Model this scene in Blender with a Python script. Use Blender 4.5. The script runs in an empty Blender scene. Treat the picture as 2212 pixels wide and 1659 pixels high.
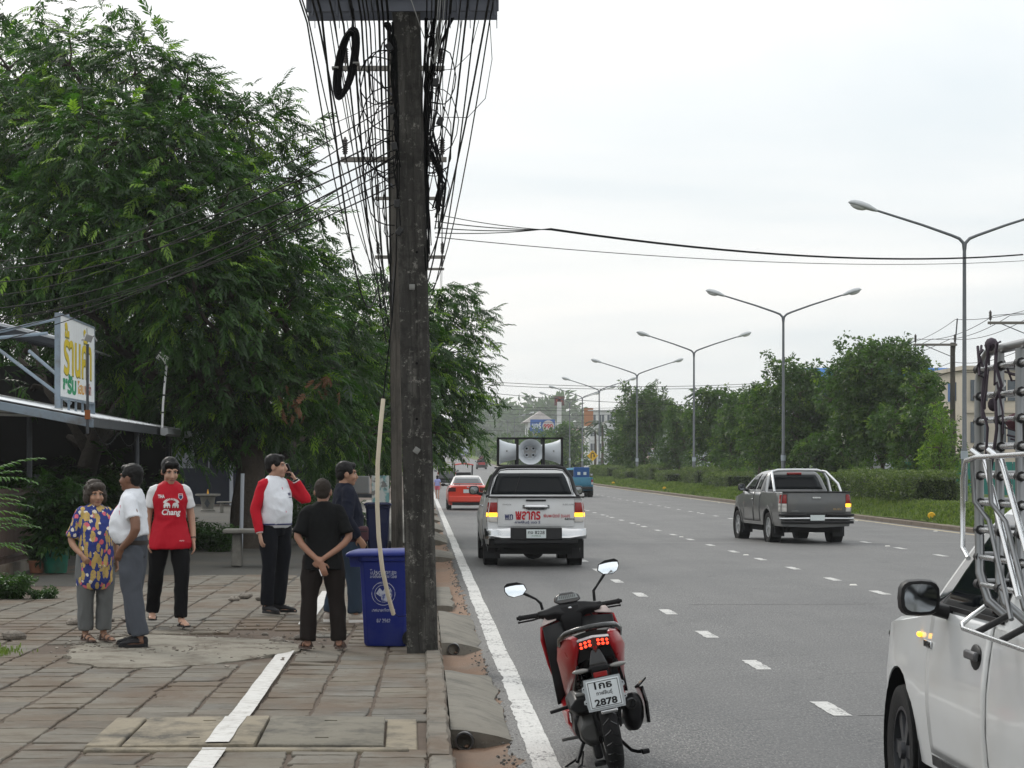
import bpy, bmesh, math, random
import numpy as np
from mathutils import Vector, Matrix, Euler, noise as mnoise
from mathutils.bvhtree import BVHTree

R = math.radians
PI = math.pi
SC = bpy.context.scene
COL = SC.collection
random.seed(7)
RNG = np.random.default_rng(11)

# ------------------------------------------------------------ camera, sky, sun, exposure
FPX, U0, V0, EYE = 5200.0, 910.0, 1003.0, 1.84      # focal length and vanishing point measured in the photograph
cam_d = bpy.data.cameras.new('camera')
cam = bpy.data.objects.new('camera', cam_d)
COL.objects.link(cam)
cam.location = (0, 0, EYE)
cam.rotation_euler = (R(90), 0, 0)
cam_d.sensor_width = 36
cam_d.lens = FPX / 2212 * 36
cam_d.shift_x = (1106 - U0) / 2212
cam_d.shift_y = (V0 - 829.5) / 2212
cam_d.clip_start = 0.3
cam_d.clip_end = 9000
SC.camera = cam

SUN_EL, SUN_AZ = R(38), R(-28)                       # azimuth from +Y, negative = left
wd = bpy.data.worlds.new('World')
SC.world = wd
wd.use_nodes = True
nt = wd.node_tree
nt.nodes.clear()
def wn(t, **k):
    n = nt.nodes.new(t)
    for a, b in k.items():
        setattr(n, a, b)
    return n
def wm(op, a, b=None):
    n = wn('ShaderNodeMath', operation=op)
    for i, v in enumerate((a, b)):
        if v is None: continue
        if isinstance(v, (int, float)): n.inputs[i].default_value = v
        else: nt.links.new(v, n.inputs[i])
    return n.outputs[0]
out = wn('ShaderNodeOutputWorld')
sky = wn('ShaderNodeTexSky', sky_type='NISHITA')
sky.sun_disc = False
sky.sun_elevation = SUN_EL
sky.sun_rotation = SUN_AZ
sky.dust_density = 3.0
bg1 = wn('ShaderNodeBackground'); bg1.inputs[1].default_value = 0.10
nt.links.new(sky.outputs[0], bg1.inputs[0])
tc = wn('ShaderNodeTexCoord')
sep = wn('ShaderNodeSeparateXYZ'); nt.links.new(tc.outputs['Generated'], sep.inputs[0])
zc = wm('MAXIMUM', sep.outputs[2], 0.0)
# overcast cloud deck: direction projected on a flat deck, so the clouds flatten towards the horizon
den = wm('ADD', zc, 0.12)
cx, cy = wm('DIVIDE', sep.outputs[0], den), wm('DIVIDE', sep.outputs[1], den)
cmb = wn('ShaderNodeCombineXYZ'); nt.links.new(cx, cmb.inputs[0]); nt.links.new(cy, cmb.inputs[1])
nz = wn('ShaderNodeTexNoise'); nz.inputs['Scale'].default_value = 0.55; nz.inputs['Detail'].default_value = 5
nz.inputs['Roughness'].default_value = 0.5; nz.inputs['Distortion'].default_value = 0.4
nt.links.new(cmb.outputs[0], nz.inputs['Vector'])
rmp = wn('ShaderNodeValToRGB')
rmp.color_ramp.elements[0].position = 0.36; rmp.color_ramp.elements[0].color = (0.76, 0.83, 0.87, 1)
rmp.color_ramp.elements[1].position = 0.58; rmp.color_ramp.elements[1].color = (1.0, 1.0, 0.99, 1)
nt.links.new(nz.outputs[0], rmp.inputs[0])
# standard overcast luminance: brighter towards the zenith
grad = wm('ADD', wm('MULTIPLY', zc, 0.95), 0.95)
vm = wn('ShaderNodeVectorMath', operation='SCALE'); nt.links.new(rmp.outputs[0], vm.inputs[0]); nt.links.new(grad, vm.inputs['Scale'])
bg2 = wn('ShaderNodeBackground'); nt.links.new(vm.outputs[0], bg2.inputs[0]); bg2.inputs[1].default_value = 1.0
mx = wn('ShaderNodeMixShader'); mx.inputs[0].default_value = 0.90
nt.links.new(bg1.outputs[0], mx.inputs[1]); nt.links.new(bg2.outputs[0], mx.inputs[2])
nt.links.new(mx.outputs[0], out.inputs[0])

sd = bpy.data.lights.new('sun', 'SUN')
sd.energy = 1.3; sd.angle = R(14); sd.color = (1.0, 0.95, 0.87)
sun = bpy.data.objects.new('sun', sd); COL.objects.link(sun)
_sv = Vector((math.sin(SUN_AZ) * math.cos(SUN_EL), math.cos(SUN_AZ) * math.cos(SUN_EL), math.sin(SUN_EL)))
sun.rotation_euler = _sv.to_track_quat('Z', 'Y').to_euler()
sun.location = _sv * 60

SC.view_settings.view_transform = 'Standard'
SC.view_settings.look = 'None'
SC.view_settings.exposure = 0.05
SC.view_settings.gamma = 1.0
SC.view_settings.use_curve_mapping = False
SC.cycles.max_bounces = 6
SC.cycles.volume_bounces = 2
SC.cycles.transparent_max_bounces = 16
SC.cycles.use_denoising = True

# ------------------------------------------------------------ helpers
def W(u, v, Y):
    """point of the place seen at (u, v) when it stands Y metres down the road"""
    return Vector(((u - U0) * Y / FPX, Y, EYE - (v - V0) * Y / FPX))

def T(o, label=None, cat=None, group=None, kind=None):
    if label: o['label'] = label
    if cat: o['category'] = cat
    if group: o['group'] = group
    if kind: o['kind'] = kind
    return o

def thing(name, label, cat, loc=(0, 0, 0), rz=0.0, group=None):
    o = bpy.data.objects.new(name, None)
    COL.objects.link(o)
    o.empty_display_size = 0.2
    o.location = loc; o.rotation_euler = (0, 0, rz)
    return T(o, label, cat, group)

def copy_tree(o, parent=None):
    c = o.copy(); COL.objects.link(c); c.parent = parent
    for ch in list(o.children):
        copy_tree(ch, c)
    return c

class MB:
    def __init__(s):
        s.v = []; s.f = []
    def add(s, vs, fs):
        n = len(s.v)
        s.v += [tuple(p) for p in vs]
        s.f += [tuple(i + n for i in f) for f in fs]
        return s
    def box(s, c, d, rot=None, top=(1, 1), sh=(0, 0)):
        x, y, z = d[0] / 2, d[1] / 2, d[2] / 2
        vs = [(-x, -y, -z), (x, -y, -z), (x, y, -z), (-x, y, -z),
              (-x * top[0] + sh[0], -y * top[1] + sh[1], z), (x * top[0] + sh[0], -y * top[1] + sh[1], z),
              (x * top[0] + sh[0], y * top[1] + sh[1], z), (-x * top[0] + sh[0], y * top[1] + sh[1], z)]
        m = Matrix.Translation(c)
        if rot is not None: m = m @ Euler(rot).to_matrix().to_4x4()
        return s.add([m @ Vector(p) for p in vs], [(0, 3, 2, 1), (4, 5, 6, 7), (0, 1, 5, 4), (1, 2, 6, 5), (2, 3, 7, 6), (3, 0, 4, 7)])
    def rings(s, Rg, cap=True, closed=True, loop=False):
        n = len(Rg[0]); m = len(Rg); vs = [p for r in Rg for p in r]; fs = []
        for i in range(m if loop else m - 1):
            j0, j1 = i * n, ((i + 1) % m) * n
            for k in range(n if closed else n - 1):
                k2 = (k + 1) % n
                fs.append((j0 + k, j0 + k2, j1 + k2, j1 + k))
        if cap and not loop and closed:
            fs.append(tuple(range(n))[::-1]); fs.append(tuple(range((m - 1) * n, m * n)))
        return s.add(vs, fs)
    def tube(s, pts, r, n=8, cap=True, flat=1.0, up=None):
        P = [Vector(p) for p in pts]
        rs = r if isinstance(r, (list, tuple)) else [r] * len(P)
        Rg = []; prev = None
        for i, p in enumerate(P):
            t = (P[min(i + 1, len(P) - 1)] - P[max(i - 1, 0)])
            if t.length < 1e-9: t = Vector((0, 0, 1))
            t.normalize()
            if prev is None:
                a = Vector(up) if up is not None else (Vector((0, 0, 1)) if abs(t.z) < 0.9 else Vector((0, 1, 0)))
                x = a.cross(t).normalized()
            else:
                x = (prev - t * prev.dot(t)).normalized()
            y = t.cross(x); prev = x
            rr = rs[i]
            rx, ry = rr if isinstance(rr, (tuple, list)) else (rr, rr * flat)
            Rg.append([p + x * (rx * math.cos(2 * PI * k / n)) + y * (ry * math.sin(2 * PI * k / n)) for k in range(n)])
        return s.rings(Rg, cap)
    def ell(s, c, rx, ry, rz, n=14, m=9, rot=None):
        mt = Matrix.Translation(c)
        if rot is not None: mt = mt @ Euler(rot).to_matrix().to_4x4()
        Rg = []
        for i in range(m + 1):
            a = -PI / 2 + PI * (0.03 + 0.94 * i / m)
            Rg.append([mt @ Vector((rx * math.cos(a) * math.cos(2 * PI * k / n), ry * math.cos(a) * math.sin(2 * PI * k / n), rz * math.sin(a))) for k in range(n)])
        return s.rings(Rg)
    def lathe(s, prof, m=None, n=24, cap=True):
        m = m or Matrix.Identity(4)
        return s.rings([[m @ Vector((r * math.cos(2 * PI * k / n), r * math.sin(2 * PI * k / n), h)) for k in range(n)] for r, h in prof], cap)
    def prism(s, poly, d):
        n = len(poly); d = Vector(d)
        a = [Vector(p) for p in poly]
        return s.add(a + [p + d for p in a], [tuple(range(n))[::-1], tuple(range(n, 2 * n))] + [(i, (i + 1) % n, n + (i + 1) % n, n + i) for i in range(n)])
    def grid(s, fn, nu, nv):
        vs = [fn(i / nu, j / nv) for j in range(nv + 1) for i in range(nu + 1)]
        return s.add(vs, [(j * (nu + 1) + i, j * (nu + 1) + i + 1, (j + 1) * (nu + 1) + i + 1, (j + 1) * (nu + 1) + i) for j in range(nv) for i in range(nu)])
    def mesh(s, name):
        me = bpy.data.meshes.new(name)
        me.from_pydata(s.v, [], s.f)
        bm = bmesh.new(); bm.from_mesh(me)
        bmesh.ops.recalc_face_normals(bm, faces=bm.faces)
        bm.to_mesh(me); bm.free()
        return me
    def build(s, name, mat, parent=None, smooth=True, bevel=0.0, ang=52, loc=None, rot=None, solid=0.0, seg=2, subd=0):
        me = s.mesh(name)
        o = bpy.data.objects.new(name, me); COL.objects.link(o)
        if mat is not None: me.materials.append(mat)
        if parent is not None: o.parent = parent
        if loc is not None: o.location = loc
        if rot is not None: o.rotation_euler = rot
        if smooth: shade(me, ang)
        if solid:
            md = o.modifiers.new('t', 'SOLIDIFY'); md.thickness = solid; md.offset = 0
        if bevel:
            md = o.modifiers.new('b', 'BEVEL'); md.width = bevel; md.segments = seg; md.limit_method = 'ANGLE'; md.angle_limit = R(35)
        if subd:
            md = o.modifiers.new('s', 'SUBSURF'); md.levels = subd; md.render_levels = subd
        return o

def shade(me, ang=52):
    me.polygons.foreach_set('use_smooth', np.ones(len(me.polygons), dtype=bool))
    me.set_sharp_from_angle(angle=R(ang))

def evaluated(o):
    dg = bpy.context.evaluated_depsgraph_get()
    dg.update()
    return bpy.data.meshes.new_from_object(o.evaluated_get(dg))

def cut(o, cutters):
    """boolean-difference the MB cutters out of o, then throw the cutters away"""
    tmp = []
    bpy.context.view_layer.update()
    for c in cutters:
        t = bpy.data.objects.new('tmp', c.mesh('tmp')); COL.objects.link(t); t.matrix_world = o.matrix_world.copy(); tmp.append(t)
        md = o.modifiers.new('c', 'BOOLEAN'); md.operation = 'DIFFERENCE'; md.solver = 'EXACT'; md.object = t
    bpy.context.view_layer.update()
    me = evaluated(o)
    o.modifiers.clear()
    old = o.data; o.data = me; me.name = old.name
    bpy.data.meshes.remove(old)
    for t in tmp:
        bpy.data.objects.remove(t, do_unlink=True)
    shade(me, 35)
    return o

def remesh(mb, name, mat, parent, voxel=0.012, smooth=4, ratio=1.0, disp=None, mid=None):
    """one continuous skin over overlapping closed volumes"""
    o = mb.build(name, mat, parent, smooth=False)
    md = o.modifiers.new('r', 'REMESH'); md.mode = 'VOXEL'; md.voxel_size = voxel
    if smooth:
        md = o.modifiers.new('s', 'SMOOTH'); md.iterations = smooth; md.factor = 0.5
    me = evaluated(o)
    o.modifiers.clear()
    old = o.data; o.data = me; bpy.data.meshes.remove(old)
    if disp:
        n = len(me.vertices)
        co = np.empty(n * 3, dtype=np.float32); me.vertices.foreach_get('co', co); co = co.reshape(-1, 3)
        no = np.empty(n * 3, dtype=np.float32); me.vertex_normals.foreach_get('vector', no); no = no.reshape(-1, 3)
        co = disp(co, no).astype(np.float32)
        me.vertices.foreach_set('co', co.ravel()); me.update()
    if ratio < 1:
        md = o.modifiers.new('d', 'DECIMATE'); md.ratio = ratio
        me2 = evaluated(o); o.modifiers.clear(); o.data = me2; bpy.data.meshes.remove(me); me = me2
    if not me.materials and mat: me.materials.append(mat)
    me.polygons.foreach_set('use_smooth', np.ones(len(me.polygons), dtype=bool))
    return o

# ------------------------------------------------------------ materials
MATS = {}
class NT:
    def __init__(s, name):
        s.m = bpy.data.materials.new(name); s.m.use_nodes = True
        s.t = s.m.node_tree; s.b = s.t.nodes['Principled BSDF']; s.o = s.t.nodes['Material Output']
        s.tc = s.n('ShaderNodeTexCoord')
    def n(s, ty, **k):
        x = s.t.nodes.new(ty)
        for a, b in k.items(): setattr(x, a, b)
        return x
    def l(s, a, b): s.t.links.new(a, b)
    def val(s, sock, v):
        if isinstance(v, (int, float)): sock.default_value = v
        elif isinstance(v, (tuple, list)): sock.default_value = tuple(v) + ((1,) if len(v) == 3 and sock.type == 'RGBA' else ())
        else: s.l(v, sock)
    def noise(s, scale, detail=4, rough=0.55, vec=None, dist=0.0, sc3=None, out=0):
        x = s.n('ShaderNodeTexNoise'); x.inputs['Scale'].default_value = scale; x.inputs['Detail'].default_value = detail
        x.inputs['Roughness'].default_value = rough; x.inputs['Distortion'].default_value = dist
        v = vec if vec is not None else s.tc.outputs['Object']
        if sc3: v = s.map(v, sc3)
        s.l(v, x.inputs['Vector'])
        return x.outputs[out]
    def map(s, v, sc3, loc=(0, 0, 0), rot=(0, 0, 0)):
        mp = s.n('ShaderNodeMapping'); mp.inputs['Scale'].default_value = sc3; mp.inputs['Location'].default_value = loc
        mp.inputs['Rotation'].default_value = rot
        s.l(v, mp.inputs['Vector']); return mp.outputs[0]
    def voro(s, scale, feature='F1', vec=None, out=0, rnd=1.0):
        x = s.n('ShaderNodeTexVoronoi', feature=feature); x.inputs['Scale'].default_value = scale
        x.inputs['Randomness'].default_value = rnd
        s.l(vec if vec is not None else s.tc.outputs['Object'], x.inputs['Vector'])
        return x.outputs[out]
    def ramp(s, f, stops, interp='LINEAR'):
        x = s.n('ShaderNodeValToRGB'); cr = x.color_ramp; cr.interpolation = interp
        while len(cr.elements) < len(stops): cr.elements.new(0.5)
        for e, (p, c) in zip(cr.elements, stops):
            e.position = p
            e.color = (c, c, c, 1) if isinstance(c, (int, float)) else tuple(c) + (1,)
        s.l(f, x.inputs[0]); return x.outputs[0]
    def mix(s, f, a, b, mode='MIX'):
        x = s.n('ShaderNodeMix', data_type='RGBA', blend_type=mode)
        s.val(x.inputs[0], f); s.val(x.inputs[6], a); s.val(x.inputs[7], b)
        return x.outputs[2]
    def math(s, op, a, b=0.0):
        x = s.n('ShaderNodeMath', operation=op); s.val(x.inputs[0], a); s.val(x.inputs[1], b); return x.outputs[0]
    def bump(s, h, st=0.3, dist=0.02):
        x = s.n('ShaderNodeBump'); x.inputs['Strength'].default_value = st; x.inputs['Distance'].default_value = dist
        s.l(h, x.inputs['Height']); s.l(x.outputs[0], s.b.inputs['Normal'])
    def set(s, **k):
        names = dict(col='Base Color', rough='Roughness', metal='Metallic', spec='Specular IOR Level', coat='Coat Weight', coatr='Coat Roughness',
                     trans='Transmission Weight', ior='IOR', alpha='Alpha', emit='Emission Color', es='Emission Strength', sheen='Sheen Weight', sss='Subsurface Weight')
        for a, v in k.items(): s.val(s.b.inputs[names[a]], v)
        return s.m

def mat(name, col, rough=0.5, metal=0.0, var=0.12, vs=6.0, bump=0.0, bs=40.0, coat=0.0, spec=0.3, dirt=None, ds=3.0, emit=None, es=0.0, rnd=0.0, bd=0.01):
    if name in MATS: return MATS[name]
    t = NT(name)
    c = tuple(col)
    base = c
    if var:
        f = t.noise(vs, 5)
        dk = tuple(x * (1 - var) for x in c); lt = tuple(min(1, x * (1 + var)) for x in c)
        base = t.mix(f, dk, lt)
    if rnd:
        oi = t.n('ShaderNodeObjectInfo')
        hv = t.n('ShaderNodeHueSaturation'); t.val(hv.inputs['Color'], base if not isinstance(base, tuple) else base)
        t.l(t.math('ADD', t.math('MULTIPLY', oi.outputs['Random'], 2 * rnd), 1 - rnd), hv.inputs['Value'])
        base = hv.outputs[0]
    if dirt:
        f = t.ramp(t.noise(ds, 6, 0.65), [(0.48, 0.0), (0.72, 1.0)])
        base = t.mix(f, base, tuple(dirt))
    t.set(col=base, rough=rough, metal=metal, spec=spec, coat=coat)
    if var and rough > 0.15:
        t.set(rough=t.math('ADD', t.math('MULTIPLY', t.noise(vs * 2.3, 3), 0.16), rough - 0.08))
    if coat: t.set(coatr=0.06)
    if emit: t.set(emit=tuple(emit), es=es)
    if bump: t.bump(t.noise(bs, 4), bump, bd)
    MATS[name] = t.m
    return t.m

def text_mesh(body, size=1.0, align='CENTER', bold=0.0, extrude=0.0, sx=1.0, spacing=1.0, res=3):
    cu = bpy.data.curves.new('t', 'FONT'); cu.body = body; cu.size = size; cu.align_x = align; cu.align_y = 'CENTER'
    cu.offset = bold * size; cu.extrude = extrude; cu.resolution_u = res; cu.space_character = spacing
    o = bpy.data.objects.new('t', cu); COL.objects.link(o)
    dg = bpy.context.evaluated_depsgraph_get(); dg.update()
    me = bpy.data.meshes.new_from_object(o.evaluated_get(dg))
    bpy.data.objects.remove(o, do_unlink=True); bpy.data.curves.remove(cu)
    if sx != 1.0:
        for v in me.vertices: v.co.x *= sx
    return me

def text(name, body, size, mtl, parent, loc, rot, width=None, bold=0.0, height=None, project=None, off=0.004, extrude=0.0008, spacing=1.0, shear=0.0):
    """flat lettering; width / height fit it to a box; project = BVH of the surface it lies on (parent space, cast along the text's normal)"""
    me = text_mesh(body, size, bold=bold, extrude=0.0 if project else extrude, spacing=spacing)
    n = len(me.vertices)
    co = np.empty(n * 3, dtype=np.float32); me.vertices.foreach_get('co', co); co = co.reshape(-1, 3)
    if n:
        mn, mxv = co.min(0), co.max(0)
        c = (mn + mxv) / 2; co[:, :2] -= c[:2]
        if width: co[:, 0] *= width / max(1e-6, mxv[0] - mn[0])
        if height: co[:, 1] *= height / max(1e-6, mxv[1] - mn[1])
        co[:, 0] += shear * co[:, 1]
    m = Matrix.Translation(loc) @ Euler(rot).to_matrix().to_4x4()
    if project:
        nv = (m.to_3x3() @ Vector((0, 0, 1))).normalized()
        inv = m.inverted()
        for i in range(n):
            p = m @ Vector(co[i])
            h = project.ray_cast(p + nv * 0.4, -nv)
            if h[0] is not None: co[i] = inv @ (h[0] + nv * off)
    me.vertices.foreach_set('co', co.ravel()); me.update()
    me.name = name; me.materials.clear(); me.materials.append(mtl)
    o = bpy.data.objects.new(name, me); COL.objects.link(o); o.parent = parent
    o.location = loc; o.rotation_euler = rot
    return o

# ------------------------------------------------------------ foliage
def foliage(name, mtl, parent, tv, tf, pos, ax, up, scl, tint):
    """one mesh of many copies of a leaf spray: template verts tv (n,3) and quads tf (m,4) placed at pos with y axis ax"""
    pos, ax, up = (np.asarray(a, dtype=np.float64) for a in (pos, ax, up))
    ax = ax / np.linalg.norm(ax, axis=1, keepdims=True)
    x = np.cross(ax, up); x /= np.maximum(1e-6, np.linalg.norm(x, axis=1, keepdims=True))
    z = np.cross(x, ax)
    k, n = len(pos), len(tv)
    tv = np.asarray(tv)
    V = (pos[:, None, :] + scl[:, None, None] * (tv[None, :, 0:1] * x[:, None, :] + tv[None, :, 1:2] * ax[:, None, :] + tv[None, :, 2:3] * z[:, None, :])).reshape(-1, 3)
    tf = np.asarray(tf, dtype=np.int32); m, q = tf.shape
    Fc = (tf[None] + (np.arange(k, dtype=np.int32) * n)[:, None, None]).reshape(-1, q)
    me = bpy.data.meshes.new(name)
    me.vertices.add(k * n); me.vertices.foreach_set('co', V.astype(np.float32).ravel())
    me.loops.add(Fc.size); me.loops.foreach_set('vertex_index', Fc.ravel())
    me.polygons.add(k * m); me.polygons.foreach_set('loop_start', np.arange(0, Fc.size, q, dtype=np.int32))
    a = me.attributes.new('tint', 'FLOAT', 'POINT')
    a.data.foreach_set('value', np.repeat(np.asarray(tint, dtype=np.float32), n))
    me.update(calc_edges=True)
    me.materials.append(mtl)
    o = bpy.data.objects.new(name, me); COL.objects.link(o)
    if parent is not None: o.parent = parent
    return o

def leaf_mat(name, dark, mid, young, transl=0.35, rough=0.45):
    t = NT(name)
    at = t.n('ShaderNodeAttribute', attribute_name='tint')
    c = t.ramp(at.outputs['Fac'], [(0.0, dark), (0.55, mid), (0.8, mid), (0.93, young), (1.0, young)])
    c = t.mix(t.noise(9, 3), c, t.mix(0.35, c, (0.01, 0.02, 0.01)), 'MIX')
    t.set(col=c, rough=rough, spec=0.4)
    tr = t.n('ShaderNodeBsdfTranslucent'); t.l(t.mix(1.0, c, (1.5, 1.7, 0.7), 'MULTIPLY'), tr.inputs[0])
    ms = t.n('ShaderNodeMixShader'); ms.inputs[0].default_value = transl
    t.l(t.b.outputs[0], ms.inputs[1]); t.l(tr.outputs[0], ms.inputs[2]); t.l(ms.outputs[0], t.o.inputs[0])
    return t.m

def pinnate_spray(leaves=12, L=0.42, ll=0.15, lw=0.042, droop=0.16, seed=1):
    """twig with feather leaves left and right, tips hanging"""
    r = random.Random(seed); V = []; Fq = []
    def quad(a, b, c, d):
        n = len(V); V.extend([a, b, c, d]); Fq.append((n, n + 1, n + 2, n + 3))
    for i in range(3):
        y0, y1 = L * i / 3, L * (i + 1) / 3
        z0, z1 = -droop * (y0 / L) ** 2, -droop * (y1 / L) ** 2
        quad((-0.004, y0, z0), (0.004, y0, z0), (0.003, y1, z1), (-0.003, y1, z1))
    for i in range(leaves):
        s = 1 if i % 2 else -1
        f = (i + 1.0) / leaves
        y = L * (0.12 + 0.88 * f); z = -droop * (y / L) ** 2
        a = R(r.uniform(38, 62)) * (1 - 0.45 * f)
        d = Vector((s * math.sin(a), math.cos(a), r.uniform(-0.45, 0.1))).normalized()
        l = ll * r.uniform(0.75, 1.1) * (1.05 - 0.35 * abs(f - 0.45))
        side = d.cross(Vector((0, 0, 1))).normalized() * lw * 0.5
        p = Vector((0, y, z))
        mid = p + d * l * 0.55 + Vector((0, 0, 0.008))
        tip = p + d * l + Vector((0, 0, -0.35 * l))
        lift = Vector((0, 0, 0.4 * lw))
        e = side * .25
        quad(tuple(p - e), tuple(p + e), tuple(mid + side - lift * .5), tuple(mid - side - lift * .5))
        quad(tuple(mid - side - lift * .5), tuple(mid + side - lift * .5), tuple(tip + side * .35), tuple(tip - side * .35))
    return np.array(V), np.array(Fq)

def leaf_cluster(n=14, R0=0.2, ll=0.11, lw=0.045, seed=2, droop=0.3):
    r = random.Random(seed); V = []; Fq = []
    for i in range(n):
        th, ph = r.uniform(0, 2 * PI), r.uniform(-0.5, 1.0)
        d = Vector((math.cos(th) * math.cos(ph), math.sin(th) * math.cos(ph) + 0.35, math.sin(ph))).normalized()
        p = d * R0 * r.uniform(0.15, 0.9)
        d2 = (d + Vector((r.uniform(-.6, .6), r.uniform(-.6, .6), r.uniform(-.5, .3) - droop))).normalized()
        side = d2.cross(Vector((r.uniform(-.5, .5), r.uniform(-.5, .5), 1))).normalized() * lw * 0.5
        l = ll * r.uniform(0.7, 1.2); nrm = side.cross(d2).normalized() * lw * 0.25
        a, m, t = p, p + d2 * l * 0.5, p + d2 * l - nrm
        k = len(V)
        V += [tuple(a), tuple(m - side + nrm), tuple(t), tuple(m + side + nrm)]
        Fq.append((k, k + 1, k + 2, k + 3))
    return np.array(V), np.array(Fq)

def blob_points(blobs, dens, rng, shell=0.55, flat=0.85):
    """points in a union of blobs, biased to their outside; returns pos, outward"""
    P = []; O = []
    for (x, y, z, r) in blobs:
        n = max(6, int(dens * r * r))
        d = rng.normal(size=(n, 3)); d /= np.linalg.norm(d, axis=1, keepdims=True)
        rr = r * (shell + (1 - shell) * rng.random(n) ** 0.6) * (1 + 0.14 * rng.normal(size=n))
        p = np.array([x, y, z]) + d * rr[:, None] * np.array([1, 1, flat])
        P.append(p); O.append(d)
    P = np.vstack(P); O = np.vstack(O)
    keep = np.ones(len(P), bool)
    for (x, y, z, r) in blobs:
        d = np.linalg.norm((P - np.array([x, y, z])) / np.array([1, 1, flat]), axis=1)
        keep &= ~((d < 0.5 * r) & (rng.random(len(P)) < 0.75))
    return P[keep], O[keep]

def limb(mb, a, b, r0, r1, n=6, bend=0.12, seg=5, seed=0):
    r = random.Random(seed); a, b = Vector(a), Vector(b); L = (b - a).length
    pts = []
    for i in range(seg + 1):
        f = i / seg
        p = a.lerp(b, f) + Vector((r.uniform(-1, 1), r.uniform(-1, 1), r.uniform(-.5, 1))) * bend * L * math.sin(PI * f) * 0.5
        pts.append(p)
    mb.tube(pts, [r0 + (r1 - r0) * i / seg for i in range(seg + 1)], n)
    return pts

# ============================================================ THE SETTING
def sstep(a, b, x):
    t = min(1, max(0, (x - a) / (b - a))); return t * t * (3 - 2 * t)
def zr(Y):                                              # the road climbs slowly far away
    k = (Y - 270) / 45
    return 0.0078 * 45 * (math.log1p(math.exp(k)) if k < 30 else k)
def zs(Y):                                              # pavement level
    return 0.12 + 0.05 * sstep(22.5, 27, Y) + zr(Y)

# ---- asphalt
def asphalt_mat(name='asphalt', paint=None):
    t = NT(name)
    ob = t.tc.outputs['Object']
    fine = t.noise(60, 3, 0.8, sc3=(1, .22, 1))
    fine2 = t.voro(48, vec=t.map(ob, (1, .25, 1)))
    blot = t.noise(0.5, 6, 0.6, sc3=(1, 0.45, 1))
    lane = t.noise(1.3, 4, 0.6, sc3=(1.0, 0.03, 1))
    c = t.mix(t.ramp(fine, [(0.42, 0.0), (0.60, 1.0)]), (0.006, 0.006, 0.0063), (0.118, 0.116, 0.112))
    c = t.mix(t.ramp(fine2, [(0.16, 1.0), (0.26, 0.0)]), c, (0.235, 0.23, 0.215))
    c = t.mix(t.ramp(blot, [(0.4, 0.0), (0.68, 0.55)]), c, (0.052, 0.052, 0.055))
    c = t.mix(t.ramp(lane, [(0.4, 0.0), (0.66, 0.5)]), c, (0.09, 0.088, 0.085))
    # fine cracks, thin and broken
    wv = t.noise(1.2, 3, 0.5, out=1)
    vv = t.n('ShaderNodeVectorMath', operation='ADD'); t.l(ob, vv.inputs[0]); t.l(wv, vv.inputs[1])
    cr = t.voro(0.55, 'DISTANCE_TO_EDGE', vec=t.map(vv.outputs[0], (1, 0.45, 1)))
    crm = t.math('MULTIPLY', t.ramp(cr, [(0.0, 1.0), (0.012, 0.0)]), t.ramp(t.noise(0.7, 3), [(0.5, 0.0), (0.62, 0.8)]))
    c = t.mix(crm, c, (0.018, 0.018, 0.018))
    rough = t.math('ADD', t.math('MULTIPLY', blot, 0.2), 0.5)
    if paint:
        wear = t.math('ADD', t.math('MULTIPLY', t.noise(28, 5, 0.75, sc3=(1, 0.35, 1)), 0.75), t.math('MULTIPLY', t.noise(2.2, 4), 0.35))
        w = t.ramp(wear, [(0.57, 0.0), (0.67, 1.0)])
        pc = t.mix(t.noise(7, 5, 0.65), tuple(0.62 * x for x in paint), paint)
        c = t.mix(w, pc, c)
    t.set(col=c, rough=rough, spec=0.45)
    t.bump(t.math('ADD', fine, t.math('MULTIPLY', fine2, 0.6)), 0.5, 0.012)
    MATS[name] = t.m
    return t.m
A = asphalt_mat()
PAINT_W = asphalt_mat('road_paint_white', (0.58, 0.57, 0.545))
PAINT_Y = asphalt_mat('road_paint_cream', (0.50, 0.41, 0.24))

# far ground in every direction
t = NT('earth')
c = t.mix(t.noise(0.08, 5), (0.11, 0.095, 0.06), (0.075, 0.10, 0.04))
c = t.mix(t.ramp(t.noise(1.5, 5), [(0.45, 0), (0.65, 0.6)]), c, (0.14, 0.115, 0.085))
t.set(col=c, rough=0.95); t.bump(t.noise(6, 5), 0.4, 0.05)
EARTH = t.m
ys = [-300, -60, 0, 20, 60, 120, 200, 230, 260, 290, 320, 360, 420, 500, 600, 700, 800, 950, 1100, 1400, 2200, 4500]
b = MB()
xs = [-4500, -1200, -300, -80, -20, 0.3, 26, 80, 300, 1200, 4500]
b.rings([[(x, y, zr(min(y, 950)) - 0.16) for x in xs] for y in ys], cap=False, closed=False)
T(b.build('ground', EARTH, smooth=False), 'bare earth ground reaching to the horizon', 'ground', kind='structure')

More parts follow.
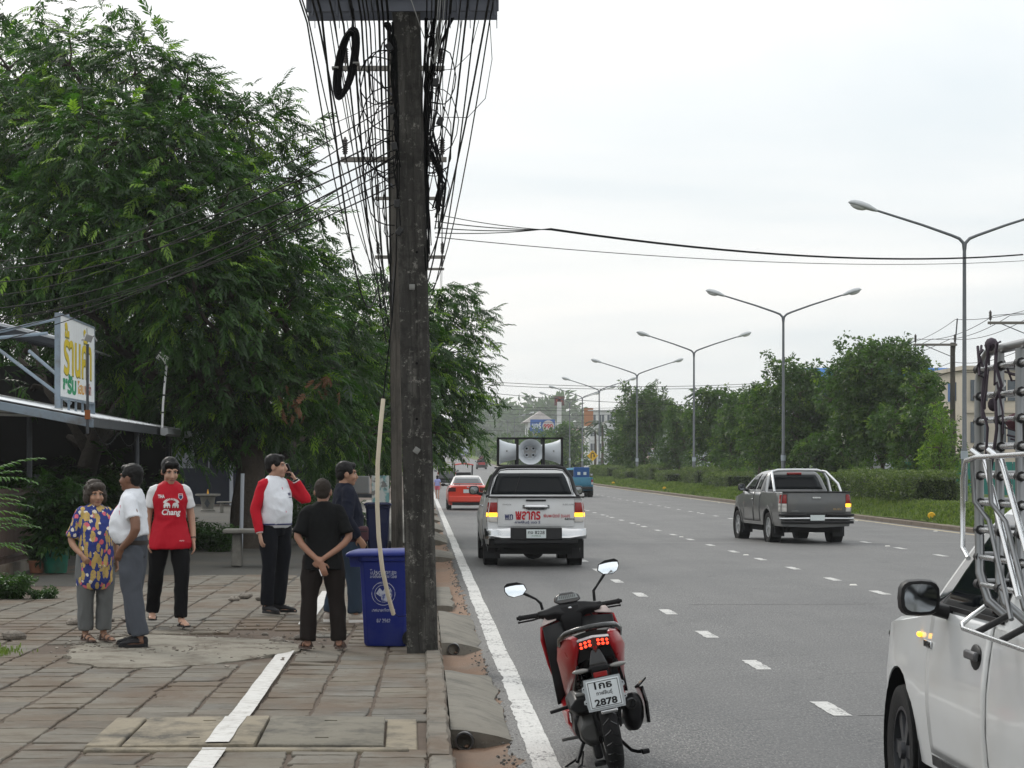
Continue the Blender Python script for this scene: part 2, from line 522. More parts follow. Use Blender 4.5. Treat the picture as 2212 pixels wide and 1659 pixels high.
# road sheet with a crumbled left edge
rnd = random.Random(3)
ry = list(np.arange(4, 60, 0.12)) + list(np.arange(60, 240, 6.0)) + list(np.arange(240, 480, 10.0)) + list(np.arange(480, 1000, 20.0))
b = MB(); rows = []
for y in ry:
    e = 0.60 + (0.07 * mnoise.noise((0, y * 1.7, 3)) + 0.045 * mnoise.noise((5, y * 6.1, 1)) if y < 62 else 0)
    e += 0.035 * math.exp(-((y - 19) / 1.4) ** 2)
    rows.append([(x, y, zr(y) - (0.035 if x == e - 0.03 else 0)) for x in (e - 0.03, e, 1.0, 2.2, 3.4, 6.6, 10.4, 14.75)])
b.rings(rows, cap=False, closed=False)
road = T(b.build('road', A, smooth=True), 'grey asphalt road with white lane dashes running into the distance', 'road', kind='structure')
b = MB()
b.rings([[(27.0, y, zr(y)), (39.5, y, zr(y))] for y in (30, 120, 200, 240, 270, 300, 340, 400, 480, 600, 760, 990)], cap=False, closed=False)
T(b.build('road', A, smooth=True), 'far carriageway beyond the planted median', 'road', kind='structure')

# edge line: hand-laid paint with a ragged left side
b = MB(); rows = []
for y in list(np.arange(9, 70, 0.10)) + list(np.arange(70, 400, 8.0)):
    rag = 0.03 * max(0, mnoise.noise((9, y * 2.3, 0))) + 0.03 * max(0, mnoise.noise((2, y * 7.0, 4)) - 0.1)
    if 18.2 < y < 21.2: rag += 0.07 * max(0, mnoise.noise((4, y * 1.9, 7)) + 0.15)
    s = 0.02 * mnoise.noise((1, y * 0.35, 2)) if y < 70 else 0
    rows.append([(0.675 + s + rag, y, zr(y) + 0.004), (0.845 + s + 0.008 * mnoise.noise((3, y * 5, 5)), y, zr(y) + 0.004)])
b.rings(rows, cap=False, closed=False)
b.build('edge_line', PAINT_W, road, smooth=False)
b = MB()
b.rings([[(14.28, y, zr(y) + 0.004), (14.43, y, zr(y) + 0.004)] for y in [50, 120, 200, 240, 270, 300, 340, 400, 480]], cap=False, closed=False)
b.build('median_line', PAINT_Y, road, smooth=False)
def dash_mesh(seed):
    r = random.Random(seed); b = MB(); n = 12
    L = [(-0.07 + r.uniform(-.008, .008), -0.52 + 1.04 * i / n, 0) for i in range(n + 1)]
    Q = [(0.07 + r.uniform(-.008, .008), -0.52 + 1.04 * i / n, 0) for i in range(n + 1)]
    b.rings([[p, q] for p, q in zip(L, Q)], cap=False, closed=False)
    me = b.mesh('lane_dash'); me.materials.append(PAINT_W); return me
DM = [dash_mesh(i) for i in range(4)]
for X, y0, dy, y1, k0 in ((3.08, 18.1, 3.95, 150, 0), (6.57, 30.4, 4.05, 180, 1), (10.46, 44.4, 4.1, 190, 2)):
    y = y0; k = k0
    while y < y1:
        o = bpy.data.objects.new('lane_dash', DM[k % 4]); COL.objects.link(o); o.parent = road
        o.location = (X + random.uniform(-.012, .012), y, 0.004 + zr(y)); y += dy; k += 1
STUD = mat('stud_plastic', (0.62, 0.6, 0.55), 0.4)
b = MB().box((0, 0, 0.009), (0.11, 0.10, 0.018), top=(0.7, 0.6))
sm = b.mesh('road_stud'); sm.materials.append(STUD)
for X, y0, dy, n in ((6.57, 36.6, 12.1, 9), (10.46, 54.0, 12.3, 7), (14.1, 66, 12, 6)):
    for i in range(n):
        o = bpy.data.objects.new('road_stud', sm); COL.objects.link(o); o.parent = road; o.location = (X, y0 + i * dy, 0.001)
b = MB()
for y, x0, x1, w in ((56.0, 1.0, 14.2, 0.9), (31.5, 3.5, 6.0, 0.05), (17.6, 3.2, 5.2, 0.05)):
    b.add([(x0, y, .004), (x1, y + .15, .004), (x1, y + w + .15, .004), (x0, y + w, .004)], [(0, 1, 2, 3)])
t = NT('asphalt_patch'); f = t.noise(80, 3, .8)
t.set(col=t.mix(f, (.045, .045, .046), (.13, .127, .12)), rough=0.62); t.bump(f, .4, .01)
b.build('repair_patch', t.m, road, smooth=False)

# ---- verge between kerb and asphalt
t = NT('red_sand')
c = t.mix(t.noise(3, 6, .65), (0.15, 0.09, 0.056), (0.23, 0.145, 0.095))
c = t.mix(t.ramp(t.noise(0.9, 5), [(0.5, 0), (0.7, 0.7)]), c, (0.13, 0.115, 0.095))
c = t.mix(t.ramp(t.voro(40), [(0.05, 0.8), (0.16, 0)]), c, (0.34, 0.3, 0.25))
t.set(col=c, rough=0.95); t.bump(t.noise(30, 6, .7), 0.6, 0.02)
SAND = t.m
b = MB(); rows = []
for y in list(np.arange(8, 60, 0.25)) + list(np.arange(60, 300, 4.0)):
    rows.append([(x, y, zr(y) - 0.055 + 0.018 * mnoise.noise((x * 4, y * 1.2, 0)) + 0.045 * sstep(0.4, 0.62, x)) for x in (0.1, 0.22, 0.32, 0.42, 0.52, 0.60, 0.75)])
b.rings(rows, cap=False, closed=False)
T(b.build('verge', SAND), 'sandy reddish strip between the kerb and the asphalt', 'verge', kind='structure')
# crumbs of asphalt and gravel along the broken edge
cr = MB()
for i in range(900):
    y = 11 + 50 * random.random() ** 1.7; x = 0.575 + random.gauss(0, 0.05); s = random.uniform(.004, .015)
    cr.box((x, y, zr(y) - 0.008 + s * .3), (s * 1.6, s * 1.3, s), (random.uniform(-.4, .4), random.uniform(-.4, .4), random.uniform(0, 3)), top=(.6, .7))
T(cr.build('gravel', mat('gravel_stone', (0.105, 0.1, 0.092), 0.9, var=.4, vs=30), smooth=False), 'loose dark gravel crumbled off the edge of the asphalt', 'gravel', kind='stuff')

def concrete(name, c0, c1, stain=(0.05, 0.048, 0.042), sc=2.0, streak=None, amt=0.75, bump=0.5, rnd=0.0, world=False):
    t = NT(name)
    c = t.mix(t.noise(sc * 1.6, 6, .65), c0, c1)
    if rnd:
        oi = t.n('ShaderNodeObjectInfo'); rv = oi.outputs['Random']
        hv = t.n('ShaderNodeHueSaturation'); t.l(c, hv.inputs['Color'])
        t.l(t.math('ADD', t.math('MULTIPLY', rv, 2 * rnd), 1 - rnd), hv.inputs['Value'])
        c = hv.outputs[0]
        v = t.n('ShaderNodeVectorMath', operation='ADD'); t.l(t.tc.outputs['Object'], v.inputs[0])
        cmb = t.n('ShaderNodeCombineXYZ'); t.l(t.math('MULTIPLY', rv, 37.0), cmb.inputs[0]); t.l(t.math('MULTIPLY', rv, 91.0), cmb.inputs[1]); t.l(cmb.outputs[0], v.inputs[1])
        vec = v.outputs[0]
    else:
        vec = t.tc.outputs['Object']
    if world: vec = t.n('ShaderNodeNewGeometry').outputs['Position']
    f = t.ramp(t.noise(sc, 7, .68, vec=t.map(vec, streak) if streak else vec), [(0.46, 0), (0.66, amt)])
    c = t.mix(f, c, stain)
    if world: c = t.mix(t.ramp(t.noise(.9, 6, .7, vec=t.map(vec, (1, .6, 1))), [(.45, 0), (.62, .85)]), c, (.10, .07, .047))
    c = t.mix(t.ramp(t.noise(60, 2, .8, vec=vec), [(0.62, 0), (0.75, .5)]), c, tuple(x * 1.35 for x in c1))
    t.set(col=c, rough=0.92, spec=0.3)
    t.bump(t.math('ADD', t.noise(45, 5, .7, vec=vec), t.math('MULTIPLY', t.noise(sc * 4, 4, vec=vec), 1.5)), bump, 0.012)
    MATS[name] = t.m
    return t.m
KERB_M = concrete('kerb_concrete', (0.125, 0.112, 0.092), (0.2, 0.18, 0.148), sc=2, rnd=.05, world=True)
RAMP_M = concrete('ramp_concrete', (0.125, 0.115, 0.096), (0.2, 0.185, 0.155), sc=2.4, amt=.6)

kerb = T(MB().rings([[(0.06, y, zr(y) - 0.1), (0.185, y, zr(y) - 0.1), (0.185, y, zr(y) + 0.10), (0.06, y, zr(y) + 0.10)] for y in (8, 40, 80, 140)]).build('kerb', KERB_M, smooth=False),
         'weathered concrete kerb along the pavement', 'kerb', kind='structure')
def kerb_mesh(seed):
    b = MB(); r = random.Random(seed); n = 8; rg = []
    for i in range(n + 1):
        y = -0.499 + 0.998 * i / n
        j = lambda a: r.uniform(-a, a)
        chip = 0.02 if r.random() < 0.10 else 0
        rg.append([(-0.075 + j(.004), y, -0.2), (0.075 + j(.006), y, -0.2), (0.072 + j(.008), y, -0.02 - chip), (0.055 + j(.006) - chip * .6, y, 0), (-0.06 + j(.006), y, j(.004)), (-0.075 + j(.004), y, -0.02)])
    b.rings(rg)
    me = b.mesh('kerb_stone'); me.materials.append(KERB_M); return me
KM = [kerb_mesh(i) for i in range(6)]
for i in range(96):
    y = 10.5 + i
    o = bpy.data.objects.new('kerb_stone', KM[i % 6]); COL.objects.link(o); o.parent = kerb
    o.location = (0.115 + random.uniform(-.006, .006), y, 0.150 + zr(y) + random.uniform(-.004, .004)); o.rotation_euler = (random.uniform(-.004, .004), random.uniform(-.02, .02), random.uniform(-.012, .012))

# concrete ramps laid from the gutter to the kerb
def ramp(y0, y1, label, top=0.125, x1=0.60, lip=0.0):
    t_ = MB(); rg = []; n = 16
    for i in range(n + 1):
        f = i / n; y = y0 + (y1 - y0) * f
        h = top * min(1, 0.6 + f * 4) * min(1, (1 - f) * 5 + 0.1)
        row = []
        for k in range(9):
            g = k / 8; x = 0.195 + (x1 - 0.195 + 0.05 * mnoise.noise((y * 1.3, 2, y0))) * g
            z = zr(y) - 0.045 + (h + 0.045) * (1 - g ** 1.4) + 0.05 * g + 0.012 * mnoise.noise((x * 5, y * 2.2, y0))
            row.append((x, y + 0.10 * mnoise.noise((x * 3, y0, 1)), z))
        rg.append(row + [(row[-1][0], row[-1][1], zr(y) - .15), (row[0][0], row[0][1], zr(y) - .15)])
    t_.rings(rg)
    return T(t_.build('concrete_ramp', RAMP_M, ang=60), label, 'ramp', 'concrete ramps along the kerb')
ramp(16.0, 21.0, 'concrete ramp nearest the camera, above the larger drain pipe')
ramp(23.9, 29.2, 'concrete ramp beside the foot of the near utility pole')
ramp(31.0, 36.0, 'low concrete ramp just beyond the near utility pole', top=0.03, x1=0.42)
ramp(46.5, 50.5, 'flat concrete apron crossing the gutter behind the silver pickup', top=0.09, x1=0.66)
for i, (a, c_) in enumerate(((56, 62.5), (66, 73), (77, 83.5), (88, 95), (100, 107))):
    ramp(a, c_, ['first', 'second', 'third', 'fourth', 'farthest'][i] + ' of the five far ramps along the kerb towards the red car', top=0.16, x1=0.62)
PVC = mat('dark_pvc', (0.05, 0.05, 0.052), 0.4, var=.3, dirt=(0.12, 0.1, 0.08))
def drain(y, x, r, z, label):
    t_ = thing('drain_pipe', label, 'pipe', (x, y, z), R(-4))
    b = MB(); prof = [(r, 0), (r, 0.6), (r * .82, 0.6), (r * .82, 0)]
    m = Euler((R(-90), 0, 0)).to_matrix().to_4x4()
    b.rings([[m @ Vector((q * math.cos(2 * PI * k / 24), q * math.sin(2 * PI * k / 24), h)) for k in range(24)] for q, h in prof], loop=True)
    b.build('pipe_wall', PVC, t_)
    bl = MB()
    for k in range(9):
        bl.ell((random.uniform(-.6, .6) * r * .7, 0.05 + .05 * k, -r * .6), r * .3, .05, r * .18, 6, 4)
    bl.build('silt', SAND, t_)
drain(15.93, 0.285, 0.062, 0.005, 'open dark drain pipe below the nearest concrete ramp')
drain(23.82, 0.32, 0.06, 0.008, 'open dark drain pipe below the ramp at the utility pole')

# ---- pavement
t = NT('mortar_dirt')
c = t.mix(t.noise(4, 6, .65), (0.045, 0.03, 0.02), (0.10, 0.07, 0.048))
t.set(col=c, rough=.96); t.bump(t.noise(40, 5, .7), .5, .015)
DIRT = t.m
FARPAVE = concrete('old_concrete', (0.13, 0.122, 0.108), (0.22, 0.205, 0.18), sc=0.7, streak=(1, 1, 1), amt=.7)
b = MB(); rows = []
yy = list(np.arange(8, 36, 0.5)) + [40, 50, 60, 80, 110, 160, 240, 300]
for y in yy:
    rows.append([(x, y, zs(y) - 0.016) for x in (-14, -8, -6.2, -4.4, -2.2, 0.07)])
b.rings(rows, cap=False, closed=False)
pave = T(b.build('pavement', DIRT), 'pavement of grey stone slabs with dirty joints', 'pavement', kind='structure')
# slabs: row by row, each a stone of its own
SLAB_M = []
for i, (c0, c1, st) in enumerate((((.108, .098, .08), (.172, .157, .13), (.06, .047, .035)), ((.112, .098, .077), (.175, .155, .122), (.072, .053, .036)), ((.103, .096, .082), (.162, .152, .132), (.055, .045, .035)))):
    SLAB_M.append(concrete('slab_stone_%d' % i, c0, c1, stain=st, sc=1.9, streak=(1, 1.3, 1), amt=.65, bump=.6, rnd=.10, world=True))
def slab_mesh(seed, m):
    r = random.Random(seed); b = MB(); n = 7; w = 0.197; top = []; bot = []
    def edge(a, c_):
        pts = []
        for i in range(n):
            f = i / n
            p = (a[0] + (c_[0] - a[0]) * f, a[1] + (c_[1] - a[1]) * f)
            pts.append((p[0] + r.uniform(-.006, .006), p[1] + r.uniform(-.006, .006)))
        return pts
    cs = [(-w + r.uniform(0, .008), -w + r.uniform(0, .008)), (w - r.uniform(0, .008), -w + r.uniform(0, .008)), (w - r.uniform(0, .008), w - r.uniform(0, .008)), (-w + r.uniform(0, .008), w - r.uniform(0, .008))]
    if r.random() < 0.35:
        k = r.randrange(4); cs[k] = (cs[k][0] * r.uniform(.78, .92), cs[k][1] * r.uniform(.8, .95))
    ring = []
    for k in range(4): ring += edge(cs[k], cs[(k + 1) % 4])
    b.rings([[(x, y, -.045) for x, y in ring], [(x, y, -.007) for x, y in ring], [(x * .972, y * .972, r.uniform(-.0015, .0015)) for x, y in ring]])
    me = b.mesh('paving_slab'); me.materials.append(SLAB_M[m]); shade(me, 30); return me
SM = [slab_mesh(i, (0, 0, 1, 2, 0, 1, 2, 0, 0)[i % 9]) for i in range(18)]
rest = MB(); cnt = 0; r = random.Random(21)
PATCH = lambda x, y: ((x + 2.25) / 1.25) ** 2 + ((y - 22.4) / 1.9) ** 2 < 1 or ((x + 1.6) / .75) ** 2 + ((y - 23.4) / 1.2) ** 2 < 1
for iy in range(64):
    y = 10.68 + iy * 0.405
    for ix in range(15):
        x = -0.165 - ix * 0.412 + 0.008 * (y - 14)
        if -1.97 < x < -0.05 and 14.55 < y < 16.3: continue
        if PATCH(x, y): continue
        uu, vv = U0 + FPX * x / y, V0 + FPX * 1.7 / (y + .2)
        if uu < -420: continue
        seen = uu > -60 and vv < 1700
        if y > 30 and x < -4.6: continue
        sunk = 0.018 * max(0, mnoise.noise((x * .8, y * .5, 3)))
        loc = (x + r.uniform(-.004, .004), y + r.uniform(-.006, .006) + (0.12 if ix % 3 == 1 else 0), zs(y) - sunk - r.uniform(0, .004))
        rot = (r.uniform(-.014, .014), r.uniform(-.014, .014), r.uniform(-.012, .012))
        if r.random() < .03: rot = (r.uniform(-.05, .05), r.uniform(-.05, .05), r.uniform(-.08, .08))
        if cnt < 298 and seen:
            o = bpy.data.objects.new('paving_slab', SM[r.randrange(18)]); COL.objects.link(o); o.parent = pave
            o.location = loc; o.rotation_euler = rot; cnt += 1
        else:
            me = SM[r.randrange(18)]; m4 = Matrix.Translation(loc) @ Euler(rot).to_matrix().to_4x4()
            rest.add([m4 @ v.co for v in me.vertices], [tuple(p.vertices) for p in me.polygons])
o = rest.build('paving_slabs', SLAB_M[0], pave, ang=30); o['kind'] = 'stuff'
# worn dirt lying in hollows between slabs
# broken concrete round patch where people stand
b = MB(); rr = random.Random(5); ring = []
for k in range(48):
    a = 2 * PI * k / 48
    q = 1 + .10 * math.sin(3 * a + 1) + rr.uniform(-.05, .05)
    ring.append((-2.28 + 1.05 * q * math.cos(a), 22.2 + 1.75 * q * math.sin(a)))
def patch_z(x, y): return zs(y) + 0.010 + 0.02 * mnoise.noise((x * 1.5, y * 1.5, 1))
b.rings([[(x, y, zs(y) - .05) for x, y in ring], [(x, y, patch_z(x, y) - .004) for x, y in ring]] +
        [[(-2.28 + (x + 2.28) * s, 22.2 + (y - 22.2) * s, patch_z(-2.28 + (x + 2.28) * s, 22.2 + (y - 22.2) * s) + .008) for x, y in ring] for s in (.96, .7, .4, .12)])
PATCH_M = concrete('patch_concrete', (0.17, 0.155, 0.125), (0.27, 0.25, 0.205), stain=(.085, .065, .046), sc=2.4, amt=.85, bump=1.0)
b.build('concrete_patch', PATCH_M, pave, ang=50)
b = MB()
b.grid(lambda f, g: (-2.4 + 1.75 * f, 22.9 + 1.5 * g, zs(22.9 + 1.5 * g) - .03 + .055 * max(0, math.sin(PI * f) * math.sin(PI * g)) * (0.7 + mnoise.noise((f * 7, g * 7, 2)))), 26, 22)
b.build('dirt_heap', DIRT, pave)
# bits of rubble on the broken place: each stone its own thing
RUB = concrete('rubble_stone', (0.15, 0.13, 0.11), (0.25, 0.22, 0.185), sc=6, rnd=.25)
def rock(seed, flat=.55):
    r = random.Random(seed); b = MB(); b.ell((0, 0, 0), .5, .42, .5 * flat, 9, 6)
    b.v = [tuple(Vector(p) * (1 + .35 * mnoise.noise(Vector(p) * 2.3 + Vector((seed, 0, 0))))) for p in b.v]
    me = b.mesh('rubble_stone'); me.materials.append(RUB); return me
RK = [rock(i) for i in range(4)]
rub = [(600, 1385, .17), (573, 1371, .09), (575, 1390, .06), (648, 1378, .13), (628, 1386, .08), (512, 1398, .05), (270, 1345, .12), (236, 1347, .13), (160, 1352, .2), (530, 1298, .22), (505, 1303, .16), (560, 1302, .14), (585, 1290, .12), (560, 1408, .05), (480, 1415, .04), (30, 1378, .24)]
for i, (u, v, s) in enumerate(rub):
    Y = 1.70 * FPX / (v - V0)
    o = bpy.data.objects.new('rubble_stone', RK[i % 4]); COL.objects.link(o)
    o.location = ((u - U0) * Y / FPX, Y, zs(Y) + s * .14); o.scale = (s, s * .9, s * .8); o.rotation_euler = (0, 0, i * 1.3)
    T(o, ['largest lump of stone on the dirt left of the older man', 'flat stone left of the largest lump', 'small stone below the largest lump', 'stone by the right shoe side of the older man', 'stone beside the dirt heap near the older man', 'tiny stone right of the concrete patch', 'stone just behind the white shirt man', 'stone behind the woman sandals', 'long flat stone left of the woman', 'big stone between the jersey man and jacket man', 'stone left of the big one near the jacket man', 'stone right of the big one near the jacket man', 'stone close to the jacket man shoes', 'tiny stone at the edge of the concrete patch by the stripe', 'tiny stone on the front edge of the concrete patch', 'flat slab piece at the left edge by the grass'][i], 'stone', 'rubble on the broken pavement')
fl = MB()
for i in range(420):
    x, y = random.uniform(-3.4, -.9), random.gauss(22.9, 1.0); s = random.uniform(.006, .02)
    fl.box((x, y, zs(y) + .012 + s * .2), (s * 1.8, s * 1.3, s * .6), (random.uniform(-.3, .3), random.uniform(-.3, .3), random.uniform(0, 3)))
T(fl.build('rubble_chips', RUB, smooth=False), 'small stone chips scattered over the broken pavement', 'chips', kind='stuff')
# dead leaves and litter specks
lf = MB()
for i in range(260):
    y = 13.5 + 14 * random.random(); x = -.1 - 4.2 * random.random(); s = random.uniform(.008, .02); a = random.uniform(0, 3)
    p = Vector((x, y, zs(y) + .012)); d = Vector((math.cos(a), math.sin(a), .1)) * s; e = Vector((-math.sin(a), math.cos(a), .15)) * s * .35
    lf.add([p - d, p - e, p + d, p + e], [(0, 1, 2, 3)])
T(lf.build('leaf_litter', mat('dead_leaf', (0.09, 0.055, 0.028), .8, var=.5, vs=3), smooth=False), 'dry leaf scraps scattered over the pavement slabs', 'litter', kind='stuff')

# painted stripe on the pavement
STRIPE = NT('stripe_paint')
c = STRIPE.mix(STRIPE.noise(6, 5, .7), (.40, .39, .37), (.56, .55, .53))
w = STRIPE.ramp(STRIPE.noise(9, 6, .75, sc3=(1, 2.5, 1)), [(0.53, 0), (.63, .9)])
STRIPE.set(col=STRIPE.mix(w, c, (.2, .18, .155)), rough=.8); STRIPE.bump(STRIPE.noise(45, 4), .4, .01)
STRIPE = STRIPE.m
z0_ = zs(15)
def stripe(ya, yb, x, z):
    b = MB(); rows = []
    for y in np.arange(ya, yb + .01, .07):
        s = .006 * mnoise.noise((0, y * 1.2, 5)) + .006 * mnoise.noise((0, y * 9, 2))
        rows.append([(x - .072 + s, y, z(y)), (x + .072 + s * .7, y, z(y))])
    b.rings(rows, cap=False, closed=False)
    b.build('painted_stripe', STRIPE, pave, smooth=False)
stripe(12.6, 14.42, -1.245, lambda y: zs(y) + .011)
stripe(14.43, 14.535, -1.245, lambda y: z0_ + .0135)
stripe(16.34, 22.1, -1.235, lambda y: zs(y) + .011)
stripe(25.2, 31.5, -1.22, lambda y: zs(y) + .012)

# utility covers sunk in a concrete frame
COVER_A = concrete('cover_concrete', (0.17, 0.145, 0.105), (0.26, 0.225, 0.165), stain=(.055, .05, .042), sc=3.2, streak=(1, .7, 1), amt=.9)
COVER_B = concrete('cover_concrete_grey', (0.11, 0.1, 0.08), (0.18, 0.165, 0.13), stain=(.05, .046, .04), sc=3.2, streak=(1, .7, 1), amt=.9)
fr = MB(); z0 = zs(15)
for c_, d in (((-1.05, 14.47, z0 - .038), (1.95, .13, .10)), ((-1.05, 16.27, z0 - .055), (1.9, .10, .10)), ((-1.94, 15.36, z0 - .03), (.20, 1.6, .10)), ((-.125, 15.4, z0 - .052), (.2, 1.72, .10)), ((-1.05, 15.36, z0 - .09), (1.7, 1.62, .05))):
    fr.box(c_, d, (0, 0, random.uniform(-.006, .006)))
fro = fr.build('cover_frame', COVER_A, pave, bevel=.012)
for i, (xa, xb, mm, lb) in enumerate(((-1.82, -1.015, COVER_A, 'tan concrete utility cover crossed by the white painted stripe'), (-1.0, -.235, COVER_B, 'dark grey concrete utility cover nearer the kerb'))):
    b = MB(); b.box(((xa + xb) / 2, 15.38, z0 - .018), (xb - xa, 1.56, .085), (R(.3), R(-.8 if i == 0 else .5), R(.5 * i)))
    o = T(b.build('utility_cover', mm, bevel=.012), lb, 'cover', 'concrete utility covers')
    cut(o, [MB().box((xx, yy_, z0 + .06), (.085, .05, .1)) for xx, yy_ in (((xa + xb) / 2 + .02, 15.9), ((xa + xb) / 2, 14.95))])
b = MB(); b.grid(lambda f, g: (-1.315 + .145 * f + .003 * math.sin(g * 9), 14.63 + 1.5 * g, z0 + .0305 + .0086 * (f - .55) * 0 + (1.415 - (1.315 - .145 * f)) * .0138), 4, 12)
b.build('painted_stripe', STRIPE, pave, smooth=False)

# ---- median: kerb, grass bank
t = NT('grass')
c = t.mix(t.noise(1.2, 6, .65), (0.055, 0.09, 0.018), (0.14, 0.19, 0.042))
c = t.mix(t.ramp(t.noise(14, 4, .7), [(0.4, 0), (.7, .8)]), c, (0.075, 0.105, 0.03))
c = t.mix(t.ramp(t.noise(.35, 4), [(0.55, 0), (.7, .6)]), c, (0.15, 0.12, 0.06))
t.set(col=c, rough=.95, spec=.15); t.bump(t.noise(18, 6, .75), 1.0, .08)
GRASS = t.m
MKERB = mat('median_kerb', (0.16, 0.13, 0.1), .9, var=.4, vs=1.5, bump=.5, bs=20, dirt=(.06, .045, .035), ds=1.5)
yy = list(range(40, 240, 4)) + list(range(240, 900, 12))
b = MB(); b.rings([[(14.72, y, zr(y) - .1), (14.72, y, zr(y) + .11 + .02 * mnoise.noise((y * .7, 0, 0))), (14.95, y, zr(y) + .13), (14.95, y, zr(y) - .1)] for y in yy])
T(b.build('median_kerb', MKERB), 'dark dirty kerb edging the grass median', 'kerb', kind='structure')
def zm(x, y): return zr(y) + .13 + .42 * sstep(14.9, 16.6, x) * (1 - sstep(25, 26.9, x)) + .05 * mnoise.noise((x * .7, y * .35, 0)) - .05 * sstep(26, 27, x)
b = MB(); b.rings([[(x, y, zm(x, y)) for x in (14.9, 15.3, 15.7, 16.2, 16.8, 18, 20, 22, 24, 25.5, 26.9)] for y in yy], cap=False, closed=False)
T(b.build('grass_median', GRASS), 'grassy bank of the road median below the hedges', 'grass', kind='structure')
n = 30000
gy = 58 + 190 * RNG.random(n) ** 1.5; gx = 14.95 + 2.0 * RNG.random(n) ** .8
gz = np.array([zm(x, y) for x, y in zip(gx, gy)])
tv = np.array([(-.02, 0, 0), (.02, 0, 0), (.012, .03, .11), (-.012, .02, .1), (.0, 0, 0), (.03, .02, 0), (.07, .06, .08), (.05, .05, .085)])
ang = RNG.random(n) * 6.28
GRASS_L = leaf_mat('grass_blade', (.05, .085, .016), (.12, .17, .036), (.17, .21, .055), .3)
o = foliage('grass', GRASS_L, None, tv, [(0, 1, 2, 3), (4, 5, 6, 7)], np.c_[gx, gy, gz], np.c_[np.cos(ang), np.sin(ang), 0 * ang], np.tile([0, 0, 1.], (n, 1)), RNG.uniform(.6, 1.5, n), RNG.random(n))
T(o, 'blades of grass on the bank of the road median', 'grass', kind='stuff')

# ---- hedges
HEDGE_IN = mat('hedge_core', (0.012, 0.02, 0.008), .95)
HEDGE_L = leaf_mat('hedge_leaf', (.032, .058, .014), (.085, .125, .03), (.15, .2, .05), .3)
CV, CF = leaf_cluster(9, .10, .075, .04, 5)
def hedge(ya, yb, x0, x1, h, label, dens):
    L = yb - ya; yc = (ya + yb) / 2; zb = zm((x0 + x1) / 2, yc)
    t_ = thing('hedge', label, 'hedge', (0, 0, 0), 0, 'clipped hedges on the median')
    b = MB(); n = max(3, int(L / .5))
    rg = []
    for i in range(n + 1):
        y = ya + L * i / n; q = .05 * mnoise.noise((y, 1, 0)); zz = zm((x0 + x1) / 2, y)
        e = .08 if i in (0, n) else 0
        rg.append([(x0 + .06 + q + e, y, zz - .1), (x1 - .06, y, zz - .1), (x1 - .08 - e, y, zz + h - .08 + q - e), (x0 + .12 + q + e, y, zz + h - .06 + q - e)])
    b.rings(rg); b.build('woody_core', HEDGE_IN, t_)
    m = int(dens * (L * (h + (x1 - x0)) + (x1 - x0) * h * 3.5))
    k = RNG.random(m); y = ya + L * RNG.random(m); P = np.zeros((m, 3)); O = np.zeros((m, 3))
    s1 = L * h; s2 = L * (x1 - x0); s3 = (x1 - x0) * h * 3.5; S = s1 + s2 + s3
    for i in range(m):
        q = .07 * mnoise.noise((y[i] * .9, 1, 0)) + .05 * mnoise.noise((y[i] * 3, 2, k[i] * 4))
        zz = zm((x0 + x1) / 2, y[i])
        if k[i] < s1 / S: P[i] = (x0 + q + .03 * RNG.normal(), y[i], zz + h * RNG.random() ** .9); O[i] = (-1, -.2, .3)
        elif k[i] < (s1 + s2) / S: P[i] = (x0 + (x1 - x0) * RNG.random(), y[i], zz + h + q * 1.3 + .03 * RNG.normal()); O[i] = (0, 0, 1)
        else: P[i] = (x0 + (x1 - x0) * RNG.random(), ya - .02 + .04 * RNG.normal(), zz + h * RNG.random()); O[i] = (0, -1, .3)
    O += .6 * RNG.normal(size=O.shape)
    foliage('foliage', HEDGE_L, t_, CV, CF, P, O, RNG.normal(size=(m, 3)), RNG.uniform(.8, 1.5, m), np.clip(.35 + .3 * (P[:, 2] - P[:, 2].min()) / h + .25 * RNG.normal(size=m), 0, .95))  # leaf tint rises with height: lit hedge tops put into the colour
hl = ['long clipped hedge nearest the camera, right of the grey pickup', 'clipped hedge directly behind the grey pickup cab', 'clipped hedge block just left of the grey pickup', 'dark clipped hedge block second left of the grey pickup', 'small clipped hedge block third left of the grey pickup', 'clipped hedge block fourth left of the grey pickup', 'low far hedge block beyond the dark one', 'farthest clipped hedge near the yellow turn sign']
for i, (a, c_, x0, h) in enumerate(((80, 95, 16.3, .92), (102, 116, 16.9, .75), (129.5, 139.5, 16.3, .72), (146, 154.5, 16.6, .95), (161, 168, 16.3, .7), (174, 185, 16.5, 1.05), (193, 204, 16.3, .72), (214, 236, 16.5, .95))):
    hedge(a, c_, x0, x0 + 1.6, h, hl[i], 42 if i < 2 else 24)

# ============================================================ LEFT SIDE: TREES, SHOP, YARD
BARK = mat('bark_dark', (0.045, 0.036, 0.028), .95, var=.5, vs=8, bump=.9, bs=18, bd=.03)
FROND = leaf_mat('feather_leaf', (.008, .026, .007), (.040, .105, .014), (.18, .30, .034), .45, .45)
FROND_DRY = mat('dry_leaf', (.10, .045, .022), .9, var=.4)
PV, PF = pinnate_spray(12, .40, .15, .042, .16, 4)
PV2, PF2 = pinnate_spray(10, .36, .15, .05, .12, 9)

def wb(u, v, r, Y):
    p = W(u, v, Y); return (p.x, p.y, p.z, r * Y / FPX)

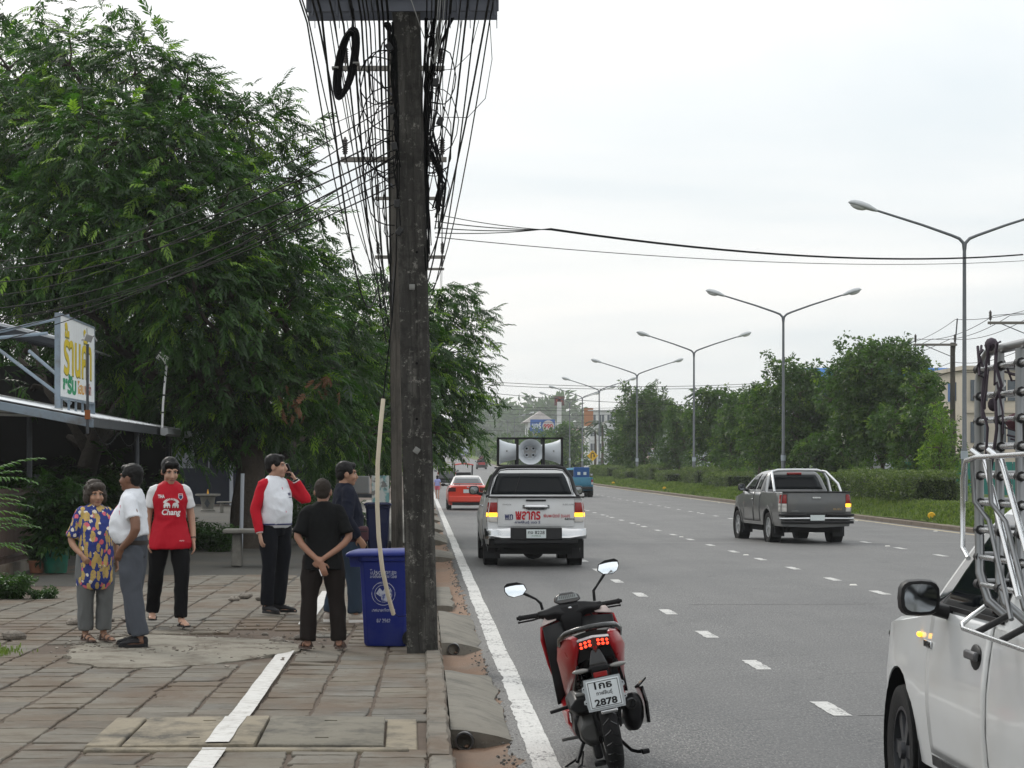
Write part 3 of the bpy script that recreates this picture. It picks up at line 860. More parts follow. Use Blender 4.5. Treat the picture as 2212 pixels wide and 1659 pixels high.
def feather_tree(name, label, base, fork, r0, blobs, dens, seed, scale=1.0, young=None, extra=()):
    t_ = thing(name, label, 'tree', base, 0, None)
    rng = np.random.default_rng(seed)
    bv = Vector(base)
    tr = MB(); fk = Vector(fork) - bv
    n = 9; pts = []; rad = []
    for i in range(n + 1):
        f = i / n
        pts.append(Vector((0, 0, -.1)).lerp(fk, f) + Vector((.06 * math.sin(5 * f + seed), .05 * math.cos(4 * f), 0)) * math.sin(PI * f)); rad.append(r0 * (1.25 - .55 * f ** .6))
    tr.tube(pts, rad, 14)
    tr.build('trunk', BARK, t_)
    br = MB()
    for i, (x, y, z, r) in enumerate(blobs):
        c = Vector((x, y, z)) - bv
        st = fk * (0.75 + .25 * ((i * 7) % 5) / 4)
        limb(br, st, c, r0 * .34, .025, 6, .22, 6, seed * 31 + i)
        for k in range(5):
            d = Vector((random.gauss(0, 1), random.gauss(0, 1), random.gauss(.3, .8))).normalized()
            limb(br, c, c + d * r * 1.0, .028, .007, 4, .2, 4, seed + i * 9 + k)
    br.build('branches', BARK, t_)
    P, O = blob_points(blobs, dens, rng, .5, .9)
    if len(extra):
        P = np.vstack([P] + [e[0] for e in extra]); O = np.vstack([O] + [e[1] for e in extra])
    m = len(P)
    O = O * .75 + rng.normal(size=O.shape) * .45; O[:, 2] = O[:, 2] * .55 - .02
    tint = np.clip(rng.normal(.36, .2, m) + .18 * np.array([mnoise.noise(p * .9) for p in map(Vector, P)]), 0, .85)
    yg = rng.random(m) < (.085 if young is None else young)
    tint[yg] = rng.uniform(.88, 1.0, yg.sum())
    foliage('crown', FROND, t_, PV, PF, P - np.array(base), O, np.tile([0, 0, 1.], (m, 1)) + .25 * rng.normal(size=(m, 3)), scale * rng.uniform(.7, 1.25, m), tint)
    return t_

def twig(u0, v0, u1, v1, Y, n=16, rise=0.0):
    if Y < 50: Y += 9
    """a whip of sprays that sticks out of the outline"""
    a, b_ = W(u0, v0, Y), W(u1, v1, Y + .4)
    P = []; O = []
    for i in range(n):
        f = i / n
        P.append(a.lerp(b_, f) + Vector((0, 0, rise * math.sin(PI * f)))); d = (b_ - a).normalized()
        s = 1 if i % 2 else -1
        O.append(d + Vector((random.gauss(0, .4), random.gauss(0, .4), random.gauss(-.1, .35))) + .5 * s * d.cross(Vector((0, 1, 0))))
    return np.array([tuple(p) for p in P]), np.array([tuple(o) for o in O])

A_bl = [wb(q[0], q[1], q[2], q[3] + 9) for q in ((20, 150, 110, 43), (150, 140, 95, 41), (290, 165, 100, 40), (390, 215, 85, 40), (-40, 330, 150, 41), (80, 300, 140, 40), (220, 330, 150, 38), (350, 340, 130, 38), (470, 290, 90, 40), (545, 290, 75, 41),
        (590, 385, 80, 41), (470, 470, 150, 38), (310, 510, 160, 37), (130, 500, 160, 38), (0, 560, 130, 39), (560, 540, 115, 39), (640, 590, 85, 42), (420, 640, 150, 37), (240, 680, 140, 40), (590, 690, 130, 39), (710, 680, 90, 43),
        (470, 800, 130, 38), (610, 830, 130, 39), (740, 800, 95, 44), (330, 820, 100, 41), (700, 915, 85, 43), (420, 910, 70, 42), (560, 925, 75, 40), (500, 930, 60, 39))]
A_ex = [twig(130, 80, 150, -20, 41), twig(215, 100, 225, 0, 41), twig(60, 70, 90, -10, 42), twig(240, 80, 262, 10, 40), twig(310, 110, 330, 38, 40, 12), twig(330, 190, 352, 82, 40, 14), twig(20, 40, -10, 5, 42, 12), twig(375, 150, 425, 112, 40, 12),
        twig(440, 215, 455, 150, 40, 12), twig(520, 240, 545, 180, 41, 12), twig(560, 240, 612, 185, 41, 14), twig(600, 320, 690, 255, 41, 18), twig(610, 350, 680, 290, 41, 16), twig(620, 400, 668, 345, 41, 12), twig(640, 440, 725, 470, 42, 14), twig(640, 530, 720, 505, 42, 16),
        twig(670, 560, 760, 555, 42, 16), twig(700, 600, 800, 600, 43, 16), twig(620, 280, 655, 250, 41, 8), twig(590, 250, 640, 215, 41, 10), twig(650, 480, 700, 440, 42, 12), twig(720, 640, 815, 640, 43, 14)]
feather_tree('tamarind_tree', 'tall feathery green tree rising above the shop roof and the people', (-3.42, 48.0, zs(48)), W(540, 975, 48), .36, A_bl, 330, 3, .95, .10, A_ex)
B_bl = [wb(*q) for q in ((840, 690, 105, 60), (910, 690, 70, 62), (890, 790, 110, 60), (960, 770, 55, 63), (940, 860, 75, 62), (820, 860, 110, 58), (790, 740, 80, 58), (880, 930, 90, 60), (780, 950, 85, 56), (960, 940, 50, 62), (690, 965, 60, 56))]
B_ex = [twig(900 + 6 * (k % 4), v0, 1015 + 14 * (k % 5), v0 - 25 + 9 * (k % 6), 61 + (k % 3), 22, .25) for k, v0 in enumerate(range(650, 960, 13))] + [twig(960, 660, 1030, 628, 62, 16, .1), twig(960, 690, 1078, 680, 63, 22, .2), twig(980, 720, 1060, 740, 63, 16, .1), twig(970, 760, 1050, 700, 63, 14), twig(980, 800, 1030, 770, 63, 12), twig(1000, 830, 1085, 872, 63, 18, .25), twig(990, 850, 1050, 840, 63, 14),
        twig(980, 880, 1030, 930, 63, 14, .1), twig(970, 920, 1020, 960, 62, 14, .1), twig(940, 950, 995, 985, 62, 12), twig(1000, 790, 1062, 800, 63, 14, .1), twig(930, 630, 990, 640, 61, 12), twig(900, 960, 960, 1000, 60, 14), twig(830, 640, 860, 600, 60, 10), twig(760, 620, 800, 590, 58, 10)]
feather_tree('tamarind_tree', 'feathery green tree overhanging the road behind the near utility pole', (-2.2, 60, zs(60)), W(760, 990, 60), .22, B_bl, 230, 8, .95, .12, B_ex)
C_bl = [wb(q[0], q[1], q[2], q[3] + 6) for q in ((40, 170, 120, 50), (200, 210, 120, 50), (370, 290, 110, 50), (-60, 480, 200, 52), (80, 620, 180, 52), (250, 600, 180, 54), (-20, 800, 170, 50), (170, 800, 170, 52), (330, 900, 130, 54), (440, 760, 150, 56), (600, 650, 140, 58), (700, 800, 130, 60), (560, 880, 120, 60), (60, 960, 120, 50), (230, 960, 110, 54), (20, 250, 170, 54), (180, 400, 170, 54), (380, 480, 160, 54), (500, 560, 130, 56))]
feather_tree('tamarind_tree', 'dark dense tree standing behind the shop with a leaning trunk', (-7.2, 47.0, zs(47)), W(215, 930, 51), .26, C_bl, 66, 5, 1.45, .04, [(RNG.uniform((-13, 46, 3.3), (-1.5, 82, 5.2), (900, 3)), RNG.normal(size=(900, 3)))])
# small dead sprays hanging in the crown
dp = np.array([tuple(W(u, v, 45.3 + .6 * random.random())) for u, v in [(640 + random.gauss(0, 22), 870 + random.gauss(0, 22)) for _ in range(13)] + [(700 + random.gauss(0, 20), 830 + random.gauss(0, 12)) for _ in range(8)]])
do = np.c_[RNG.normal(0, .5, len(dp)), RNG.normal(0, .5, len(dp)), -1 + 0 * dp[:, 0]]
o = foliage('dead_branch', FROND_DRY, None, PV2, PF2, dp, do, RNG.normal(size=dp.shape), RNG.uniform(.45, .7, len(dp)), RNG.random(len(dp)))
T(o, 'withered brown sprays hanging in the green crown over the jacket man', 'dead branch', kind='stuff')

# ---- small plants
def potted(name, label, cat, base, h, w, n, seed, tv, tf, mtl, scale, stem_r=.012, droopy=-.1, group=None, tint=(.3, .2)):
    t_ = thing(name, label, cat, base, 0, group); rng = np.random.default_rng(seed)
    st = MB(); P = []; O = []
    for i in range(n):
        a = 2 * PI * i / n + rng.random(); l = h * rng.uniform(.55, 1.0); lean = w * rng.uniform(.3, 1.0)
        tip = Vector((math.cos(a) * lean, math.sin(a) * lean, l))
        pts = limb(st, (math.cos(a) * .04, math.sin(a) * .04, -.03), tip, stem_r, stem_r * .3, 5, .15, 5, seed * 7 + i)
        for p in pts[1:]:
            for k in range(4):
                P.append(tuple(p + Vector((rng.normal(0, .07 * w), rng.normal(0, .07 * w), rng.normal(0, .04 * h))))); th = rng.random() * 6.28; O.append((math.cos(th) + math.cos(a) * .6, math.sin(th) + math.sin(a) * .6, rng.normal(droopy + .3, .35)))
    st.build('stem', BARK, t_)
    m = len(P)
    foliage('foliage', mtl, t_, tv, tf, np.array(P), np.array(O), np.tile([0, 0, 1.], (m, 1)) + .3 * rng.normal(size=(m, 3)), scale * rng.uniform(.7, 1.2, m), np.clip(rng.normal(tint[0], tint[1], m), 0, .98))
    return t_
BROAD = leaf_mat('broad_leaf', (.022, .055, .014), (.05, .11, .022), (.11, .19, .035), .32, .4)
LV, LF = leaf_cluster(10, .14, .10, .045, 3)
# bright fronds reaching in from the left edge
base = W(-45, 1245, 29.5); base.z = zs(29)
t_ = thing('feather_shrub', 'bright green shrub with layered feather leaves at the left edge', 'shrub', base)
FV, FF = pinnate_spray(26, .95, .12, .04, .22, 21)
FP = []; FO = []
for i in range(15):
    z = .62 + 1.0 * i / 15; FP.append((random.uniform(-.3, .05), random.uniform(-.3, .3), z)); FO.append((1.0, random.uniform(-.5, .5), random.uniform(-.05, .35) + .25 * (i / 15)))
FP = np.array(FP)
foliage('fronds', leaf_mat('bright_frond', (.04, .11, .02), (.07, .17, .03), (.13, .24, .05), .35), t_, FV, FF, FP, np.array(FO), np.tile([0, 0, 1.], (len(FP), 1)), RNG.uniform(.6, .82, len(FP)), RNG.uniform(.3, .95, len(FP)))
st = MB()
for p in FP: limb(st, (-.25, 0, 0), tuple(p), .014, .006, 5, .1, 4, int(p[2] * 100))
st.build('stem', BARK, t_)
p = W(18, 1292, 30); p.z = zs(30)
potted('weed_bush', 'low leafy weed bush by the pavement at the left edge', 'weed', p, .26, .38, 16, 4, LV, LF, BROAD, .62, .006)
p = W(95, 1296, 30); p.z = zs(30)
potted('weed', 'small weed in a crack beside the low weed bush', 'weed', p, .1, .2, 8, 14, LV, LF, BROAD, .4, .004)
n = 260; th = RNG.random(n) * 6.28
gx, gy = W(-10, 0, 21.5).x + RNG.normal(0, .1, n) - .05, 21.9 + RNG.normal(0, .3, n)
o = foliage('grass', GRASS_L, None, tv if False else np.array([(-.02, 0, 0), (.02, 0, 0), (.012, .03, .11), (-.012, .02, .1)]), [(0, 1, 2, 3)], np.c_[gx, gy, np.full(n, zs(21) - .01)], np.c_[np.cos(th), np.sin(th), 0 * th], np.tile([0, 0, 1.], (n, 1)), RNG.uniform(.25, .5, n), .4 + .5 * RNG.random(n))
T(o, 'tuft of short grass at the left edge of the pavement', 'grass', kind='stuff')

# pots
def pot(label, u, vt, vb, wt, Y, mtl, plant=None):
    b0 = W(u, vb, Y); h = (vb - vt) * Y / FPX; r = wt * Y / FPX / 2
    t_ = thing('plant_pot', label, 'pot', (b0.x, b0.y, zs(Y)))
    b = MB(); b.lathe([(r * .72, 0), (r * .76, .02), (r * .93, h * .86), (r * 1.04, h * .87), (r * 1.06, h), (r * .96, h), (r * .9, h * .88), (r * .88, h * .8)], n=28)
    b.build('pot_wall', mtl, t_, ang=30)
    MB().lathe([(r * .9, h * .82), (.01, h * .85)], n=20).build('soil', DIRT, t_)
    return (b0.x, b0.y, zs(Y) + h * .84)
q = pot('large green plastic plant pot by the dark fence', 120, 1183, 1240, 64, 37, mat('green_plastic', (0.01, 0.13, 0.085), .45, var=.2, dirt=(.05, .06, .04)))
potted('potted_plant', 'dark bushy plant growing out of the green pot', 'plant', q, 1.1, .42, 16, 31, PV2, PF2, FROND, .9, .01, -.1)
q = pot('small terracotta pot beside the large green pot', 79, 1216, 1243, 38, 37, mat('terracotta', (0.22, 0.095, 0.055), .85, var=.25))
potted('potted_plant', 'small dark plant in the terracotta pot', 'plant', q, .35, .16, 7, 33, LV, LF, BROAD, .5, .006)
for i, (u, v, Y, h, w, s) in enumerate(((180, 1235, 47, 1.9, .7, 1.1), (280, 1225, 49, 1.6, .8, 1.1), (395, 1195, 47, .55, .5, .8), (660, 1175, 50, 1.1, .7, .9), (735, 1165, 53, .9, .6, .9), (470, 1185, 46, .5, .5, .7), (20, 1225, 45, 1.7, .8, 1.1))):
    p = W(u, v, Y); p.z = zs(Y)
    potted('yard_shrub', 'shaded green shrub ' + ['behind the green pot', 'behind the white shirt man', 'low by the red jersey man', 'behind the jacket man and beside the tree trunk', 'behind the man in navy', 'low at the tree trunk left side', 'behind the dark fence'][i], 'shrub', p, h, w, 15, 60 + i, LV if i % 2 else PV2, LF if i % 2 else PF2, BROAD if i % 2 else FROND, s, .012, -.1, 'shrubs in the shade')

# ---- yard surface under the trees
b = MB(); b.grid(lambda f, g: (-16 + 14.6 * f, 33.2 + 62 * g, zs(33 + 60 * g) - .012 + .03 * g + .02 * mnoise.noise((f * 8, g * 20, 1))), 20, 40)
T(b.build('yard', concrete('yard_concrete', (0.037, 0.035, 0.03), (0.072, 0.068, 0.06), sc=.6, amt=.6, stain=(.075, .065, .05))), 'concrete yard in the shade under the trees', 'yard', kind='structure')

# ---- the shop
GALV = mat('galvanised_sheet', (0.80, 0.82, 0.84), .55, .0, var=.08, vs=3, dirt=(.32, .31, .3), ds=1.2)
STEEL_B = mat('blue_grey_steel', (0.19, 0.235, 0.28), .5, .2, var=.15, dirt=(.12, .12, .12))
DARKSTEEL = mat('dark_steel', (0.055, 0.06, 0.068), .5, .4, var=.25)
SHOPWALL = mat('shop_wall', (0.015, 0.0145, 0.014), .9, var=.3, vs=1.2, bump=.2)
shop = thing('shop', 'single storey shop with corrugated metal awning roof at the left edge', 'shop', (0, 0, 0))
def corrugated(X0, X1, Ya, Yb, zf, name, amp=.013, wl=.085):
    b = MB(); n = int((Yb - Ya) / wl * 4); rg = []
    for i in range(n + 1):
        y = Ya + (Yb - Ya) * i / n; d = amp * math.sin(2 * PI * (y - Ya) / wl)
        rg.append([(X0, y, zf(X0) + d), ((X0 + X1) / 2, y, zf((X0 + X1) / 2) + d), (X1, y, zf(X1) + d)])
    b.rings(rg, cap=False, closed=False)
    return b.build(name, GALV, shop, solid=.004)
zf1 = lambda X: 2.56 + .19 * (-4.98 - X)
corrugated(-4.98, -9.6, 36.05, 49.8, zf1, 'roof_sheet')
b = MB(); b.prism([(-4.9, 36.0, zf1(-4.9) - .03), (-9.6, 36.0, zf1(-9.6) - .03), (-9.6, 36.0, zf1(-9.6) - .16), (-4.9, 36.0, zf1(-4.9) - .16)], (0, -.05, 0)); b.build('fascia', STEEL_B, shop, bevel=.006)
b = MB(); b.prism([(-4.99, 36.05, zf1(-5) - .02), (-4.99, 49.8, zf1(-5) - .02), (-4.99, 49.8, zf1(-5) - .16), (-4.99, 36.05, zf1(-5) - .16)], (-.05, 0, 0)); b.build('eaves_beam', DARKSTEEL, shop, bevel=.006)
b = MB(); b.rings([[(-4.93, y, 2.53), (-4.80, y, 2.53), (-4.78, y, 2.42), (-4.86, y, 2.38), (-4.93, y, 2.40)] for y in (45.5, 50.2)]); b.build('gutter', mat('gutter_sheet', (.3, .31, .32), .5, .4), shop)
for X in (-6.1, -7.2, -8.3):
    MB().box((X, 42.9, zf1(X) - .07), (.05, 13.6, .09)).build('purlin', DARKSTEEL, shop)
for Yp, Xp in ((36.3, -9.0), (39.2, -6.38), (44, -5.2), (49.4, -5.2)):
    MB().tube([(Xp, Yp, zs(Yp)), (Xp, Yp, zf1(Xp) - .05)], .045, 8).build('post', DARKSTEEL, shop)
for k in range(3):
    MB().box((-7.1 - .02 * k, 36.25 + .16 * k, zf1(-7.1) - .24 - .05 * k), (3.4, .05, .04), (0, R(2), 0)).build('roller_slat', mat('slat_grey', (.36, .37, .36), .6), shop)
# upper roof, seen from below
zf2 = lambda X: 4.02 + .24 * (-6.25 - X)
corrugated(-6.25, -10.5, 41.0, 50, zf2, 'upper_roof_sheet')
for k in range(4): MB().box((-8.3, 41.4 + 2.6 * k, zf2(-8.3) - .09), (4.2, .06, .1), (0, R(13.5), 0)).build('purlin', DARKSTEEL, shop)
for (a, c_) in (((-6.3, 40.6, 4.05), (-9.8, 40.7, 3.75)), ((-7.3, 40.7, 3.9), (-5.85, 40.2, 2.85)), ((-6.6, 40.5, 3.75), (-5.8, 40.1, 3.1)), ((-9.8, 40.9, 3.5), (-5.95, 40.7, 4.35))):
    MB().tube([a, c_], .03, 6).build('strut', STEEL_B, shop)
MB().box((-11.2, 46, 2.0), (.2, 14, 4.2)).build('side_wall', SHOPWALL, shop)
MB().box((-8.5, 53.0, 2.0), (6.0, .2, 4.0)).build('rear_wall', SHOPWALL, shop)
b = MB()
for i in range(40):
    f = i / 39; b.ell((-5.02, 37 + 12 * f, 2.36 - .22 * abs(math.sin(f * 13))), .012, .012, .016, 5, 3)
b.tube([(-5.02, 37 + 12 * i / 80, 2.38 - .22 * abs(math.sin(i / 80 * 13))) for i in range(81)], .004, 4)
T(b.build('string_lights', mat('black_rubber', (.012, .012, .012), .6)), 'dark string of small lights looping under the shop awning', 'lights')

# sign board on the roof
SIGNW = NT('sign_white'); c = SIGNW.mix(SIGNW.noise(1.5, 4), (.66, .68, .69), (.78, .79, .79))
c = SIGNW.mix(SIGNW.ramp(SIGNW.noise(3, 5, .7, sc3=(1, 5, .25)), [(.52, 0), (.75, .45)]), c, (.38, .37, .34)); SIGNW.set(col=c, rough=.5); SIGNW = SIGNW.m
sg = thing('shop_sign', 'tall white roof sign with yellow Thai lettering over green and orange', 'sign', (-5.74, 40.0, 2.9))
MB().box((0, 0, .66), (.07, 4.0, 1.29)).build('board', SIGNW, sg, bevel=.005)
b = MB()
for y in (-2.01, 2.01): b.box((0, y, .56), (.09, .035, 1.55))
for z in (.0, 1.32): b.box((0, 0, z), (.09, 4.0, .03))
b.build('frame', STEEL_B, sg)
for y in (-1.6, -.8, 0, .8, 1.6): MB().box((0, y, -.08), (.035, .05, .22)).build('leg', STEEL_B, sg)
YEL = mat('sign_yellow', (.62, .47, .015), .5); GRN = mat('sign_green', (.015, .24, .10), .5); ORG = mat('sign_orange', (.6, .3, .03), .5); MAR = mat('sign_maroon', (.3, .08, .05), .5); OLV = mat('sign_olive', (.2, .19, .03), .5)
RT = (R(90), 0, R(90))
text('lettering', 'ร้านค้า', .8, OLV, sg, (.037, .03, .79), RT, width=3.24, height=.86, bold=.035)
text('lettering', 'ร้านค้า', .8, YEL, sg, (.041, 0, .80), RT, width=3.2, height=.84, bold=.018)
text('lettering', 'ชรับ', .4, GRN, sg, (.038, -.95, .24), RT, width=1.5, height=.33, bold=.05)
text('lettering', 'โฮม', .3, ORG, sg, (.038, .35, .22), RT, width=.8, height=.22, bold=.03)
text('lettering', 'พาร์ท', .3, MAR, sg, (.038, 1.2, .22), RT, width=.75, height=.2, bold=.03)
# mast and floodlight
ms = thing('service_mast', 'thin dark mast with a rusty clamp standing before the roof sign', 'mast', (W(190, 900, 35.9).x, 35.85, 2.45))
MB().tube([(0, 0, -.15), (0, 0, 1.18)], .022, 8).build('pole', DARKSTEEL, ms)
MB().box((0, 0, .13), (.075, .07, .14)).build('clamp', mat('rust', (.22, .075, .025), .9, var=.4), ms)
b = MB().box((.01, 0, 1.27), (.11, .09, .1), (.2, .3, .4)).tube([(-.09, 0, 1.24), (.1, 0, 1.3), (.14, 0, 1.22)], .012, 5).tube([(0, 0, 1.2), (-.01, 0, 1.42)], .008, 5); b.build('bracket', mat('old_grey', (.25, .25, .25), .6), ms)
fl_ = thing('floodlight', 'small square floodlight on a white pole above the awning corner', 'floodlight', tuple(W(350, 918, 45.6)))
WP = mat('white_paint_pole', (.6, .6, .6), .5, var=.2)
MB().tube([(0, 0, -.12), (.02, 0, .4), (.09, 0, 1.2)], .022, 8).build('pole', WP, fl_)
lm = MB().box((0, 0, 0), (.26, .05, .2)).build('lamp_body', mat('black_plastic', (.015, .015, .016), .45), fl_, bevel=.01, loc=(.02, -.03, 1.27), rot=(R(10), R(35), 0))
MB().box((0, -.028, 0), (.21, .006, .15)).build('lens', mat('lens_grey', (.55, .55, .52), .25), lm)
for z in (.22, .55, .8): MB().tube([(.005 + .05 * z, 0, z), (.005 + .05 * z, 0, z + .03)], .026, 8).build('tape', mat('black_rubber', (.012, .012, .012), .6), fl_)

# dark bar fence on a plinth
BROWN = mat('brown_bar', (0.06, 0.04, 0.032), .6, var=.3)
fe = thing('bar_fence', 'dark fence of upright brown bars on a concrete plinth at the left edge', 'fence', (-6.32, 34.5, zs(35)))
MB().box((0, 2.4, .06), (.16, 5.4, .2)).build('plinth', KERB_M, fe, bevel=.01)
bm_ = MB().box((0, 0, .72), (.028, .03, 1.15)).mesh('fence_bar'); bm_.materials.append(BROWN)
for i in range(44):
    o = bpy.data.objects.new('fence_bar', bm_); COL.objects.link(o); o.parent = fe; o.location = (0, -.15 + .117 * i, 0)
for z in (.26, 1.2): MB().box((0, 2.4, z), (.04, 5.3, .04)).build('rail', BROWN, fe)
# second fence run turning back (dark) and tall gate post
MB().box((0, 5.15, .7), (.09, .09, 1.6)).build('post', DARKSTEEL, fe)

# table, planter, house at the back
STONE = concrete('terrazzo', (.12, .115, .1), (.2, .19, .17), sc=5, amt=.4)
st_ = thing('stone_table', 'dark stone table with thick legs under the tree trunk', 'table', (W(560, 1215, 39.3).x, 39.3, zs(39) + .02))
MB().box((0, 0, .56), (1.15, .7, .07)).build('table_top', STONE, st_, bevel=.02)
for x in (-.36, .38): MB().box((x, 0, .26), (.17, .42, .54), top=(.8, .9)).build('leg', STONE, st_, bevel=.02)
pl = thing('stone_table', 'pale round concrete table with a diamond in its pedestal, far in the yard', 'table', (W(449, 1110, 84).x, 84, zs(84) + .03))
MB().lathe([(.24, 0), (.26, .03), (.2, .08), (.27, .5), (.36, .53), (.44, .54), (.44, .6), (.02, .6)], n=28).build('pedestal', STONE, pl)
MB().add([(0, -.262, .12), (.1, -.27, .28), (0, -.275, .44), (-.1, -.27, .28)], [(0, 1, 2, 3)]).build('diamond_inlay', DARKSTEEL, pl, smooth=False)
MB().lathe([(.03, .6), (.035, .66), (.015, .7), (.015, .76)], n=10).build('jar', ORG, pl)
pb = thing('stone_bench', 'small pale concrete bench beside the round table in the yard', 'bench', (W(500, 1113, 82).x, 82, zs(82) + .02))
MB().box((0, 0, .35), (1.0, .34, .06)).build('seat', STONE, pb, bevel=.02)
for x in (-.33, .33): MB().box((x, 0, .16), (.1, .26, .32)).build('leg', STONE, pb, bevel=.02)
NAVY = mat('navy_wall', (.018, .022, .035), .85, var=.3); GREYW = mat('grey_wall', (.30, .32, .35), .9, var=.15, vs=1)
hs = thing('yard_house', 'shaded house with a dark base and grey upper wall behind the yard', 'house', (-9.0, 100, zs(100)))
MB().box((0, 0, .75), (12, .4, 1.5)).build('lower_wall', NAVY, hs)
MB().box((0, .02, 2.6), (12, .36, 2.2)).build('upper_wall', GREYW, hs)
MB().box((0, -1.2, 3.6), (13, 4.6, .2), (R(-6), 0, 0)).build('roof', DARKSTEEL, hs)
for x in (-4, -2, 1.3, 3.2, 5): MB().box((x, -2.4, 1.8), (.14, .14, 3.6)).build('porch_post', GREYW, hs)
for x in (-3, 0.2, 4.1):
    w_ = MB().box((x, -.22, 2.0), (1.2, .06, 1.0)).build('window', NAVY, hs); MB().box((x, -.26, 2.0), (.05, .04, 1.0)).build('mullion', GREYW, w_)
wl = thing('garden_wall', 'pale stained wall in deep shade behind the shop yard', 'wall', (-8.6, 56, zs(56)))
MB().box((0, 0, .9), (5.5, .15, 1.8)).build('panel', mat('shade_wall', (.28, .28, .27), .9, var=.3, vs=1.5, dirt=(.08, .08, .07)), wl)
MB().tube([(W(520, 0, 44).x + 8.6, -12, -.02), (W(524, 0, 44).x + 8.6, -12, 1.5)], .035, 8).build('post', GREYW, wl)

# ============================================================ POLES, CABLES, LAMPS, BINS
POLE_M = concrete('pole_concrete', (0.062, 0.055, 0.047), (0.12, 0.107, 0.09), stain=(.02, .019, .017), sc=2.2, streak=(2.2, 2.2, .35), amt=.9, bump=.7)
t = NT('pole_lichen')
ob = t.tc.outputs['Object']
c = t.mix(t.noise(3, 6, .7, sc3=(2, 2, .35)), (.016, .0158, .015), (.06, .057, .052))
c = t.mix(t.ramp(t.noise(2.5, 6, .75, sc3=(3, 3, .3)), [(.5, 0), (.7, .75)]), c, (.13, .124, .112))
c = t.mix(t.ramp(t.noise(11, 5, .8), [(.58, 0), (.66, .85)]), c, (.23, .222, .2))
c = t.mix(t.ramp(t.noise(7, 5, .7), [(.5, 0), (.6, .6)]), c, (.018, .018, .016))
t.set(col=c, rough=.95, spec=.2); t.bump(t.noise(26, 6, .75), .9, .02)
LICHEN = t.m
STEEL_D = mat('weathered_steel', (.075, .08, .095), .55, .5, var=.3)
ARM_M = mat('arm_concrete', (.15, .14, .125), .85, var=.3)
INS = mat('insulator_brown', (.03, .022, .02), .25, var=.2, coat=.4)
BLACK = mat('cable_black', (.004, .004, .0045), .7, var=0, spec=.08)
BOLT = mat('bolt_steel', (.22, .22, .21), .5, .6, var=.3)

def conc_pole(label, base, h, w0, w1, lean, mtl, arms=(), group='concrete utility poles'):
    t_ = thing('utility_pole', label, 'utility pole', base, 0, group); b = MB(); rg = []
    for i in range(9):
        f = i / 8; z = -.3 + (h + .3) * f; w = (w0 + (w1 - w0) * f) / 2; c_ = w * .16; x0, y0 = lean[0] * z, lean[1] * z
        rg.append([(x0 + px, y0 + py, z) for px, py in ((-w + c_, -w), (-w * .25, -w), (-w * .2, -w + .012), (w * .2, -w + .012), (w * .25, -w), (w - c_, -w), (w, -w + c_), (w, w - c_), (w - c_, w), (-w + c_, w), (-w, w - c_), (-w, -w + c_))])
    b.rings(rg); b.build('shaft', mtl, t_, ang=25)
    for (z, L, off) in arms:
        a = MB().box((lean[0] * z + off, -.16, z), (L, .10, .10)).build('crossarm', ARM_M, t_, bevel=.01)
        a2 = MB().tube([(lean[0] * z + off - L * .28, -.16, z), (lean[0] * z, -.14, z - .55)], .018, 5).build('brace', STEEL_D, t_)
        for s in (-1, 1, ):
            prof = [(.015, -.12), (.015, .06), (.05, .07), (.045, .09)]
            for k in range(6): prof += [(.035, .10 + .045 * k), (.062, .115 + .045 * k), (.058, .13 + .045 * k)]
            prof += [(.03, .38), (.02, .42)]
            MB().lathe(prof, Matrix.Translation((lean[0] * z + off + s * (L / 2 - .09), -.16, z + .04)), 10).build('insulator', INS, t_)
    return t_
p1 = conc_pole('near blackened concrete utility pole beside the blue bin', (0.012, 22.0, zs(22)), 9.6, .285, .24, (-.0255, 0), LICHEN)
for (v, u, sz, dr) in ((620, 890, 12, 0), (973, 900, 13, .6)):
    q = W(u, v, 21.83); q -= Vector((0.012, 22.0, zs(22)))
    MB().box(tuple(q), (sz * 2 * 21.8 / FPX * .5 * 1.0, .012, sz * 21.8 / FPX), (0, dr, 0)).build('bolt_plate', BOLT, p1, bevel=.003)
    MB().lathe([(.014, 0), (.014, .025)], Matrix.Translation(tuple(q)) @ Euler((R(90), 0, 0)).to_matrix().to_4x4(), 8).build('bolt', BOLT, p1)
for v in (905, 785, 545): 
    q = W(905, v, 21.84) - Vector((0.012, 22.0, zs(22)))
    MB().lathe([(.012, 0), (.012, .01)], Matrix.Translation((q.x - .02, q.y - .0, q.z)) @ Euler((R(90), 0, 0)).to_matrix().to_4x4(), 10).build('bolt_hole', BLACK, p1)
# steel cable bracket
br = thing('cable_bracket', 'dark steel channel bracket across the near pole carrying the cables', 'bracket', (-.14, 21.8, 5.99))
for y in (-.06, .36):
    b = MB(); b.prism([(-.90, y, -.065), (.84, y, -.055), (.84, y, .075), (-.90, y, .065)], (0, .03, 0)); b.build('channel', STEEL_D, br, bevel=.004)
    b = MB(); b.prism([(-.90, y - .05, .065), (.84, y - .05, .075), (.84, y, .075), (-.90, y, .065)], (0, 0, .012)); b.build('flange', STEEL_D, br)
for x in (-.84, -.62, -.5, -.30, .38, .47, .56, .8):
    MB().tube([(x, -.085, .07), (x, -.085, -.10)], .011, 6).build('bolt', STEEL_D, br)
    if abs(x) > .3: MB().tube([(x + .02, -.1, -.02), (x + .022, -.1, -.22)], .004, 5).build('hook', STEEL_D, br)
p2 = conc_pole('second concrete utility pole, behind the dark bin', (-.49, 49.0, zs(49)), 10.3, .235, .2, (-.009, 0), POLE_M, [(8.05 - .2, 2.15, .0), (9.7, 2.1, .0)])
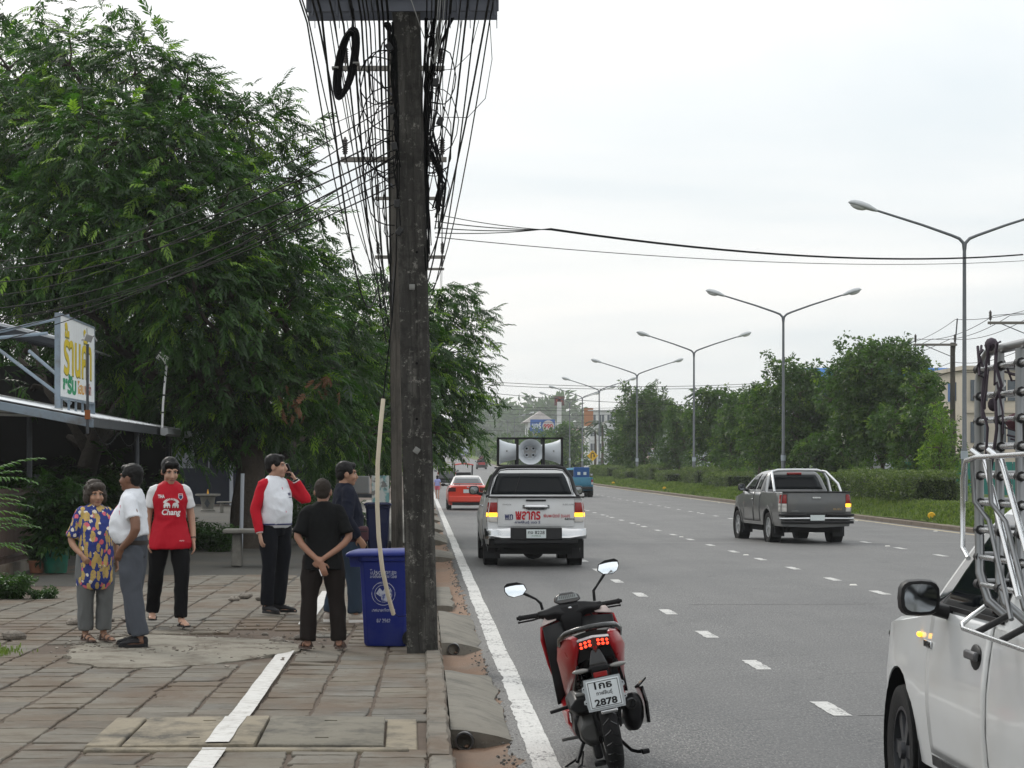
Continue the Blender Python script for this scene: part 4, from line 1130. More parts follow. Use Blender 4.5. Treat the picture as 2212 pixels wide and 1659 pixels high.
for i, (x, y) in enumerate(((-.30, 72), (-.12, 98), (.0, 124), (.05, 150))):
    conc_pole(['third', 'fourth', 'fifth', 'sixth'][i] + ' concrete utility pole along the left kerb', (x, y, zs(y)), 10.2, .23, .19, (-.004 * (1 - i), 0), POLE_M, [(7.85, 2.1, 0), (9.6, 2.1, 0)])

def wire(pts, r, sag, name='cable', label=None, group=None, n=14, sides=5, mtl=None):
    """cable through the points with a sag per span"""
    out_ = []
    P = [Vector(p) for p in pts]
    for i in range(len(P) - 1):
        s = sag[i] if isinstance(sag, (list, tuple)) else sag
        for k in range(n + (1 if i == len(P) - 2 else 0)):
            f = k / n; out_.append(P[i].lerp(P[i + 1], f) - Vector((0, 0, 4 * s * f * (1 - f))))
    b = MB(); b.tube(out_, r, sides)
    return T(b.build(name, mtl or BLACK), label, 'cable', group)
rc = random.Random(12)
GC = 'cables strung along the utility poles'
LC = 'black communication cable strung between the utility poles along the kerb'
xs1 = [-1.03, -1.02, -.93, -.9, -.80, -.78, -.70, -.62, -.60, -.54, -.5, -.46, -.42, -.38, -.34, -.30, .05, .09, .13, .18, .22, .26, .33, .40, .48, .56, .62]
for i, x in enumerate(xs1):
    z1 = 5.86 + rc.uniform(-.12, .06); x2 = -.47 + (x + .14) * .55 + rc.uniform(-.15, .15); z2 = 5.75 + rc.uniform(-.35, .3)
    r_ = rc.choice([.006, .008, .010, .012, .007])
    wire([(x + rc.uniform(-.03, .03), -6, z1 + .1), (x, 21.75, z1), (x2, 48.9, z2), (x2 + .1, 71.9, z2 + rc.uniform(-.1, .1)), (x2 + .3, 97.9, z2), (x2 + .35, 124, z2)], r_, [.3, rc.choice([.15, .4, .7, 1.1, 1.5]) * rc.uniform(.8, 1.2), rc.uniform(.3, .9), .5, .5], 'cable', LC, GC)
for s, z in ((-1, 9.75 + .5), (1, 9.75 + .5), (1, 8.35), (-1, 8.35)):
    wire([(-.3 + s * .92, -6, z + .2), (-.25 + s * .92, 22, z + .1), (-.49 + s * .93, 49, z), (-.3 + s * .93, 72, z - .05), (-.12 + s * .93, 98, z), (0 + s * .93, 124, z), (.05 + s * .93, 150, z)], .009, .35, 'power_line', 'upper power line on the insulators ' + ('left' if s < 0 else 'right') + ' of the poles, ' + ('higher' if z > 9 else 'lower') + ' arm', 'power lines on the crossarms')
# messy bundle running down the right side of the near pole
b_ = []
for i in range(20):
    x = .06 + rc.uniform(-.03, .10); pts = [Vector((x + rc.uniform(-.03, .22), 21.86 + rc.uniform(-.03, .12), 5.9))]
    z = 5.9; zend = rc.uniform(3.8, 5.0)
    xx = pts[0].x
    while z > zend:
        z -= rc.uniform(.18, .35); xx += (-.03 + (5.9 - z) * .025 + rc.uniform(-.02, .05) + .03 - xx) * .45 + rc.uniform(-.02, .02); pts.append(Vector((xx, 21.9 + rc.uniform(-.06, .1), z)))
    wire(pts, rc.choice([.005, .007, .009]), 0.0, 'loose_cable', 'loose black cable end dangling down the right side of the near pole', 'loose cables on the near pole', 4)
for i in range(14):
    x = .07 + rc.uniform(0, .04); z0 = rc.uniform(4.5, 4.75)
    wire([(x, 21.9, z0 + .15), (x + .05 + rc.uniform(0, .1), 21.85, z0 - .15), (x + .03 + rc.uniform(0, .09), 21.85, z0 - rc.uniform(.35, .62))], rc.choice([.006, .009]), 0.0, 'loose_cable', 'short black cable stub in the tuft on the right side of the near pole', 'cable tuft on the near pole', 5)
for i in range(16):
    x = -.25 - rc.uniform(0, .10); pts = []; z = 5.85; xx = x
    while z > rc.uniform(3.9, 4.9):
        pts.append((xx, 21.84 + rc.uniform(-.03, .05), z)); z -= rc.uniform(.12, .3); xx = -.22 + (5.9 - z) * .025 - rc.uniform(0, .07)
    if len(pts) > 2: wire(pts, rc.choice([.005, .007]), 0.0, 'loose_cable', 'loose black cable tangled down the left side of the near pole', 'tangled cables left of the near pole', 4)
MB_ = MB()
for i, (z, x) in enumerate(((5.62, -.29), (5.05, -.27), (4.72, -.245), (4.2, -.22), (5.3, .13), (4.95, .17), (3.95, -.2))):
    o = MB().box((x, 21.82, z), (.055, .05, .075), (0, .2 * (i - 3), 0)).build('splice_box', mat('black_plastic', (.015, .015, .016), .45), bevel=.008)
    T(o, 'small black splice box clamped to the near pole, ' + ['topmost on the left', 'second down on the left', 'third down on the left', 'fourth down on the left', 'upper on the right', 'lower on the right', 'lowest on the left'][i], 'splice box', 'splice boxes on the near pole')
for i in range(22):
    s_ = -1 if i % 2 else 1; z = rc.uniform(4.2, 5.8); x0 = (-.25 if s_ < 0 else .06); a_ = Vector((x0, 21.88, z)); w_ = rc.uniform(.08, .34) * s_; d_ = rc.uniform(.2, .8)
    pts = []
    for k in range(11): f = k / 10; pts.append(a_ + Vector((w_ * math.sin(PI * f) + rc.uniform(-.012, .012), rc.uniform(-.03, .05), -d_ * f + .12 * math.sin(2 * PI * f))))
    wire(pts, rc.choice([.003, .0045, .006]), 0.0, 'loose_cable', 'slack loop of thin black cable beside the near pole, ' + ('left' if s_ < 0 else 'right') + ' side', 'slack loops ' + ('left' if s_ < 0 else 'right') + ' of the near pole', 2)
# thin loops on the right of the pole
wire([(.62, 21.75, 5.85), (.64, 21.75, 5.5), (.58, 21.78, 5.15), (.42, 21.8, 4.98), (.1, 21.9, 5.0)], .0035, 0, 'thin_wire', 'thin wire looping out right of the near pole bracket', 'loops of thin wire', 5)
wire([(.52, 21.75, 5.85), (.44, 21.75, 5.55), (.3, 21.8, 5.42), (.12, 21.9, 5.42)], .0035, 0, 'thin_wire', 'short thin wire loop tight under the right of the bracket', 'loops of thin wire', 5)
o = MB()
pl_ = [(.0, 21.72, 6.05), (.05, 21.7, 5.7), (.13, 21.72, 5.43)]
for k in range(4): wire([(.16 + .02 * k, 21.7, 6.1), (.13 + .018 * k, 21.7, 5.7), (.115 + .004 * k, 21.71, 5.46)], .004, 0, 'earth_wire', 'pale galvanised wire strand hooked on the right of the near pole', 'pale wire strands', 4, 5, BOLT)
wire([(-.12, 21.66, 6.1), (.11, 21.7, 5.45)], .0045, 0, 'stay_wire', 'pale stay wire slanting across the top of the near pole', None, 4, 5, BOLT)
# coil of spare cable
co = thing('cable_coil', 'large coil of spare black cable hanging left of the near pole', 'coil', tuple(W(747, 138, 21.7)))
for k in range(16):
    pts = []; dx, dy = rc.uniform(-.012, .012), -.05 + .007 * k; kk = 1 - .075 * (k % 6)
    for i in range(33):
        a = 2 * PI * i / 32; X, Z = .085 * kk * math.cos(a) + dx, (.31 - .085 * (1 - kk)) * math.sin(a) + rc.uniform(-.003, .003)
        pts.append((X * math.cos(.22) + Z * .17 + (k - 5) * .003, dy + .02 * math.sin(a), Z + (k - 5) * .004))
    MB().tube(pts, .0105, 5, cap=False).build('loop', BLACK, co)
for s in (-1, 1): MB().box((s * .085 + .01 * s, 0, -.02 + .02 * s), (.06, .15, .014)).build('tie', BOLT, co)
MB().tube([(.05, 0, .29), (.07, 0, .5)], .006, 5).build('hanger', BLACK, co)
# drop wires to the left
for i, (v1, v2, Y2, sg_, r_) in enumerate(((215, 560, 40, .5, .006), (235, 640, 38, .5, .006), (285, 585, 36, .35, .008), (318, 612, 36, .35, .008), (335, 668, 36, .4, .008), (352, 690, 36, .4, .006), (395, 700, 36, .3, .007), (330, 760, 34, .3, .006), (375, 735, 33.8, .25, .006))):
    wire([W(862, v1, 21.9), W(-120, v2, Y2)], r_, sg_, 'drop_wire', 'drop wire from the near pole down left over the tree, %s from the top' % ['first', 'second', 'third', 'fourth', 'fifth', 'sixth', 'seventh', 'eighth', 'ninth'][i], 'drop wires to the shop', 24)
wire([W(905, 175, 22), W(500, 330, 26), W(240, 530, 30)], .004, .1, 'drop_wire', 'thinnest drop wire disappearing into the left tree crown', 'drop wires to the shop', 16)
# wires across the road
Ee = Vector((19.5, 78, EYE + 452 * 78 / FPX))
for i, (v, r_) in enumerate(((462, .006), (478, .008), (492, .008), (503, .007))):
    wire([W(940, v, 48.8), W(1190, 497, 53) + Vector((0, 0, .012 * i)), Ee + Vector((0, 0, .01 * i))], r_ + .003, [.05, .35], 'cross_wire', 'black wire of the bundle spanning the road right from the poles, strand %s' % 'abcd'[i] if False else 'black wire twisted in the bundle that spans the road from the poles', 'wire bundle over the road', 18)
wire([W(940, 512, 48.8), Vector((19.6, 78, EYE + 440 * 78 / FPX))], .009, .3, 'cross_wire', 'single black wire below the bundle that spans the road', None, 20)
for i, (v1, v2, Y) in enumerate(((815, 827, 150), (822, 832, 152), (835, 875, 165), (866, 878, 230), (872, 884, 232), (884, 892, 240), (905, 908, 320), (925, 930, 420))):
    wire([W(930, v1, Y), W(1660 if i < 3 else 1420, v2, Y * 1.05)], .012 + .00003 * Y, .4, 'far_wire', 'thin far wire crossing above the road, %s from the top' % ['first', 'second', 'third', 'fourth', 'fifth', 'sixth', 'seventh', 'eighth'][i], 'far wires over the road', 14)

# ---- twin arm street lamps on the median
LAMP_S = mat('lamp_steel', (.12, .13, .14), .5, .5, var=.2); LAMP_H = mat('lamp_head_grey', (.42, .44, .45), .45, .1, var=.1); LAMP_L = mat('lamp_lens', (.55, .56, .55), .2)
def lamp_proto():
    t_ = thing('street_lamp', 'x y z w', 'street lamp', (0, 0, 0), 0, 'twin arm lamps along the median')
    MB().tube([(0, 0, -.6), (0, 0, 2.3), (0, 0, 2.35), (0, 0, 8.6)], [.105, .10, .075, .055], 10).build('pole', LAMP_S, t_)
    MB().tube([(0, 0, 2.0), (0, 0, 2.25)], [.115, .115], 10).build('base_sleeve', mat('lamp_base_blue', (.32, .36, .40), .5), t_)
    for s in (-1, 1):
        a = MB().tube([(0, 0, 8.5), (s * .03, 0, 8.72), (s * .16, 0, 8.86), (s * .4, 0, 8.96), (s * 1.3, 0, 9.28), (s * 2.75, 0, 9.74)], [.06, .055, .05, .045, .04, .035], 8).build('arm', LAMP_S, t_)
        m = Matrix.Translation((s * 3.15, 0, 9.86)) @ Euler((0, R(-17 * s), 0)).to_matrix().to_4x4()
        h = MB(); n = 12; rg = []
        for k, (x, wy, zt, zb) in enumerate(((-.46, .045, .04, -.04), (-.34, .09, .075, -.06), (-.15, .15, .13, -.07), (.1, .19, .15, -.07), (.32, .17, .125, -.06), (.44, .10, .075, -.04), (.49, .02, .01, -.01))):
            rg.append([m @ Vector((s * x, wy * math.cos(2 * PI * j / n), (zt if math.sin(2 * PI * j / n) > 0 else -zb) * math.sin(2 * PI * j / n))) for j in range(n)])
        h.rings(rg); ho = h.build('lamp_head', LAMP_H, t_)
        l = MB(); l.ell((0, 0, 0), .28, .145, .125, 12, 6); l.v = [tuple(m @ Vector((p[0] + s * .14, p[1], p[2] - .025))) for p in l.v]; l.build('lens', LAMP_L, ho)
    return t_
lp = lamp_proto()
LY = [74.9, 112.7, 149.2, 188, 230, 257, 283, 437, 468]
ll = ['nearest twin arm street lamp, tallest at the right edge', 'second twin arm street lamp from the right', 'third twin arm street lamp from the right', 'fourth twin arm street lamp from the right', 'fifth twin arm street lamp from the right, left of the median trees', 'sixth twin arm street lamp, just right of the maroon pylon sign', 'seventh twin arm street lamp, partly behind the maroon pylon sign', 'eighth twin arm street lamp, far down the road', 'farthest twin arm street lamp in front of the wooded hill']
for i, y in enumerate(LY):
    o = lp if i == 0 else copy_tree(lp)
    o.location = (16.9 + (0, .05, 0, -.05, .1, .3, .55, 0, -.1)[i], y, zr(y)); o.rotation_euler = (0, 0, (0, -.10, .08, -.12, .06, 0, .03, -.1, .1)[i]); o['label'] = ll[i]

# ---- wheelie bins
BLUEP = mat('blue_bin_plastic', (0.005, 0.016, 0.17), .38, var=.18, vs=4, bump=.15, bs=90, dirt=(.03, .04, .16), ds=2)
DBLUE = mat('dark_blue_bin', (0.006, 0.01, 0.045), .45, var=.2)
RUB_ = mat('tyre_rubber', (.009, .009, .0095), .85, var=.3, vs=20, bump=.3, bs=60)
WPRINT = NT('worn_white_print')
w = WPRINT.ramp(WPRINT.noise(22, 5, .7), [(.5, 0), (.62, 1)])
WPRINT.set(col=WPRINT.mix(w, (.45, .47, .55), (.05, .07, .25)), rough=.5); WPRINT = WPRINT.m
def bin_(label, base, rz, mtl, printed):
    t_ = thing('wheelie_bin', label, 'bin', base, rz, 'wheelie bins on the pavement')
    # front of the bin = -x
    b = MB(); rg = []
    for z, x0, x1, w_ in ((.0, -.19, .19, .185), (.03, -.205, .20, .195), (.45, -.225, .225, .215), (.80, -.245, .25, .235), (.805, -.262, .262, .25), (.85, -.265, .265, .252)):
        c_ = .04
        rg.append([(x0 + c_, -w_, z), (x1 - c_, -w_, z), (x1, -w_ + c_, z), (x1, w_ - c_, z), (x1 - c_, w_, z), (x0 + c_, w_, z), (x0, w_ - c_, z), (x0, -w_ + c_, z)])
    b.rings(rg); b.build('body', mtl, t_, bevel=.008, ang=30)
    l = MB(); rg = []
    for z, g in ((.852, .02), (.885, .02), (.905, -.012), (.918, -.06)):
        rg.append([(-.35 - g * 1.0, -.255 - g, z - .01), (.27 + g * .2, -.255 - g, z), (.27 + g * .2, .255 + g, z), (-.35 - g, .255 + g, z - .01)])
    l.rings(rg); lo = l.build('lid', mtl, t_, bevel=.012)
    MB().box((-.30, 0, .82), (.08, .30, .05), top=(1.5, 1)).build('lid_lip', mtl, lo, bevel=.01)
    for s in (-1, 1): MB().box((-.28, s * .2, .80), (.1, .02, .1), top=(1.3, 1)).build('gusset', mtl, t_)
    MB().tube([(.27, -.2, .87), (.33, -.2, .88), (.33, .2, .88), (.27, .2, .87)], .016, 8).build('handle', mtl, t_)
    for s in (-1, 1):
        m = Matrix.Translation((.24, s * .235, .08)) @ Euler((R(90), 0, 0)).to_matrix().to_4x4()
        MB().lathe([(.03, -.025), (.07, -.028), (.078, -.015), (.078, .015), (.07, .028), (.03, .025)], m, 20).build('wheel', RUB_, t_)
    return t_
bn = bin_('bright blue wheelie bin with worn white print beside the near pole', (-.325, 22.9, zs(22.9)), R(-4), BLUEP, True)
FT = (R(91.5), 0, 0)
for z, tx, w_, h_ in ((.705, 'โปรดทิ้งขยะ', .25, .05), (.665, 'ลงถังให้เรียบร้อย', .25, .035), (.345, 'เทศบาลเมือง กส', .22, .03), (.245, '87 2562', .13, .035)):
    text('lettering', tx, .05, WPRINT, bn, (-.015, -.2 - .058 * z - .006, z), FT, width=w_, height=h_, bold=.01)
em = MB()
for q, r0, r1 in ((0, .112, .107), (0, .083, .078)):
    em.rings([[(r_ * math.cos(2 * PI * k / 40) - .015, 0, r_ * math.sin(2 * PI * k / 40)) for k in range(40)] for r_ in (r0, r1)], cap=False)
em.add([(-.085, 0, .0), (-.05, 0, .055), (-.02, 0, .02), (.0, 0, .06), (.02, 0, .015), (.05, 0, .05), (.06, 0, -.01), (.03, 0, -.04), (.02, 0, -.07), (-.03, 0, -.07), (-.04, 0, -.03)], [tuple(range(11))])
em.build('emblem', WPRINT, bn, smooth=False, loc=(0, -.236, .50), rot=(R(1.5), 0, 0))
text('lettering', 'เทศบาลเมืองกาฬสินธุ์', .02, WPRINT, bn, (-.015, -.243, .595), FT, width=.12, height=.018)
b2 = bin_('dark navy wheelie bin in front of the second utility pole', (-.86, 47.8, zs(48)), R(-90), DBLUE, False)
pb = thing('poster_board', 'upright poster with pale faces standing behind the dark bin', 'poster', (W(822, 1090, 50.5).x, 50.5, zs(50)))
t = NT('poster_print'); ob = t.tc.outputs['Object']
c = t.mix(t.ramp(t.noise(4.5, 3), [(.42, 0), (.5, 1)]), (.16, .35, .36), (.55, .58, .56)); c = t.mix(t.ramp(t.noise(7, 3), [(.55, 0), (.6, .8)]), c, (.13, .11, .1)); t.set(col=c, rough=.5)
MB().box((0, 0, 1.12), (.36, .03, .62)).build('print', t.m, pb)
for s in (-1, 1): MB().box((s * .17, .03, .7), (.03, .03, 1.45)).build('leg', DARKSTEEL, pb)
ct = thing('street_stall', 'dark metal stall frame at the pavement back behind the poster', 'stall', (W(765, 1150, 55).x, 55, zs(55)))
MB().box((0, 0, .95), (1.1, .7, .08)).build('counter', DARKSTEEL, ct)
for x in (-.5, .5):
    for y in (-.3, .3): MB().box((x, y, .46), (.06, .06, .92)).build('leg', DARKSTEEL, ct)
MB().box((.1, 0, 1.2), (.5, .4, .4)).build('box', mat('old_grey', (.25, .25, .25), .6), ct, bevel=.02)
# paving of the pavement further on
b = MB()
b.grid(lambda f, g: (-2.6 + 2.66 * f, 50 + 60 * g, zs(50 + 60 * g) + .035), 2, 30)
T(b.build('pavement', concrete('far_pavement', (.15, .14, .125), (.245, .23, .205), sc=1.2, streak=(1, .4, 1), amt=.5)), 'pale pavement running on behind the dark bin', 'pavement', kind='structure')

# bent conduit hanging from a wire
cd = thing('conduit', 'bent cream plastic conduit hanging over the blue bin by a thin cable', 'conduit', (0, 0, 0))
CR = mat('cream_pvc', (.50, .44, .34), .5, var=.12)
pts = [W(828, 862, 21.55), W(822, 920, 21.5), W(816, 1000, 21.5), W(815, 1090, 21.52), W(818, 1160, 21.55), W(826, 1230, 21.6), W(838, 1285, 21.7), W(850, 1327, 21.8)]
sm_ = []
for i in range(len(pts) - 1):
    for k in range(4): sm_.append(pts[i].lerp(pts[i + 1], k / 4))
sm_.append(pts[-1])
MB().tube(sm_, [.0195] * len(sm_), 10).build('pipe', CR, cd)
wp = [W(828, 864, 21.55), W(834, 800, 21.6), W(846, 700, 21.75), W(856, 560, 21.8), W(858, 400, 21.85), W(858, 250, 21.85)]
MB().tube(wp, .006, 5).build('cable', BLACK, cd)
MB().tube([W(850, 1325, 21.8), W(862, 1332, 21.75), W(880, 1330, 21.75)], .003, 5).build('wire_end', BLACK, cd)

# yellow turn sign and markers on the median
us = thing('turn_sign', 'yellow diamond road sign with black U-turn arrow on a white post', 'road sign', (W(1280, 1000, 240).x, 240, zm(17, 240)))
MB().tube([(.2, 0, -.1), (.0, 0, 2.0)], .05, 8).build('post', WP, us)
SY = mat('sign_amber', (.62, .36, .012), .5); SK = mat('sign_black', (.012, .012, .012), .5)
MB().box((0, -.07, 2.0), (.78, .02, .78), (0, R(45), 0)).build('plate', SY, us)
b = MB(); pts = [(-.15, -.085, 1.72), (-.15, -.085, 2.1), (-.1, -.085, 2.22), (0, -.085, 2.27), (.1, -.085, 2.22), (.15, -.085, 2.1), (.15, -.085, 2.0)]
b.tube(pts, .05, 6, flat=.1, up=(0, 1, 0)); b.build('arrow', SK, us)
MB().prism([(.03, -.095, 2.0), (.27, -.095, 2.0), (.15, -.095, 1.84)], (0, .01, 0)).build('arrow_head', SK, us)
for i, (u, y) in enumerate(((2026, 71.5), (1640, 110), (1457, 150), (1350, 190))):
    k = thing('edge_marker', 'small round yellow marker on the median edge, %s from the camera' % ['nearest', 'second', 'third', 'fourth'][i], 'marker', (15.15, y, zm(15.15, y)), 0, 'yellow markers on the median')
    MB().lathe([(.11, 0), (.12, .02), (.10, .05), (.01, .055)], Matrix.Translation((0, 0, .13)) @ Euler((R(90), 0, 0)).to_matrix().to_4x4(), 16).build('disc', SY, k)
    MB().box((0, .02, .02), (.04, .03, .2)).build('stake', SK, k)

# ============================================================ VEHICLES
GLASS = mat('tinted_glass', (.006, .008, .010), .05, 0, var=0, spec=.12)
GLASS_C = mat('cab_glass', (.02, .025, .028), .05, 0, var=0, spec=.45)
CHROME = mat('chrome', (.50, .51, .52), .18, 1.0, var=.06)
BLKP = mat('black_trim', (.008, .008, .009), .5, var=.2)
WHITEP = mat('white_car_paint', (.62, .63, .63), .32, 0, var=.05, vs=2, coat=.7, dirt=(.585, .585, .57), ds=1.1)
SILVERP = mat('pearl_white_paint', (.56, .57, .575), .34, .05, var=.05, vs=2, coat=.6, dirt=(.52, .52, .51), ds=1.3)
GREYP = mat('grey_metal_paint', (.115, .118, .12), .34, .5, var=.08, coat=.6, dirt=(.13, .125, .115), ds=1.5)
REDP = mat('orange_red_paint', (.60, .035, .012), .35, 0, var=.06, coat=.6)
BLUEC = mat('light_blue_paint', (.035, .17, .26), .45, 0, var=.2, coat=.3)
REDL = mat('red_lamp', (.24, .008, .008), .18, var=.1, coat=.5); AMBER_ON = mat('amber_lamp_on', (.9, .4, .02), .3, emit=(1, .48, .03), es=2.4, var=0); CLEARL = mat('clear_lamp', (.5, .48, .45), .15, var=.1, coat=.5)
REDON = mat('red_lamp_on', (.5, .02, .01), .3, emit=(1, .05, .02), es=3.0, var=0)
RIM = mat('alloy_rim', (.45, .46, .47), .35, .8, var=.15); RIMD = mat('dark_rim', (.055, .057, .062), .4, .5, var=.2)
UNDER = mat('underbody', (.004, .004, .004), .9, var=0)
PLATE_W = mat('plate_white', (.55, .60, .60), .4); INK_K = mat('ink_black', (.012, .012, .014), .5, var=0); INK_N = mat('ink_navy', (.02, .025, .10), .5, var=0); INK_R = mat('ink_red', (.40, .008, .018), .5, var=0); INK_G = mat('ink_green', (.01, .12, .06), .5, var=0)

def wheel(parent, c, r, w, side, rim=RIM, spokes=6):
    """axle along x; side = outward sign"""
    m = Matrix.Translation(c) @ Euler((0, R(90), 0)).to_matrix().to_4x4()
    t_ = bpy.data.objects.new('wheel', None); COL.objects.link(t_); t_.parent = parent
    rr = r * .66
    MB().lathe([(rr, -w * .42), (r * .86, -w * .5), (r * .97, -w * .46), (r, -w * .3), (r * 1.0, w * .3), (r * .97, w * .46), (r * .86, w * .5), (rr, w * .42)], m, 36, cap=False).build('tyre', RUB_, t_)
    s = side
    MB().lathe([(rr, -w * .42 * 1), (rr * 1.01, w * .42), (rr * .93, w * .43), (rr * .9, w * .1), (rr * .5, .0), (.02, .0)] if s > 0 else [(rr, w * .42), (rr * 1.01, -w * .42), (rr * .93, -w * .43), (rr * .9, -w * .1), (rr * .5, .0), (.02, .0)], m, 28).build('rim', rim, t_, ang=30)
    MB().lathe([(rr * 1.02, 0), (.01, -.002)], Matrix.Translation(Vector(c) - Vector((s * w * .40, 0, 0))) @ Euler((0, R(90), 0)).to_matrix().to_4x4(), 24, cap=False).build('brake_disc', UNDER, t_)
    b = MB()
    for k in range(spokes):
        a = 2 * PI * k / spokes
        d = Vector((0, math.cos(a), math.sin(a))); e = Vector((0, -math.sin(a), math.cos(a)))
        p0 = Vector(c) + Vector((s * w * .38, 0, 0))
        b.add([p0 + d * rr * .12 - e * rr * .12, p0 + d * rr * .12 + e * rr * .12, p0 + d * rr * .95 + e * rr * .16, p0 + d * rr * .95 - e * rr * .16,
               p0 + d * rr * .12 - e * rr * .14 - Vector((s * .05, 0, 0)), p0 + d * rr * .12 + e * rr * .14 - Vector((s * .05, 0, 0)), p0 + d * rr * .95 + e * rr * .2 - Vector((s * .05, 0, 0)), p0 + d * rr * .95 - e * rr * .2 - Vector((s * .05, 0, 0))],
              [(0, 1, 2, 3), (0, 4, 5, 1), (1, 5, 6, 2), (2, 6, 7, 3), (3, 7, 4, 0)])
    b.build('spokes', rim, t_)
    MB().lathe([(rr * .22, -.01), (rr * .2, .02), (.005, .025)], Matrix.Translation(Vector(c) + Vector((s * w * .39, 0, 0))) @ Euler((0, R(90 * s), 0)).to_matrix().to_4x4(), 14).build('hub_cap', rim, t_)
    return t_

def interp(tab, z):
    for (a, x0), (b_, x1) in zip(tab, tab[1:]):
        if z <= b_:
            f = 0 if b_ == a else max(0, (z - a) / (b_ - a)); f = f * f * (3 - 2 * f) * .5 + f * .5
            return x0 + (x1 - x0) * f
    return tab[-1][1]

class Pickup:
    def __init__(s, label, loc, rz, paint, L=5.33, ra=1.25, fa=4.335, bed=1.55, cabr=1.62, cabf=4.02, roof=1.78, belt=1.25, rail=1.255, low=0.0, wr=.385, half=.915, roofr=None, rooff=None, rim=RIM, cat='pickup truck', name='pickup_truck', bumper=True, hoodz=1.16, sc=1.0, flare=.6):
        s.t = thing(name, label, cat, loc, rz); s.t.scale = (sc, sc, sc)
        s.L, s.ra, s.fa, s.low, s.wr, s.half, s.belt, s.roof, s.rail = L, ra, fa, low, wr, half, belt - low, roof - low, rail - low
        s.cabr, s.cabf = cabr, cabf; s.roofr = roofr if roofr is not None else cabr + .2; s.rooff = rooff if rooff is not None else cabf - 1.02
        s.paint = paint; s.bed = bed; s.hoodz = hoodz - low
        ys = sorted(set([0, .03, .1, .25, .5, .8, ra - .5, ra - .25, ra, ra + .25, ra + .5, bed, cabr, 2.3, 2.8, 3.3, fa - .55, fa - .3, fa, fa + .3, fa + .5, L - .35, L - .18, L - .07, L]))
        ys = [y for i, y in enumerate(ys) if i == 0 or y - ys[i - 1] > .025]
        rg = []
        for y in ys:
            zt = s.ztop(y); zz = [.36, .48, .6, .74, .9, 1.02, 1.12, 1.2]
            z0 = .40 - low * .7
            row = [(0, y, z0 - .03)]
            side = []
            for k in range(9):
                z = z0 + (zt - .025 - z0) * k / 8
                side.append((s.x(y, z), y, z))
            side.append((s.x(y, zt) - .035, y, zt)); side.append((s.x(y, zt) * .45, y, zt + .015 * (1 if y > s.cabf else 0)))
            row += side + [(0, y, zt + .02 * (1 if y > s.cabf else 0))] + [(-p[0], p[1], p[2]) for p in side[::-1]]
            rg.append(row)
        b = MB(); b.rings(rg)
        s.body = b.build('body', paint, s.t, ang=38)
        cs = []
        for a in (ra, fa):
            for sd in (-1, 1):
                cs.append(MB().lathe([(wr + .075, -.16), (wr + .075, .3)], Matrix.Translation((sd * (half - .1), a, wr + .02)) @ Euler((0, R(90 * sd), 0)).to_matrix().to_4x4(), 32))
        cs.append(MB().box((0, (.07 + bed) / 2, s.rail + .25), (2 * half - .26, bed - .07, 1.2)))
        cut(s.body, cs)
        MB().box((0, L * .5, .36 - low * .6), (1.35, L * .86, .22)).build('underbody', UNDER, s.t)
        MB().box((0, (.07 + bed) / 2, s.rail - .36), (2 * half - .27, bed - .08, .03)).build('bed_liner', UNDER, s.t)
        for a in (ra, fa):
            for sd in (-1, 1):
                b = MB(); c_ = (0, a, wr + .02); rg = []
                for k in range(25):
                    th = R(-18 + 216 * k / 24); rr_ = []
                    for q, off in ((wr + .07, -.02), (wr + .072, .014 * flare), (wr + .105, .022 * flare), (wr + .15, .002)):
                        y = a + q * math.cos(th); z = wr + .02 + q * math.sin(th); z = min(z, s.ztop(y) - .01)
                        rr_.append((sd * (s.x(y, z) + off), y, z))
                    rg.append(rr_)
                if flare: b.rings(rg, cap=False, closed=False); b.build('wheel_arch', paint, s.t)
                MB().lathe([(wr + .07, -.14), (wr + .068, .10)], Matrix.Translation((sd * (half - .12), a, wr + .02)) @ Euler((0, R(90 * sd), 0)).to_matrix().to_4x4(), 28, cap=False).lathe([(wr + .07, 0), (.02, .001)], Matrix.Translation((sd * (half - .262), a, wr + .02)) @ Euler((0, R(90 * sd), 0)).to_matrix().to_4x4(), 28, cap=False).build('wheel_well', UNDER, s.t)
                wheel(s.t, (sd * (half - .145), a, wr), wr, .255, sd, rim)
        s.cab()
    def ztop(s, y):
        if y <= s.cabf - .25: return s.rail if y < s.bed + .04 else s.belt
        f = (y - (s.cabf - .25)) / (s.L - s.cabf + .25)
        return s.belt + (s.hoodz - s.belt) * min(1, f * 3) - .20 * max(0, f - .25) ** 1.6 - .22 * max(0, (f - .88) / .12) ** 2
    def x(s, y, z):
        z = z + s.low
        p = interp([(.33, -.075), (.45, -.03), (.6, -.012), (.75, 0), (.92, -.004), (1.05, -.018), (1.15, -.035), (1.27, -.055)], z)
        x = s.half - .02 + p
        f = max(0, (y - (s.L - 1.0)) / 1.0); x -= .20 * f ** 2.6
        if y < .3: x -= .03 * (1 - y / .3) ** 2
        for a in (s.ra, s.fa):
            d = math.hypot(y - a, z - s.low - s.wr); x += .018 * math.exp(-((d - .5) / .09) ** 2)
        return x
    def hw(s, z):
        f = (z - s.belt) / (s.roof - s.belt); return (s.half - .075) + (-.19) * f - .07 * max(0, f - .72) / .28
    def yr(s, z):
        f = max(0, (z - s.belt) / (s.roof - s.belt)); return s.cabr + (s.roofr - s.cabr) * f ** 1.1
    def yf(s, z):
        f = max(0, (z - s.belt) / (s.roof - s.belt)); return s.cabf + (s.rooff - s.cabf) * (f ** 1.12)
